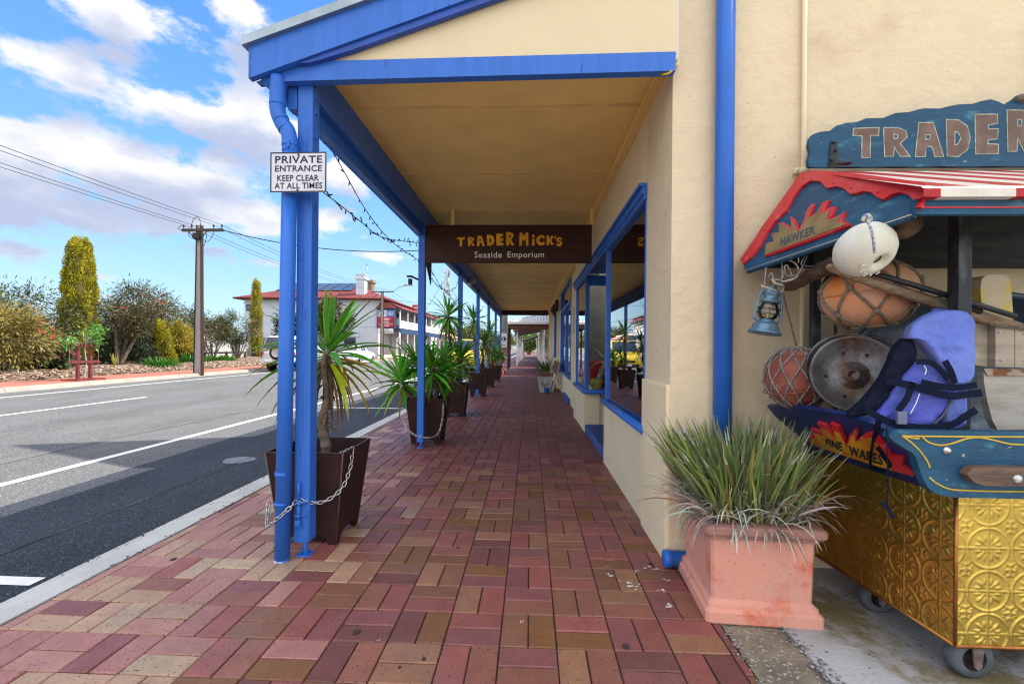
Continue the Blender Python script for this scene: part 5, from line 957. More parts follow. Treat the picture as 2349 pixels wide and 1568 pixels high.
# ------------------------------------------------------------------ far side of the street: garden
def quads(mb, P, D, W, N, cols, cidx, bend=.0):
    """many slender leaf faces: P base points, D directions*length, W half widths, N face hints"""
    S_ = np.cross(D, N); S_ /= (np.linalg.norm(S_,axis=1,keepdims=True)+1e-9); S_ *= W[:,None]
    mid = P+D*.5; a = P; b1 = mid+S_; c = P+D; d = mid-S_
    V = np.stack([a,b1,c,d],1).reshape(-1,3); n0 = len(mb.v); mb.v.extend(map(tuple,V.tolist()))
    n = len(P); mb.f.extend((n0+4*i,n0+4*i+1,n0+4*i+2,n0+4*i+3) for i in range(n)); mb.sm.extend([False]*n); mb.c.extend(cols[k] for k in cidx)
def unit(n): v = rng.standard_normal((n,3)); return v/np.linalg.norm(v,axis=1,keepdims=True)
def shrub(name, label, cat, base, top, rx, ry, zlow, n, L, W, cols, wts, flowers=None, nflow=0, limbs=6, clumps=34, r0=.05, droop=.2, lean=(0,0), group='bottlebrush shrubs in the garden bed', spread=.26, twig=True):
    base = Vector(base); t = thing(name, label, cat, tuple(base), group); cz = (top+zlow)/2; rz = (top-zlow)/2; cc = np.array([base.x+lean[0], base.y+lean[1], cz])
    u = unit(clumps)*rng.uniform(.35,1.,(clumps,1))**.5; CL = cc+u*np.array([rx,ry,rz])*.86; CL[:,2] = np.maximum(CL[:,2], base.z+.1)
    g = MB(); heads = [Vector(CL[i]) for i in range(clumps)]
    mains = []
    for i in range(limbs):
        a = 6.283*i/limbs+rng.uniform(-.4,.4); hd = Vector((cc[0]+rx*.5*math.cos(a), cc[1]+ry*.5*math.sin(a), cz-rz*.1+rng.uniform(-.2,.2)*rz)); b0 = base+Vector((math.cos(a),math.sin(a),0))*r0*.7; m = b0.lerp(hd,.5)+Vector((rng.normal(0,.12),rng.normal(0,.12),.1)); P_ = spline([b0,m,hd],5)
        g.tube(P_, list(np.linspace(r0,r0*.45,len(P_))), 7); mains.append((P_,r0*.45))
    for h_ in heads:
        P0 = min((p for P_,_ in mains for p in P_[4:]), key=lambda p: (p-h_).length); m = P0.lerp(h_,.5)+Vector((rng.normal(0,.08),rng.normal(0,.08),.06)); P_ = spline([P0,m,h_],4); g.tube(P_, list(np.linspace(r0*.38,r0*.12,len(P_))), 5)
    part('trunk', g, BARK, t)
    idx = rng.integers(0,clumps,n); off = unit(n)*np.abs(rng.normal(0,1,(n,1)))**.7*spread*np.array([rx,ry,rz]).mean(); P = CL[idx]+off
    D = off/(np.linalg.norm(off,axis=1,keepdims=True)+1e-6)+.55*unit(n); D += .35*(P-cc)/np.array([rx,ry,rz]); D[:,2] -= droop; D /= np.linalg.norm(D,axis=1,keepdims=True); D *= (L*rng.uniform(.6,1.3,(n,1)))
    ok = P[:,2] > base.z+.08; P, D, idx2 = P[ok], D[ok], idx[ok]; k = len(P); w = np.array(wts,float); w /= w.sum()
    cc_ = rng.choice(len(cols), clumps, p=w); ci = np.where(rng.random(k) < .55, cc_[idx2], rng.choice(len(cols), k, p=w))
    g = MB(); quads(g, P, D, np.full(k,W)*rng.uniform(.7,1.3,k), unit(k), cols, ci)
    if twig:   # bare shoots breaking the outline
        for i in range(70):
            p = CL[rng.integers(0,clumps)]; o_ = (p-cc)/np.array([rx,ry,rz]); o_ = o_/np.linalg.norm(o_); e_ = cc+o_*np.array([rx,ry,rz])*rng.uniform(.95,1.18)
            if e_[2] > base.z+.2:
                m_ = 7; q_ = np.linspace(0,1,m_)[:,None]; pts = p+(e_-p)*q_; dd = np.repeat((e_-p)[None]/np.linalg.norm(e_-p),m_,0)*L*.9+unit(m_)*L*.6
                quads(g, pts, dd, np.full(m_,W*.9), unit(m_), cols, rng.choice(len(cols),m_,p=w))
    part('crown', g, LEAF, t)
    if flowers:
        g = MB(); fu = unit(nflow); fu[:,2] = np.abs(fu[:,2])*.8-.1; FPs = cc+fu*np.array([rx,ry,rz])*rng.uniform(.75,1.02,(nflow,1))
        for p in FPs:
            if p[2] < base.z+.15: continue
            m_ = 26; d = unit(m_); d[:,2] *= 1.0; ax = unit(1)*.10; quads(g, p+ax*rng.uniform(-1,1,(m_,1)), d*.06, np.full(m_,.014), unit(m_), flowers, rng.integers(0,len(flowers),m_))
        part('flowers', g, LEAFD, t)
    return t
OL = [(.09,.115,.03),(.15,.16,.045),(.04,.055,.02),(.24,.21,.11),(.02,.028,.014)]; GOL = [(.30,.26,.05),(.36,.21,.045),(.17,.18,.045),(.06,.065,.025),(.42,.36,.15)]; REDL = [(.10,.055,.022),(.11,.135,.035),(.03,.05,.018),(.12,.10,.04),(.24,.25,.11)]
REDF = [(.55,.03,.02),(.62,.10,.05)]; PINKF = [(.6,.20,.17),(.7,.3,.25)]
def gp_(u, X, z=.2): p = PX(u,840,X); return Vector((X,p.y,z))
def zt(v, u, p): return PX(u, v, p.x).z
p = gp_(12,-18.3); shrub('bottlebrush_shrub', 'big golden bottlebrush shrub with red flower spikes at the left end of the garden bed', 'shrub', p, zt(706,12,p), 1.55,1.6,.35, 9500,.20,.017, GOL, (4,3,3,2,2), REDF, 34, limbs=7, clumps=46)
p = gp_(52,-21.5); shrub('bottlebrush_shrub', 'dark spiky bottlebrush rising behind the golden red flowered shrub', 'shrub', p, zt(652,52,p), 2.2,1.8,.7, 6500,.22,.017, OL, (3,2,5,1,4), None, 0, limbs=8, clumps=44)
p = gp_(-60,-19.5); shrub('bottlebrush_shrub', 'olive bottlebrush shrub cut by the left edge of the photo', 'shrub', p, 3.3, 1.8,1.8,.3, 5000,.20,.018, OL, (3,3,3,2,2), REDF, 10)
p = gp_(272,-19.6); shrub('bottlebrush_tree', 'leaning bottlebrush tree with pale forked trunks beside the tall yellow cypress', 'tree', p, zt(645,300,p), 1.5,1.7,1.55, 9000,.19,.017, REDL, (4,3,4,2,2), REDF, 14, limbs=4, clumps=44, r0=.10, lean=(.1,.75))
p = gp_(325,-21.2); shrub('bottlebrush_tree', 'reddish dark bottlebrush crown behind the small leaning cypress', 'tree', p, zt(668,360,p), 1.5,1.7,1.1, 8000,.19,.017, REDL, (4,2,4,3,1), REDF, 10, limbs=4, clumps=40, r0=.08, lean=(0,.6))
p = gp_(395,-20.3); shrub('golden_shrub', 'golden yellow leafed shrub between the leaning cypress and the power pole', 'shrub', p, zt(735,395,p), 1.15,1.2,.5, 7500,.14,.02, [(.42,.34,.03),(.30,.27,.03),(.20,.17,.03),(.45,.30,.04)], (4,3,2,2), None, 0, limbs=5, clumps=34, group=None)
p = gp_(432,-21.5); shrub('bottlebrush_shrub', 'brown green bottlebrush shrub directly behind the power pole', 'shrub', p, zt(700,432,p), 1.7,1.6,.6, 7000,.19,.017, OL, (3,3,3,2,2), PINKF, 8, limbs=6)
p = gp_(488,-20.8); shrub('bottlebrush_shrub', 'sparse pink flowered bottlebrush with bare stems right of the power pole', 'shrub', p, zt(722,490,p), 1.35,1.3,.95, 5000,.19,.016, OL, (3,2,4,2,3), PINKF, 34, limbs=9, clumps=34, r0=.04)
p = gp_(545,-21.0); shrub('bottlebrush_shrub', 'dark bare stemmed bottlebrush in front of the white fence near the slim cypress', 'shrub', p, zt(716,540,p), 1.5,1.4,1.0, 5500,.19,.016, OL, (2,2,5,2,4), PINKF, 12, limbs=9, clumps=36, r0=.04)
for u, X, v, r, l in ((225,-24.0,735,1.7,'dark evergreen shrub behind the tall yellow cypress'),(130,-25.0,735,1.9,'dark evergreen shrub behind the teal shed gap'),(300,-23.5,760,1.6,'dark evergreen shrub behind the forked trunks'),(360,-24.5,760,1.7,'dark evergreen shrub behind the golden shrub')):
    p = gp_(u,X); shrub('evergreen_shrub', l, 'shrub', p, zt(v,u,p), r,r,.2, 4200,.22,.026, [(.03,.04,.022),(.045,.055,.03),(.06,.065,.04)], (3,3,2), None, 0, limbs=5, clumps=34, group='dark evergreens at the back of the bed', twig=False)
for u, X, r, l in ((75,-19.6,1.1,'low dark evergreen shrub under the spiky bottlebrush beside the hydrangea'),(225,-20.6,1.0,'low dark evergreen shrub at the right foot of the tall yellow cypress'),(318,-20.4,1.05,'low dark evergreen shrub right of the forked pale trunks'),(412,-20.6,.95,'low dark evergreen shrub left of the power pole behind the strappy clumps')):
    p = gp_(u,X); shrub('evergreen_shrub', l, 'shrub', p, p.z+1.35, r,r*1.1,p.z+.1, 3200,.16,.024, [(.025,.045,.018),(.04,.06,.025),(.07,.09,.035)], (3,3,2), None, 0, limbs=5, clumps=30, group='dark evergreens at the back of the bed', twig=False)
# cypresses
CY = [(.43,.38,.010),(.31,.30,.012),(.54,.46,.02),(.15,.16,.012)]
def cypress(label, base, H, R0, n, lean=(0,0), prof=None, Lk=1.):
    base = Vector(base); t = thing('cypress', label, 'cypress', tuple(base), 'yellow columnar cypresses'); part('trunk', MB().tube([base,base+Vector((lean[0]*.5,lean[1]*.5,H*.5))],[R0*.2,R0*.1],8), BARK, t)
    prof = prof or (lambda s: (.74+.75*s if s < .35 else (1-.50*((s-.35)/.65)**1.3)*(max(0,1-((s-.82)/.18)**2)**.5 if s > .82 else 1)))
    # upright plumes packed round the column
    npl = max(90,int(H*R0*75)); g = MB(); k = n//npl; fs = []
    hh = rng.uniform(0,.97,npl); aa = rng.uniform(0,6.283,npl)
    for s, a in zip(hh,aa):
        r = R0*prof(s)*rng.uniform(.86,1.03); c = np.array([base.x+lean[0]*s+r*math.cos(a), base.y+lean[1]*s+r*math.sin(a), base.z+.05+s*H]); pr = rng.uniform(.09,.15)*Lk; ph = pr*rng.uniform(1.8,3.2)
        d = unit(k); P = c+d*np.array([pr,pr,ph])*rng.uniform(.6,1.,(k,1)); D = d*.55+unit(k)*.5; D[:,2] += .75; D /= np.linalg.norm(D,axis=1,keepdims=True); D *= .085*Lk*rng.uniform(.7,1.4,(k,1))
        ccol = rng.integers(0,4); ci = np.where(rng.random(k)<.6, ccol, rng.integers(0,4,k)); quads(g, P, D, np.full(k,.022*Lk), d+.4*unit(k), CY, ci)
    part('foliage', g, LEAF, t)
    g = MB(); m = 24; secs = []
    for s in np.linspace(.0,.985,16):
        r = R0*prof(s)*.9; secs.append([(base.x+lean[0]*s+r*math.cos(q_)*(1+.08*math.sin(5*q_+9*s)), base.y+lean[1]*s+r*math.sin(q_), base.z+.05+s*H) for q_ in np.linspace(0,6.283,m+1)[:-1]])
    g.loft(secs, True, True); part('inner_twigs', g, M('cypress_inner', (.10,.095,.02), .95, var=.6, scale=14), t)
p = gp_(180,-20.6,.25); cypress('tall broad yellow green columnar cypress behind the staked sapling', p, zt(546,180,p)-p.z, .66, 30000)
p = gp_(587,-24.0,.2); cypress('slim yellow green cypress in front of the white two storey hotel wall', p, zt(641,587,p)-p.z, .50, 11000)
p = gp_(378,-18.3,.2); cypress('small bright yellow cypress leaning in the middle of the garden bed', p+Vector((.0,.35,0)), zt(742,346,p)-p.z, .30, 6000, lean=(.05,-.75), Lk=.8)
# strappy clumps
def clump(u, X, r, n, L, label):
    p = gp_(u,X,.18); t = MB()
    for i in range(n):
        a = rng.uniform(0,6.283); rr = r*rng.uniform(0,.7)**.7; e_ = rng.uniform(.35,1.4); leaf(t, (p.x+rr*math.cos(a)*.8,p.y+rr*math.sin(a),p.z), (math.cos(a)*math.cos(e_),math.sin(a)*math.cos(e_),math.sin(e_)), L*rng.uniform(.7,1.2), .05, .32, tuple(c*rng.uniform(.7,1.3) for c in random.choice([(.06,.20,.02),(.09,.26,.03),(.045,.15,.02)])), seg=5)
    solo('agapanthus', t, LEAF, label, 'plant', 'green strappy clumps along the bed edge', loc=tuple(p))
clump(368,-17.6,.75,260,.50,'green strappy clump at the foot of the leaning yellow cypress'); clump(437,-19.2,.95,340,.58,'large green strappy clump just left of the power pole base'); clump(482,-19.4,.5,150,.5,'small green strappy clump just right of the power pole'); clump(515,-19.0,.7,240,.5,'green strappy clump below the dark bare stemmed bottlebrush')
p = gp_(262,-17.8,.15); g = MB(); 
for i in range(14): a = rng.uniform(0,6.28); leaf(g, p, (math.cos(a)*.25,math.sin(a)*.25,1), rng.uniform(.4,.75), .05, .06, random.choice([(.35,.33,.05),(.25,.28,.05)]), seg=5)
solo('flax_plant', g, LEAF, 'small upright yellow flax at the foot of the forked tree trunks', 'plant', loc=tuple(p))
p = gp_(120,-18.4,.15); shrub('hydrangea', 'low hydrangea bush with dusty pink flower heads left of the sapling guard', 'shrub', p, p.z+.95, .85,.8,p.z+.1, 2600,.12,.045, [(.045,.075,.025),(.07,.10,.03),(.03,.05,.02)], (3,2,2), [(.42,.16,.19),(.50,.22,.24),(.38,.12,.16)], 60, limbs=4, clumps=26, r0=.02, group=None, twig=False)
# sapling with its guard
sx_, sy_ = -14.95, PX(193,873,-14.95).y
sg = thing('tree_guard', 'dark red timber guard of two posts and rails round the sapling on the red path', 'tree guard', (sx_,sy_,0)); RW = M('red_timber', (.16,.035,.035), .7, var=.3)
for dy in (-.22,.22): g = MB(); g.bbox(sx_-.04,sx_+.04,sy_+dy-.045,sy_+dy+.045,0,1.24,.008); part('post', g, RW, sg)
for z in (.56,1.12): g = MB(); g.bbox(sx_-.065,sx_-.04,sy_-.5,sy_+.5,z,z+.09,.005); g.bbox(sx_+.04,sx_+.065,sy_-.5,sy_+.5,z,z+.09,.005); part('rail', g, RW, sg)
g = MB(); g.bbox(sx_-.3,sx_+.3,sy_-.5,sy_+.5,.0,.05,.01); part('base_frame', g, RW, sg)
g = MB()
for dy in (-.5,.5): g.tube([(sx_,sy_+dy,0),(sx_,sy_+dy,1.15)], .006, 5)
part('wire', g, M('rusty_wire', (.3,.2,.1), .7), sg)
st = thing('sapling', 'thin young street tree with bright green leaves inside the red timber guard', 'tree', (sx_,sy_,.05)); g = MB(); tr_ = spline([(sx_,sy_,.05),(sx_+.02,sy_+.05,.5),(sx_,sy_+.02,.95),(sx_,sy_-.05,1.6)],5); g.tube(tr_, list(np.linspace(.022,.012,len(tr_))), 6); g2 = MB(); CLs = []
for i in range(9):
    a = rng.uniform(0,6.28); e_ = Vector((sx_+.3*math.cos(a), sy_-.1+.5*math.sin(a), rng.uniform(1.2,1.75))); g.tube([(sx_,sy_-.03,1.2),e_], [.010,.005], 5); CLs.append(e_)
part('trunk', g, M('pale_bark', (.42,.38,.32), .9, var=.3), st)
n = 420; ii = rng.integers(0,9,n); P = np.array([tuple(CLs[k]) for k in ii])+rng.normal(0,.10,(n,3)); D = unit(n)*.11; D[:,2] -= .05; quads(g2, P, D, np.full(n,.028), unit(n), [(.10,.28,.04),(.16,.36,.07),(.07,.2,.03)], rng.integers(0,3,n)); part('leaves', g2, LEAF, st)
# shed, fence, rail behind the bed
g = MB(); g.box(-27.4,-25.6,PX(75,800,-26).y,PX(240,800,-26).y,.1,2.0); sh_ = solo('garden_shed', g, M('teal_sheet', (.06,.30,.29), .5, var=.2), 'teal painted shed seen through the gap under the dark shrubs', 'shed', loc=(-26,20,0)); g = MB(); g.prism([(-27.6,2.0),(-25.4,2.0),(-26.5,2.5)], lambda a,b,d:(a,d,b), PX(70,800,-26).y, PX(245,800,-26).y); part('roof', g, CORR, sh_)
g = MB(); xa = -25.5; ya, yb = PX(385,800,xa).y, PX(640,800,xa).y
for k in range(9): g.bbox(xa-.02,xa+.01,ya,yb,.15+k*.2,.15+k*.2+.185,.01)
g.box(xa-.04,xa-.02,ya,yb,.1,2.0); solo('white_fence', g, M('fence_white', (.45,.46,.47), .7, var=.2), 'white horizontal board fence behind the bare stemmed bottlebrushes', 'fence', loc=(xa,ya,0))
g = MB(); xa = -21.8
for k in range(8): y = PX(470,800,xa).y+k*2.2; g.bbox(xa-.06,xa+.06,y-.06,y+.06,.1,.75,.01)
g.bbox(xa-.05,xa+.05,PX(470,800,xa).y,PX(470,800,xa).y+15.4,.62,.74,.01); solo('timber_rail', g, CH, 'low dark timber rail at the back of the garden bed', 'rail', loc=(xa,30,0))
# ------------------------------------------------------------------ power poles and wires
def stobie(x, y, zt_, label, w0=.36, w1=.17, conc=None):
    t = thing('power_pole', label, 'power pole', (x,y,0)); conc = conc or M('pole_concrete', (.30,.29,.28), .85, col2=(.22,.21,.20), scale=4, bump=.3, stain=(.12,.11,.10), sscale=3, stretch=(1,1,.3))
    g = MB(); g.loft([[(x-w*.42,y-.05,z),(x+w*.42,y-.05,z),(x+w*.42,y+.05,z),(x-w*.42,y+.05,z)] for w,z in ((w0,-.2),(w1,zt_))], False); part('concrete_core', g, conc, t)
    for s in (-1,1):
        g = MB(); g.loft([[(x+s*w*.42,y-.075,z),(x+s*(w*.42+.04),y-.075,z),(x+s*(w*.42+.04),y+.075,z),(x+s*w*.42,y+.075,z)] for w,z in ((w0,-.2),(w1,zt_))], False); part('steel_channel', g, BROWN if s > 0 else DARK, t)
    return t
P1 = (-14.30,19.45); a = PY(460,530,P1[1]); zx = a.z
p1 = stobie(P1[0],P1[1],zx+.25,'tall concrete and steel power pole with a crossarm beside the far footpath')
g = MB(); x0, x1 = PY(418,530,P1[1]-.12).x, PY(512,530,P1[1]-.12).x; g.bbox(x0,x1,P1[1]-.17,P1[1]-.08,zx-.05,zx+.07,.01); part('crossarm', g, M('arm_timber', (.07,.06,.055), .8, var=.4), p1)
g = MB(); g.bbox(P1[0]-.16,P1[0]+.16,P1[1]-.24,P1[1]-.08,zx-.38,zx-.12,.02)
for s in (-1,1): g.tube([(P1[0]+s*.1,P1[1]-.13,zx-.4),(P1[0]+s*.42,P1[1]-.13,zx-.02)], .02, 6)
part('pole_box', g, DARK, p1)
g = MB(); IN = [x0+.06, x0+.42, x1-.42, x1-.06, P1[0]+.05]
for x in IN[:4]: part('insulator', MB().tube([(x,P1[1]-.12,zx+.05),(x,P1[1]-.12,zx+.17)], .012, 6).lathe([(.0,.0),(.035,.01),(.045,.04),(.03,.07),(.035,.10),(0,.11)], 10, Matrix.Translation((x,P1[1]-.12,zx+.14))), DARK, p1)
g = MB()
JW = (((IN[0],zx+.2),(IN[0]-.16,zx+.1),(IN[0]-.1,zx-.0),(IN[0],zx)), ((P1[0]-.25,zx+.12),(P1[0]-.1,zx+.5),(P1[0]+.12,zx+.5),(P1[0]+.2,zx+.1)), ((P1[0]+.1,zx-.2),(P1[0]+.5,zx-.5),(P1[0]+.8,zx-.05)), ((P1[0]-.1,zx-.3),(P1[0]-.3,zx-.3),(P1[0]-.35,zx-.02)), ((P1[0]+.05,zx-.35),(P1[0]+.3,zx-.7),(P1[0]+.45,zx-.3),(P1[0]+.4,zx)))
for pts in JW: part('jumper_wire', MB().tube(spline([(a_,P1[1]-.2,b_) for a_,b_ in pts],6), .012, 5), DARK, p1)
P2 = (-14.2, PX(877,700,-14.2).y); z2 = PX(877,668,-14.2).z
p2 = stobie(P2[0],P2[1],z2,'farther slim power pole with a street light arm before the hotel corner',.30,.16, M('pole_grey', (.33,.30,.26), .8))
g = MB(); g.bbox(P2[0]-1.0,P2[0]+1.1,P2[1]-.15,P2[1]-.07,z2-.10,z2,.01); part('crossarm', g, MATS['arm_timber'], p2)
g = MB(); la = PY(945,654,P2[1]); lb = PY(918,658,P2[1]); g.tube(spline([(P2[0]+.2,P2[1]-.1,z2-.05),(P2[0]+1.1,P2[1]-.1,z2+.02),(lb.x-.15,P2[1],lb.z-.03),(lb.x,P2[1],lb.z),(la.x-.5,P2[1],la.z+.02)],6), .035, 7); part('lamp_arm', g, M('arm_steel', (.3,.3,.31), .5, .5), p2)
g = MB(); g.bbox(la.x-.75,la.x+.1,P2[1]-.13,P2[1]+.13,la.z-.05,la.z+.07,.04); part('lamp_head', g, MATS['arm_steel'], p2)
def wire(a, b, sag, label, r=.008, n=24, grp='power lines along the street'):
    a, b = Vector(a), Vector(b); g = MB(); g.tube([a.lerp(b,k/n)-Z*sag*4*(k/n)*(1-k/n) for k in range(n+1)], r, 5); return solo('power_line', g, DARK, label, 'wire', grp, loc=tuple(a))
LW = ('outer','second','third','inner')
for k, x in enumerate(IN[:4]):
    wire((x,P1[1]-.12,zx+.24), (x+.1,P1[1]-33,zx+.35), .35, LW[k]+' of the four overhead wires from the near crossarm to the upper left', .009)
    wire((x,P1[1]-.12,zx+.24), (P2[0]-.9+k*.6,P2[1]-.1,z2+.1), .45, LW[k]+' of the four thin wires between the two power poles', .009)
wire((x1,P1[1]-.15,zx), (-1.3,21.2,6.2), .75, 'thick twisted service cable crossing the street above the road from the near pole', .02)
wire((P2[0]+.2,P2[1],z2-.7), (-1.3,44,5.2), .3, 'thin cable crossing the far road from the street light pole', .012)
for k in range(3): wire((P2[0]-.6+k*.7,P2[1]-.1,z2+.05), (-14.0+.3*k,P2[1]+45,z2-.2), .6, ('left','middle','right')[k]+' of the wires running past the hotel balcony from the light pole', .01)
# ------------------------------------------------------------------ hotel
HY = 47.; HX = -15.6; GREYB = M('hotel_wall', (.50,.55,.64), .8, col2=(.46,.51,.60), scale=.6, bump=.2); HW = M('hotel_front', (.58,.54,.49), .8, var=.08); HR = M('hotel_roof', (.17,.032,.028), .7, col2=(.125,.026,.024), scale=1.2, bump=.1); HB = M('hotel_blue', (.03,.055,.13), .5)
ht = thing('hotel', 'white two storey corner hotel with red hip roof and blue trimmed balcony', 'hotel', (HX,HY,0)); XL = -29.7; ze = PY(700,684,HY).z
g = MB(); g.box(XL,HX,HY,HY+.3,-.1,ze); part('side_wall', g, GREYB, ht)
g = MB(); g.box(HX-.3,HX,HY+.3,HY+30,-.1,ze-.1); part('street_wall', g, HW, ht)
g = MB(); g.box(XL,XL+.3,HY+.3,HY+12,0,ze); g.box(XL+.3,HX-.3,HY+11.7,HY+12,0,ze); g.box(XL+.3,HX-.3,HY+29.7,HY+30,0,ze-.1); part('back_walls', g, GREYB, ht)
ov = .75; zr = PY(800,650,HY+6).z; e0 = (XL-ov,HY-ov,ze); 
g = MB(); A = [(XL-ov,HY-ov,ze),(HX+ov,HY-ov,ze),(HX+ov,HY+12.7,ze),(XL-ov,HY+12.7,ze)]; ra, rb_ = (XL+5.6,HY+6,zr),(HX-5.0,HY+6,zr)
g.add(A+[ra,rb_]+[(x,y,z-.14) for x,y,z in A], [(0,1,5,4),(1,2,5),(2,3,4,5),(3,0,4),(0,6,7,1),(1,7,8,2),(2,8,9,3),(3,9,6,0),(6,9,8,7)]); hr_ = part('main_roof', g, HR, ht)
g = MB(); 
for k in range(36): x = XL-ov+.4*k+.2; 
g.tube([(XL-ov,HY-ov,ze-.04),(HX+ov,HY-ov,ze-.04)], .08, 6); g.tube([(HX+ov,HY-ov,ze-.04),(HX+ov,HY+12.7,ze-.04)], .08, 6); part('gutter', g, HR, hr_)
g = MB(); B = [(HX-9,HY+12,ze-.15),(HX+.9,HY+12,ze-.15),(HX+.9,HY+30.6,ze-.15),(HX-9,HY+30.6,ze-.15)]; g.add(B+[(HX-4,HY+13,zr-.7),(HX-4,HY+27,zr-.7)], [(0,1,4),(1,2,5,4),(2,3,5),(3,0,4,5),(0,3,2,1)]); part('wing_roof', g, HR, ht)
def onroof(x, t): return Vector((x, HY-ov+t*(6+ov), ze+t*(zr-ze)))
g = MB(); nrm_ = Vector((0,-(zr-ze),6+ov)).normalized()
for c in range(7):
    xa = PY(655+24*c,665,HY+4).x; xb = xa+1.05
    for r_ in (0,1): q_ = [onroof(xa-.0,.42+.27*r_), onroof(xb,.42+.27*r_), onroof(xb,.42+.27*r_+.255), onroof(xa,.42+.27*r_+.255)]; g.loft([[p+nrm_*.06 for p in q_],[p+nrm_*.11 for p in q_]], False)
part('solar_panels', g, M('solar_cells', (.035,.045,.08), .25, var=.2, spec=.7), hr_)
a = PY(829,683,HY+1.0); tz = PY(829,632,HY+1).z; g = MB(); g.bbox(a.x-.45,a.x+.45,HY+.6,HY+1.5,ze-.2,tz,.02); g.bbox(a.x-.58,a.x+.58,HY+.5,HY+1.6,tz-.45,tz-.28,.02); g.bbox(a.x-.52,a.x+.52,HY+.55,HY+1.55,tz,tz+.14,.02); part('chimney', g, GREYB, ht)
a = PY(847,660,HY+9); tz = PY(847,648,HY+9).z; g = MB(); g.bbox(a.x-.5,a.x+.5,HY+8.5,HY+9.5,ze,tz,.02); g.bbox(a.x-.65,a.x+.65,HY+8.35,HY+9.65,tz-.1,tz+.25,.02); part('chimney', g, M('old_brick_chimney', (.24,.19,.13), .9), ht)
g = MB(); a = PY(842,640,HY+6); g.tube([(a.x,HY+6,zr-.5),(a.x,HY+6,PY(842,605,HY+6).z)], .05, 6); g.tube([(a.x-.2,HY+6,PY(842,606,HY+6).z),(a.x+.2,HY+6,PY(842,606,HY+6).z)], .04, 5); part('aerial', g, MATS['arm_steel'], hr_)
def hwin(u0, u1, v0, v1, name='window', on='side'):
    if on == 'side':
        a, b_ = PY(u0,v1,HY), PY(u1,v0,HY); g = MB(); g.box(a.x,b_.x,HY-.03,HY-.004,a.z,b_.z); w = part(name, g, HB, ht); g = MB(); g.box(a.x+.12,b_.x-.12,HY-.05,HY-.031,a.z+.12,b_.z-.15); part('pane', g, DGLASS, w)
    else:
        y0, y1, z0, z1 = u0, u1, v0, v1; g = MB(); g.box(HX+.004,HX+.03,y0,y1,z0,z1); w = part(name, g, M('window_trim', (.5,.48,.45), .6), ht); g = MB(); g.box(HX+.031,HX+.05,y0+.15,y1-.15,z0+.12,z1-.12); part('pane', g, DGLASS, w)
    return w
hwin(565,577,698,713); hwin(789,816,774,814,'side_door'); hwin(745,762,785,800); hwin(662,690,762,776)
for u0, v1, u1, v0 in ((786,772,826,766),(784,701,814,695),(560,695,582,692)): a, b_ = PY(u0,v1,HY), PY(u1,v0,HY); part('window_hood', MB().box(a.x,b_.x,HY-.08,HY-.004,a.z,b_.z), GREYB, ht)
a = PY(865,748,HY); part('string_course', MB().box(XL+6,HX,HY-.04,HY-.004,a.z-.05,a.z+.05), GREYB, ht)
for y0 in (50.7,54.5): hwin(y0,y0+1.0,.9,2.6,on='s')
hwin(57.5,58.7,0,2.5,'door','s'); hwin(62,63,.9,2.6,on='s'); hwin(67,68.2,.9,2.6,on='s')
for y0 in (53.2,57.6,62.0,66.0): hwin(y0,y0+1.0,3.4,5.2,on='s')
# balcony
BX = -13.75; zf = 3.15; zl = 4.0; zc = 5.15; by_ = 72.
bal = MB(); bal.box(HX,BX,HY+1.2,by_,zf-.18,zf); part('balcony_floor', bal, HB, ht)
bal = MB(); bal.add([(HX,HY+1.0,ze+.1),(BX+.3,HY+1.0,zc+.08),(BX+.3,by_,zc+.08),(HX,by_,ze+.1),(HX,HY+1.0,ze),(BX+.3,HY+1.0,zc),(BX+.3,by_,zc),(HX,by_,ze)], [(0,1,2,3),(4,7,6,5),(0,4,5,1),(1,5,6,2)]); part('balcony_roof', bal, HR, ht)
bal = MB(); bal.box(BX-.06,BX+.02,HY+1.2,by_,zc-.2,zc-.02); bal.box(BX-.03,BX+.05,HY+1.2,by_,zf-.55,zf-.02); part('balcony_fascia', bal, HB, ht)
k = 0
for y in np.arange(HY+1.3, by_, 3.05):
    g = MB(); g.box(BX-.07,BX+.05,y-.07,y+.07,-.1,zc); part('balcony_post', g, WHITE, ht)
    if y+3.05 < by_: g = MB(); g.box(BX-.05,BX-.0,y+.08,y+2.97,zf+.05,zl); part('balustrade_panel', g, WHITE, ht)
g = MB(); g.tube(spline([(BX,HY+1.2,2.7),(BX-.05,HY+1.15,2.2),(BX-.25,HY+1.1,1.9),(BX-.25,HY+1.1,-.1)],4), .06, 7); part('drainpipe', g, WHITE, ht)
# corner sign box
sb_ = thing('corner_sign_box', 'blue framed sign box on the hotel corner with red and blue panels', 'sign', (HX,HY-.3,3.1)); yS = HY-.28; SPL = lambda u, v: PY(u,v,yS-.03)
a, b_ = PY(864,752,yS), PY(905,707,yS); g = MB(); g.box(a.x,b_.x,yS,yS+.26,a.z,b_.z); part('frame', g, HB, sb_)
g = MB(); g.add([(a.x-.1,yS-.2,b_.z),(b_.x+.1,yS-.2,b_.z),(b_.x+.1,yS+.3,b_.z),(a.x-.1,yS+.3,b_.z),(a.x+.4,yS+.1,b_.z+.6),(b_.x-.7,yS+.1,b_.z+.6)], [(0,1,5,4),(1,2,5),(2,3,4,5),(3,0,4)]); part('cap_roof', g, HR, sb_)
def panel(u0, v0, u1, v1, mat, name='panel', d=.03, par=None):
    a, b_ = PY(u0,v1,yS-d), PY(u1,v0,yS-d); g = MB(); g.box(a.x,b_.x,yS-d,yS-d+.028,a.z,b_.z); return part(name, g, mat, par or sb_)
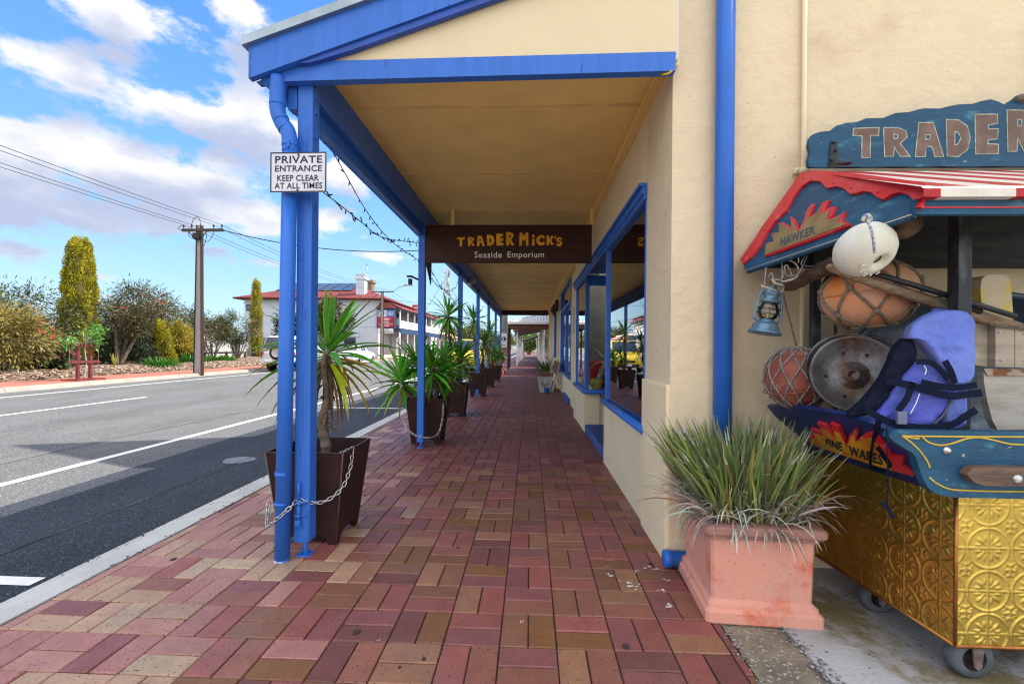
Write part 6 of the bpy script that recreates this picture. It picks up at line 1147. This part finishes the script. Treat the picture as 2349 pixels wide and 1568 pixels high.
def panel_text(rows, mat, par, d=.034):
    g = MB()
    for s, u0, u1, v0, v1 in rows:
        a, b_ = PY(u0,v1,yS-d), PY(u1,v0,yS-d); text(g, s, lambda p,q_,e: Vector((p, yS-d+.004-e, q_)), a.x, b_.x, a.z, b_.z, .006, .03)
    return part('lettering', g, mat, par)
RS = M('sign_red', (.50,.012,.03), .4, var=.1); WL = M('sign_letters', (.75,.75,.75), .5); NB_ = M('sign_navy', (.03,.05,.12), .5)
pa = panel(866,711,887,726,M('sign_pale', (.5,.58,.68), .5)); panel_text([('Lotto',867.5,880,718.5,724)], NB_, pa)
g = MB(); c_ = PY(874,717.5,yS-.034); g.tube([(c_.x+.28*math.cos(t),yS-.034,c_.z+.22*math.sin(t)) for t in np.linspace(0,3.14,12)], .05, 5); part('emblem_arc', g, NB_, pa)
pb = panel(887.3,711,904,726,M('sign_blue', (.12,.20,.50), .5))
c_ = PY(896,718.5,yS-.034); g = MB(); g.tube([(c_.x+.30*math.cos(t),yS-.034,c_.z+.16*math.sin(t)) for t in np.linspace(0,6.283,25)[:-1]], .02, 5, closed=True); part('emblem_oval', g, WL, pb); panel_text([('Keno',891.5,900.5,716.8,720.4)], WL, pb)
pc = panel(867.5,726.8,902,750,RS,'red_panel',.032); panel_text([('WEST',879.5,893,730.2,735),('CROWN INN',872,893,746,748.4)], WL, pc, .04)
g = MB(); 
for v in (743.6,): a, b_ = PY(868,v+.25,yS-.038), PY(901.5,v-.25,yS-.038); g.box(a.x,b_.x,yS-.038,yS-.033,a.z,b_.z)
c_ = PY(887,736.7,yS-.038); g.tube([(c_.x+.42*math.cos(t),yS-.038,c_.z+.36*math.sin(t)) for t in np.linspace(.5,2.6,14)], .018, 5); g.tube([(c_.x+.42*math.cos(t),yS-.038,c_.z+.36*math.sin(t)) for t in np.linspace(3.7,5.7,14)], .018, 5); part('sign_lines', g, WL, pc)
a, b_ = PY(878,741.3,yS-.037), PY(895.5,736,yS-.037); g = MB(); g.box(a.x,b_.x,yS-.037,yS-.033,a.z,b_.z); pd = part('black_bar', g, DARK, pc); panel_text([('END',880,893.5,736.7,740.6)], WL, pd, .045)
yS = HY-.29; bs = thing('budget_sign', 'small white BUDGET ACCOMMODATION sign under the corner sign box', 'sign', tuple(PY(885,758,yS))); pe = panel(869,753.5,902,763.5,WHITE,'sign_plate',.03,bs); panel_text([('BUDGET',879.5,892,754.6,757.8),('ACCOMMODATION',870.3,900.8,758.9,762.2)], NB_, pe)
yS = 58.; b2 = thing('blade_sign', 'red WEST END blade sign standing out above the hotel balcony roof', 'sign', tuple(PY(958,728,58))); pf = panel(945.5,699,971,737.5-16,RS,'red_panel',.03,b2); pg = panel(945.5,721.8,971,727,RS,'lower_panel',.03,b2)
panel_text([('WEST',949,968,703.5,708.5),('Crown Inn',949,968,722.6,725.8)], WL, pf, .036)
a, b_ = PY(950,716.5,yS-.037), PY(968,710.5,yS-.037); g = MB(); g.box(a.x,b_.x,yS-.037,yS-.033,a.z,b_.z); pd = part('black_bar', g, DARK, pf); panel_text([('END',952,966,711.4,715.6)], WL, pd, .045)
a = PY(958,728,58); g = MB(); g.tube([(a.x,58,zc),(a.x,58,a.z+.2)], .06, 6); part('sign_post', g, HB, b2)
# trees and buildings farther off
def tree(label, base, H, R, n, cols, zlow=.35, name='street_tree', grp='trees farther down the street', L=.28, W=.07):
    return shrub(name, label, 'tree', base, base[2]+H, R,R,base[2]+H*zlow, n,L,W,cols,[1]*len(cols), None, 0, limbs=4, clumps=30, r0=.14, group=grp, twig=False)
p = PY(752,830,39); tree('round tree with olive and yellowish leaves in front of the hotel side wall', (p.x,39,0), 5.1,2.0,9000,[(.055,.055,.03),(.09,.085,.035),(.20,.17,.07),(.04,.045,.025)], .32, L=.22, W=.05)
p = PY(660,815,43); tree('dark green round tree beside the slim cypress at the hotel wall', (p.x,43,0), 4.9,1.5,3800,[(.04,.055,.03),(.06,.075,.03),(.025,.04,.02)], .3, L=.22, W=.05)
for u, Y, H, R, c, l in ((1075,95,5.0,3.0,[(.10,.14,.03),(.16,.20,.05),(.06,.09,.02)],'bright green tree glimpsed between the third and fourth posts'),(1045,110,6.5,3.6,[(.07,.09,.03),(.11,.13,.04)],'darker tree far down the left side of the street'),(1100,120,6,4,[(.12,.16,.04),(.18,.2,.05)],'pale green tree beyond the yellow van'),(1130,135,6,4,[(.08,.12,.03),(.14,.17,.05)],'green tree far behind the planter row'),(1166,130,5.0,3.2,[(.10,.12,.05),(.15,.15,.07)],'greyish tree seen past the dark verandah posts'),(1214,84,4.3,2.4,[(.06,.14,.02),(.10,.20,.03),(.20,.26,.04)],'leafy green tree standing at the far end of the footpath'),(1238,120,5.5,3,[(.08,.13,.03),(.2,.24,.05)],'light green tree beyond the end of the footpath')):
    p = PY(u,800,Y); tree(l, (p.x,Y,-.1), H, R, 2400, c, .22, L=.5, W=.13)
g = MB(); n = 9000; P = np.stack([rng.uniform(-160,-30,n), np.zeros(n), np.zeros(n)],1); P[:,1] = 92+(-30-P[:,0])*-.25+rng.uniform(-3,3,n); P[:,2] = rng.uniform(0,1,n)**.8*(2.6+1.3*np.sin(P[:,0]*.35)+.8*np.sin(P[:,0]*1.3)); D = unit(n)*.9; quads(g, P, D, np.full(n,.26), unit(n), [(.05,.06,.03),(.08,.085,.04),(.035,.045,.025)], rng.integers(0,3,n)); o = struct('far_trees', g, LEAF); o['kind'] = 'stuff'
lb = thing('low_shop', 'low white shop with pinkish verandah roof beyond the hotel', 'shop', (-15.5,80,0)); g = MB(); g.box(-24,-15.5,78,100,-.1,3.8); part('walls', g, WHITE, lb); g = MB(); g.add([(-15.5,77,3.6),(-13.4,77,2.9),(-13.4,100,2.9),(-15.5,100,3.6),(-15.5,77,3.5),(-13.4,77,2.8),(-13.4,100,2.8),(-15.5,100,3.5)], [(0,1,2,3),(4,7,6,5),(0,4,5,1),(1,5,6,2)]); part('verandah_roof', g, M('pink_roof', (.45,.22,.19), .6), lb)
for y in (78,82,86,90,94): g = MB(); g.box(-13.6,-13.5,y-.05,y+.05,-.1,2.8); part('post', g, WHITE, lb)
for y in (79.5,84,88.5): g = MB(); g.box(-15.49,-15.44,y,y+1.6,.6,2.2); part('window', g, DGLASS, lb)
# mast
mz = PY(1022,604,88).z; mx = PY(1022,604,88).x; ms = thing('radio_mast', 'slender lattice radio mast with clustered antennas behind the second post', 'mast', (mx,88,0)); g = MB()
for k in range(3): a = 2.094*k; g.tube([(mx+.35*math.cos(a),88+.35*math.sin(a),0),(mx+.22*math.cos(a),88+.22*math.sin(a),mz-1)], .05, 5)
for z in np.arange(1,mz-1,.9): g.tube([(mx+.3*math.cos(t),88+.3*math.sin(t),z) for t in (0,2.09,4.19,0)], .025, 4)
part('lattice', g, MATS['arm_steel'], ms); g = MB()
for k in range(14): a = rng.uniform(0,6.28); z = mz-rng.uniform(.5,6); g.tube([(mx+.9*math.cos(a),88+.9*math.sin(a),z-.9),(mx+.9*math.cos(a),88+.9*math.sin(a),z+.9)], .09, 6); g.tube([(mx,88,z),(mx+.9*math.cos(a),88+.9*math.sin(a),z)], .03, 4)
part('antennas', g, M('antenna_grey', (.35,.34,.33), .6), ms)
g = MB()
for s in (-1,1): g.tube([(mx,88,mz-3),(mx+s*9,88,0)], .03, 4)
part('guy_wires', g, DARK, ms)
# ------------------------------------------------------------------ vehicles
TY = BLACK; RIM = M('alloy', (.55,.55,.56), .35, .8, var=.2); LRED = M('tail_lamp', (.45,.01,.012), .25); LWH = M('head_lamp', (.6,.62,.65), .15); BLKP = M('black_trim', (.02,.02,.022), .5)
def car(name, label, cat, loc, rz, W, body, cabin, paint, wheels, wr, extra=None):
    """body: (y, zbottom, ztop, half width); cabin: (y, zbase, ztop, half base, half top); +y is forward"""
    t = bpy.data.objects.new(name, None); C.objects.link(t); LOC[t.name] = Vector((0,0,0)); tag(t, label, cat); t.location = loc; t.rotation_euler = (0,0,rz)
    g = MB(); secs = []
    for y, zb, zt_, hw in body:
        half = [(hw*.86,zb),(hw*.98,zb+(zt_-zb)*.25),(hw,zb+(zt_-zb)*.55),(hw*.97,zb+(zt_-zb)*.85),(hw*.90,zt_-.01),(hw*.6,zt_+.015)]
        secs.append([(x,y,z) for x,z in half]+[(-x,y,z) for x,z in half[::-1]])
    g.loft(secs, True, True); bo = part('body', g, paint, t)
    g = MB(); secs = []
    for y, z0, z1, h0, h1 in cabin:
        half = [(h0,z0-.03),(h0*.995,z0+.02),(h1+(h0-h1)*.12,z0+(z1-z0)*.86),(h1*.93,z1-.01),(h1*.55,z1+.012)]
        secs.append([(x,y,z) for x,z in half]+[(-x,y,z) for x,z in half[::-1]])
    g.loft(secs, True, True); part('cabin', g, paint, t)
    def cs(y):   # cabin section by interpolation
        ys_ = [c_[0] for c_ in cabin]; return [np.interp(y, ys_, [c_[k] for c_ in cabin]) for k in range(1,5)]
    top = [c_ for c_ in cabin if c_[2]-c_[1] > .25]; ya, yb = top[0][0], top[-1][0]; nw = 3 if yb-ya > 2.2 else 2
    for s in (-1,1):
        for k in range(nw):
            y0, y1 = ya+.06+(yb-ya-.12)*k/nw+.04, ya+.06+(yb-ya-.12)*(k+1)/nw-.04; g = MB(); q_ = []
            for y in (y0,y1):
                z0, z1, h0, h1 = cs(y)
                for f_ in (.10,.80): hx = h0+(h1+(h0-h1)*.12-h0)*f_/.86; q_.append(Vector((s*(hx+.012), y, z0+(z1-z0)*f_)))
            g.add([q_[0],q_[2],q_[3],q_[1]], [(0,1,2,3)]); part('side_window', g, DGLASS, t)
    for nm, i, j in (('rear_window',0,1),('windscreen',-1,-2)):
        a, b_ = cabin[i], cabin[j]; sgn = 1 if nm == 'windscreen' else -1; g = MB(); q_ = []
        for f_ in (.08,.90):
            y = a[0]+(b_[0]-a[0])*f_; z0,z1,h0,h1 = cs(y); zz_ = a[2]+(b_[2]-a[2])*f_; hx = (h0*.93 if f_ < .5 else h1*.9); q_ += [Vector((-hx,y+sgn*.02,zz_+.02)),Vector((hx,y+sgn*.02,zz_+.02))]
        g.add([q_[0],q_[1],q_[3],q_[2]], [(0,1,2,3)]); part(nm, g, DGLASS, t)
    for y in wheels:
        for s in (-1,1):
            m4 = Matrix.Translation((s*(W-.10),y,wr)) @ Matrix.Rotation(R_(90)*s,4,'Y'); g = MB(); g.lathe([(wr*.6,-.1),(wr*.95,-.1),(wr,-.06),(wr,.06),(wr*.95,.105),(wr*.62,.105)], 22, m4); w = part('wheel', g, TY, t); g = MB(); g.lathe([(0,.085),(wr*.15,.09),(wr*.5,.075),(wr*.64,.10)], 14, m4); part('rim', g, RIM, w)
            g = MB(); g.lathe([(wr*1.0,.07),(wr*1.16,.095),(wr*1.16,.118),(wr*1.0,.10)], 22, m4); 
    y0, y1 = body[0][0], body[-1][0]
    return t, y0, y1
def bits(t, name, boxes, mat):
    for b_ in boxes: part(name, MB().bbox(*b_, .015), mat, t)
YEL = M('yellow_car_paint', (.68,.50,.01), .25, var=.05, bump=0, coat=.6); WCP = M('white_car_paint', (.72,.73,.75), .25, var=.03, bump=0, coat=.6); SCP = M('silver_car_paint', (.60,.61,.63), .3, .2, var=.05, bump=0, coat=.6)
t, *_ = car('van', 'bright yellow compact van parked at the kerb beyond the planters facing the camera', 'van', (-3.85,28.2,ROADZ), math.pi, .9,
  [(-2.15,.35,1.0,.82),(-2.1,.25,1.15,.88),(-1.0,.22,1.18,.9),(.9,.22,1.15,.9),(1.35,.24,1.08,.89),(2.0,.28,.92,.84),(2.2,.36,.72,.74)],
  [(-2.12,1.12,1.16,.84,.8),(-2.0,1.12,1.80,.86,.72),(-1.0,1.14,1.84,.87,.73),(.5,1.14,1.80,.87,.72),(1.45,1.06,1.10,.80,.72)], YEL, (-1.35,1.35), .32)
bits(t, 'headlight', [(-.80,-.45,1.95,2.12,.68,.86),(.45,.80,1.95,2.12,.68,.86)], LWH); bits(t, 'bumper', [(-.6,.6,2.08,2.24,.30,.48)], BLKP); bits(t, 'grille', [(-.38,.38,2.10,2.22,.56,.68)], BLKP); bits(t, 'mirror', [(-1.08,-.9,.95,1.08,1.1,1.3),(.9,1.08,.95,1.08,1.1,1.3)], BLKP); bits(t, 'number_plate', [(-.19,.19,2.235,2.25,.38,.48)], WHITE); bits(t, 'fog_lamp', [(-.75,-.6,2.02,2.15,.42,.56),(.6,.75,2.02,2.15,.42,.56)], BLKP)
t, *_ = car('suv', 'silver white four wheel drive with rear spare wheel parked behind the front post', 'car', (-12.92,25.5,ROADZ), 0, .9,
  [(-2.25,.5,1.0,.80),(-2.2,.42,1.1,.87),(-1,.40,1.12,.9),(1,.40,1.10,.9),(2.0,.42,1.0,.87),(2.3,.5,.85,.78)],
  [(-2.23,1.08,1.12,.82,.78),(-2.12,1.08,1.82,.84,.70),(-1,1.10,1.86,.86,.72),(.3,1.10,1.82,.86,.70),(1.1,1.06,1.10,.80,.70)], SCP, (-1.4,1.4), .37)
g = MB(); m4 = Matrix.Translation((.0,-2.36,.98)) @ Matrix.Rotation(R_(90),4,'X'); g.lathe([(.2,-.1),(.34,-.1),(.36,-.05),(.36,.06),(.33,.10),(.22,.10)], 24, m4); w = part('spare_wheel', g, TY, t); g = MB(); g.lathe([(0,.09),(.05,.1),(.18,.08),(.24,.1)], 16, m4); part('rim', g, RIM, w)
bits(t, 'tail_light', [(-.88,-.76,-2.29,-2.16,.86,1.02),(.76,.88,-2.29,-2.16,.86,1.02)], LRED); bits(t, 'bumper', [(-.86,.86,-2.38,-2.2,.46,.66)], SCP); bits(t, 'tow_bar', [(-.5,.5,-2.3,-2.1,.34,.46)], BLKP)
g = MB(); g.bbox(-.62,-.22,-2.41,-2.385,.54,.66,.005); np_ = part('number_plate', g, WHITE, t)
t, *_ = car('sedan', 'white sedan parked at the far kerb in front of the hotel seen from behind', 'car', (-13.62,35.85,ROADZ), 0, .86,
  [(-2.4,.42,.86,.72),(-2.32,.28,.95,.80),(-1.2,.22,.97,.86),(1.0,.22,.94,.86),(2.0,.25,.80,.80),(2.35,.35,.62,.68)],
  [(-1.75,.93,.97,.72,.66),(-1.0,.94,1.38,.76,.56),(.1,.94,1.40,.77,.57),(1.05,.91,.95,.74,.66)], WCP, (-1.38,1.38), .31)
bits(t, 'tail_light', [(-.76,-.45,-2.45,-2.3,.66,.80),(.45,.76,-2.45,-2.3,.66,.80)], M('smoked_lamp', (.10,.03,.035), .2)); bits(t, 'bumper', [(-.76,.76,-2.46,-2.3,.32,.52)], WCP); bits(t, 'number_plate', [(-.19,.19,-2.475,-2.45,.60,.71)], M('plate_gold', (.45,.40,.20), .5)); bits(t, 'rear_spoiler', [(-.66,.66,-2.36,-2.22,1.0,1.03)], WCP)
t, *_ = car('sedan', 'second pale car parked farther along in front of the hotel', 'car', (-13.75,29.8,ROADZ), 0, .86,
  [(-2.2,.42,.86,.72),(-2.12,.28,.93,.80),(-1.2,.22,.95,.86),(1.0,.22,.92,.86),(1.9,.25,.80,.80),(2.15,.35,.62,.68)],
  [(-1.9,.91,.95,.74,.66),(-1.4,.92,1.36,.76,.56),(.1,.92,1.38,.77,.57),(1.05,.89,.93,.74,.66)], SCP, (-1.3,1.3), .30)
bits(t, 'tail_light', [(-.78,-.62,-2.22,-2.1,.70,.88),(.62,.78,-2.22,-2.1,.70,.88)], LRED)
# ------------------------------------------------------------------ farther shops on this side
v2 = thing('brown_verandah', 'corrugated iron verandah with white gutter and dark brown posts beyond the blue one', 'verandah', (-1.2,22,0))
zg = 2.34
g = MB(); n = int(2.3/.09*4); 
g2_ = MB()
def hip(mb, y0, y1, x0, x1, z0, rise):   # skillion with a hipped near end, corrugated
    m = 190
    xs_ = np.linspace(x0,x1,m+1); f_ = (xs_-x0)/(x1-x0)
    wv_ = lambda x: .022*math.sin(x*2*math.pi/.14); A = [(x,y0-.5*wv_(x),z0+wv_(x)) for x in xs_]; B = [(x,y0+1.1*f-.5*wv_(x),z0+rise*f+wv_(x)) for x,f in zip(xs_,f_)]
    mb.add(A+B, [(i,i+1,m+2+i,m+1+i) for i in range(m)], False)
    ny_ = int((y1-y0)*45); ys_ = np.linspace(y0,y1,ny_+1); mb.add([(x0,y,z0+.009*math.sin(y*70)) for y in ys_]+[(x1,max(y,y0+1.1),z0+rise+.009*math.sin(y*70)) for y in ys_], [(i,ny_+1+i,ny_+2+i,i+1) for i in range(ny_)], False)
hip(g, 21.9, 28.0, -1.32, .9, zg+.09, .55); part('roof_sheet', g, CORR, v2)
g = MB(); g.bbox(-1.38,.86,21.82,21.94,zg-.02,zg+.10,.01); g.bbox(-1.40,-1.3,21.94,28.0,zg-.02,zg+.10,.01); part('gutter', g, WHITE, v2)
g = MB(); g.box(-1.3,.86,21.96,22.06,zg-.20,zg-.02); g.box(-1.28,-1.2,22.06,28.0,zg-.16,zg-.02); g.box(-1.2,.86,22.06,28.0,zg-.03,zg-.01); part('beam', g, M('brown_soffit', (.19,.10,.07), .7, var=.2), v2)
for y in (22.1,24.1,26.1,27.9): g = MB(); g.box(-1.28,-1.19,y-.045,y+.045,.02,zg-.02); part('post', g, BROWN, v2)
bb = thing('brick_shop', 'red brick shop wall end beside the cream shop down the footpath', 'shop', (.9,20.6,0))
BRK = bpy.data.materials.new('red_brickwork'); BRK.use_nodes = True; bt = NB(BRK.node_tree); br = bt.n('ShaderNodeTexBrick', i_Vector=bt.vm('MULTIPLY', bt.n('ShaderNodeTexCoord').outputs['Object'], (1,1,1)).outputs[0]); br.inputs['Color1'].default_value = (.16,.035,.03,1); br.inputs['Color2'].default_value = (.11,.025,.025,1); br.inputs['Mortar'].default_value = (.45,.40,.35,1); br.inputs['Scale'].default_value = 4.3; br.inputs['Mortar Size'].default_value = .012
mp = bt.n('ShaderNodeMapping', i_Vector=bt.n('ShaderNodeTexCoord').outputs['Object']); mp.inputs['Rotation'].default_value = (R_(90),0,0); BRK.node_tree.links.new(mp.outputs[0], br.inputs['Vector']); BRK.node_tree.links.new(br.outputs[0], BRK.node_tree.nodes['Principled BSDF'].inputs['Base Color'])
g = MB(); g.box(.82,1.15,20.9,21.2,0,4.2); g.box(.88,8,21.2,28.4,0,4.2); part('brick_wall', g, BRK, bb)
for y in (22.2,24.4,26.4): g = MB(); g.box(.84,.879,y,y+1.2,.5,2.1); w = part('window', g, WHITE, bb); g = MB(); g.box(.825,.839,y+.08,y+1.12,.6,2.0); part('pane', g, DGLASS, w)
ws = thing('white_shop', 'row of white fronted shops at the far end of the footpath', 'shop', (.9,30,0)); g = MB(); g.box(.88,8,30.2,42,0,3.9); g.box(.95,8,42,70,0,3.9); part('shop_wall', g, WHITE, ws)
for y in (31.5,34,37,40,44,48,53,58,63): g = MB(); g.box(.84,.878,y,y+1.3,.55,2.15); part('window', g, DGLASS, ws); g = MB(); g.box(.80,.95,y-.5,y-.2,0,2.6); part('pilaster', g, WHITE, ws)
wv = thing('white_verandah', 'white posted verandah with a blue beam beyond the brown verandah', 'verandah', (-.9,30,0)); g = MB(); g.add([(-1.15,29.6,2.36),(.9,29.6,2.75),(.9,44,2.75),(-1.15,44,2.36),(-1.15,29.6,2.31),(.9,29.6,2.70),(.9,44,2.70),(-1.15,44,2.31)], [(0,1,2,3),(4,7,6,5),(0,4,5,1),(1,5,6,2),(2,6,7,3)]); part('roof_sheet', g, M('brown_ceiling', (.27,.16,.11), .7, var=.15), wv)
g = MB(); g.box(-1.2,-.95,34.5,34.6,2.15,2.3); g.box(-1.18,-1.08,34.6,44,2.1,2.3); part('blue_beam', g, BLUE, wv)
for x, y in ((-.90,31.2),(-.98,34.6),(-.95,38.5),(-.9,43.5)): g = MB(); g.bbox(x-.05,x+.05,y-.05,y+.05,.0,2.36,.008); part('post', g, WHITE, wv)
av = thing('grey_awning', 'sloping grey awning on square posts at the far end of the shops', 'awning', (-.8,50,0)); g = MB(); g.add([(-1.0,50,2.05),(.95,50,2.75),(.95,60,2.75),(-1.0,60,2.05),(-1.0,50,1.93),(.95,50,2.6),(.95,60,2.6),(-1.0,60,1.93)], [(0,1,2,3),(4,7,6,5),(0,4,5,1),(1,5,6,2),(2,6,7,3)]); part('awning_roof', g, M('grey_boards', (.20,.18,.165), .7), av)
for y in (50.2,53.5,57,59.8): g = MB(); g.bbox(-.97,-.83,y-.07,y+.07,0,2.0,.01); part('post', g, M('post_white', (.6,.6,.58), .6) if y < 58 else DARK, av)
# red pole with arrow sign
rp = thing('striped_street_pole', 'grey street pole wrapped in red with white marks and an arrow sign above', 'pole', (-1.22,20.95,0)); x, y = -1.21, 20.95
g = MB(); g.box(x-.13,x+.13,y-.05,y+.05,1.15,6.6); g.box(x+.131,x+.165,y-.07,y+.07,.0,6.6); part('pole_shaft', g, MATS['pole_concrete'], rp)
g = MB(); g.box(x-.135,x+.135,y-.06,y+.06,0,1.16); w = part('red_wrap', g, M('red_wrap', (.50,.02,.045), .6), rp)
g = MB()
for k in range(26):
    z = .05+1.05*k/26+rng.uniform(-.02,.02); a = x+rng.uniform(-.11,.11); r = rng.uniform(.028,.048); t_ = rng.uniform(-.6,.6); g.prism([(math.cos(q_+t_)*r*.7, math.sin(q_+t_)*r*1.5) for q_ in np.linspace(0,6.28,6)[:-1]], lambda p,q_,d:(min(max(a+p,x-.134),x+.134),d,z+q_), y-.064, y-.061)
part('white_marks', g, WHITE, w)
g = MB(); g.bbox(x-.15,x+.15,y-.085,y-.055,1.22,1.86,.006); w = part('arrow_sign', g, WHITE, rp); cz = 1.60
g = MB(); g.prism([(-.13,cz),(-.01,cz+.12),(-.01,cz-.12)], lambda p,q_,d:(x+p,d,q_), y-.088, y-.086); g.prism([(.13,cz),(.01,cz-.12),(.01,cz+.12)], lambda p,q_,d:(x+p,d,q_), y-.088, y-.086); g.prism([(-.10,1.30),(.10,1.30),(.10,1.33),(-.10,1.33)], lambda p,q_,d:(x+p,d,q_), y-.088, y-.086); part('arrow_marks', g, DARK, w)
g = MB(); g.prism([(-.075,cz),(-.012,cz+.065),(-.012,cz-.065)], lambda p,q_,d:(x+p,d,q_), y-.0895, y-.0885); part('arrow_gap', g, WHITE, w)
# bench, bucket, palm
bn = thing('slatted_bench', 'timber slatted bench with grey end panel against the shop wall', 'bench', (.45,12.6,0)); SLT = M('bench_timber', (.17,.06,.035), .55, col2=(.24,.11,.07), scale=4, stretch=(6,.6,6)); x0 = .20
for yy in (12.55,14.3):
    g = MB(); g.prism([(x0+.06,0),(x0+.34,0),(x0+.42,.44),(x0,.44)], lambda a,b,d:(a,d,b), yy, yy+.05); e_ = part('end_panel', g, M('bench_steel', (.42,.42,.41), .5, .3, var=.15), bn)
    g = MB(); g.prism([(x0+.36,0),(x0+.42,0),(x0+.62,.82),(x0+.56,.82)], lambda a,b,d:(a,d,b), yy+.0, yy+.05); part('back_support', g, MATS['bench_steel'], bn)
    if yy < 13:
        g = MB(); cx, cz = x0+.20, .23; g.lathe([(0,.004),(.05,.003),(.055,0)], 14, Matrix.Translation((cx,yy-.001,cz-.03)) @ Matrix.Rotation(R_(90),4,'X'))
        for s in (-1,1):
            for k in range(3): g.tube(spline([(cx+s*.045,yy-.004,cz-.05+k*.02),(cx+s*.10,yy-.004,cz-.02+k*.03),(cx+s*(.12-k*.01),yy-.004,cz-.07+k*.05)],4), .006, 4)
            g.tube(spline([(cx+s*.04,yy-.004,cz+.01),(cx+s*.09,yy-.004,cz+.06),(cx+s*.05,yy-.004,cz+.11)],4), .010, 4)
        part('crab_relief', g, M('relief_grey', (.25,.24,.23), .6), e_)
for k in range(6): g = MB(); xx = x0-.02+k*.075; g.bbox(xx,xx+.055,12.5,14.4,.445,.485,.006); part('seat_slat', g, SLT, bn)
for k in range(5): g = MB(); z = .52+k*.065; xx = x0+.40+(z-.2)*.26; g.bbox(xx-.02,xx+.01,12.5,14.4,z,z+.05,.006); part('back_slat', g, SLT, bn)
g = MB(); g.lathe([(0,0),(.055,0),(.075,.14),(.078,.145),(.07,.145),(.055,.02),(0,.02)], 18, Matrix.Translation((x0+.24,12.40,0))); solo('blue_tub', g, BLUEP, 'small blue pot standing against the bench end panel', 'pot', loc=(x0+.24,12.4,0))
pp_ = thing('potted_palm', 'green palm in a low pot behind the bench', 'potted plant', (.52,15.4,0)); g = MB(); g.lathe([(0,0),(.14,0),(.19,.30),(.2,.32),(.17,.32),(.16,.26),(0,.26)], 20, Matrix.Translation((.52,15.4,0))); part('pot', g, WHITE, pp_); g = MB()
for i in range(46): a = rng.uniform(0,6.283); e_ = rng.uniform(.5,1.45); leaf(g, (.52,15.4,.3), (math.cos(a)*math.cos(e_),math.sin(a)*math.cos(e_),math.sin(e_)), rng.uniform(.5,.85), .04, .25, random.choice([(.05,.20,.03),(.08,.28,.04),(.04,.14,.02)]), seg=6)
part('fronds', g, LEAF, pp_)
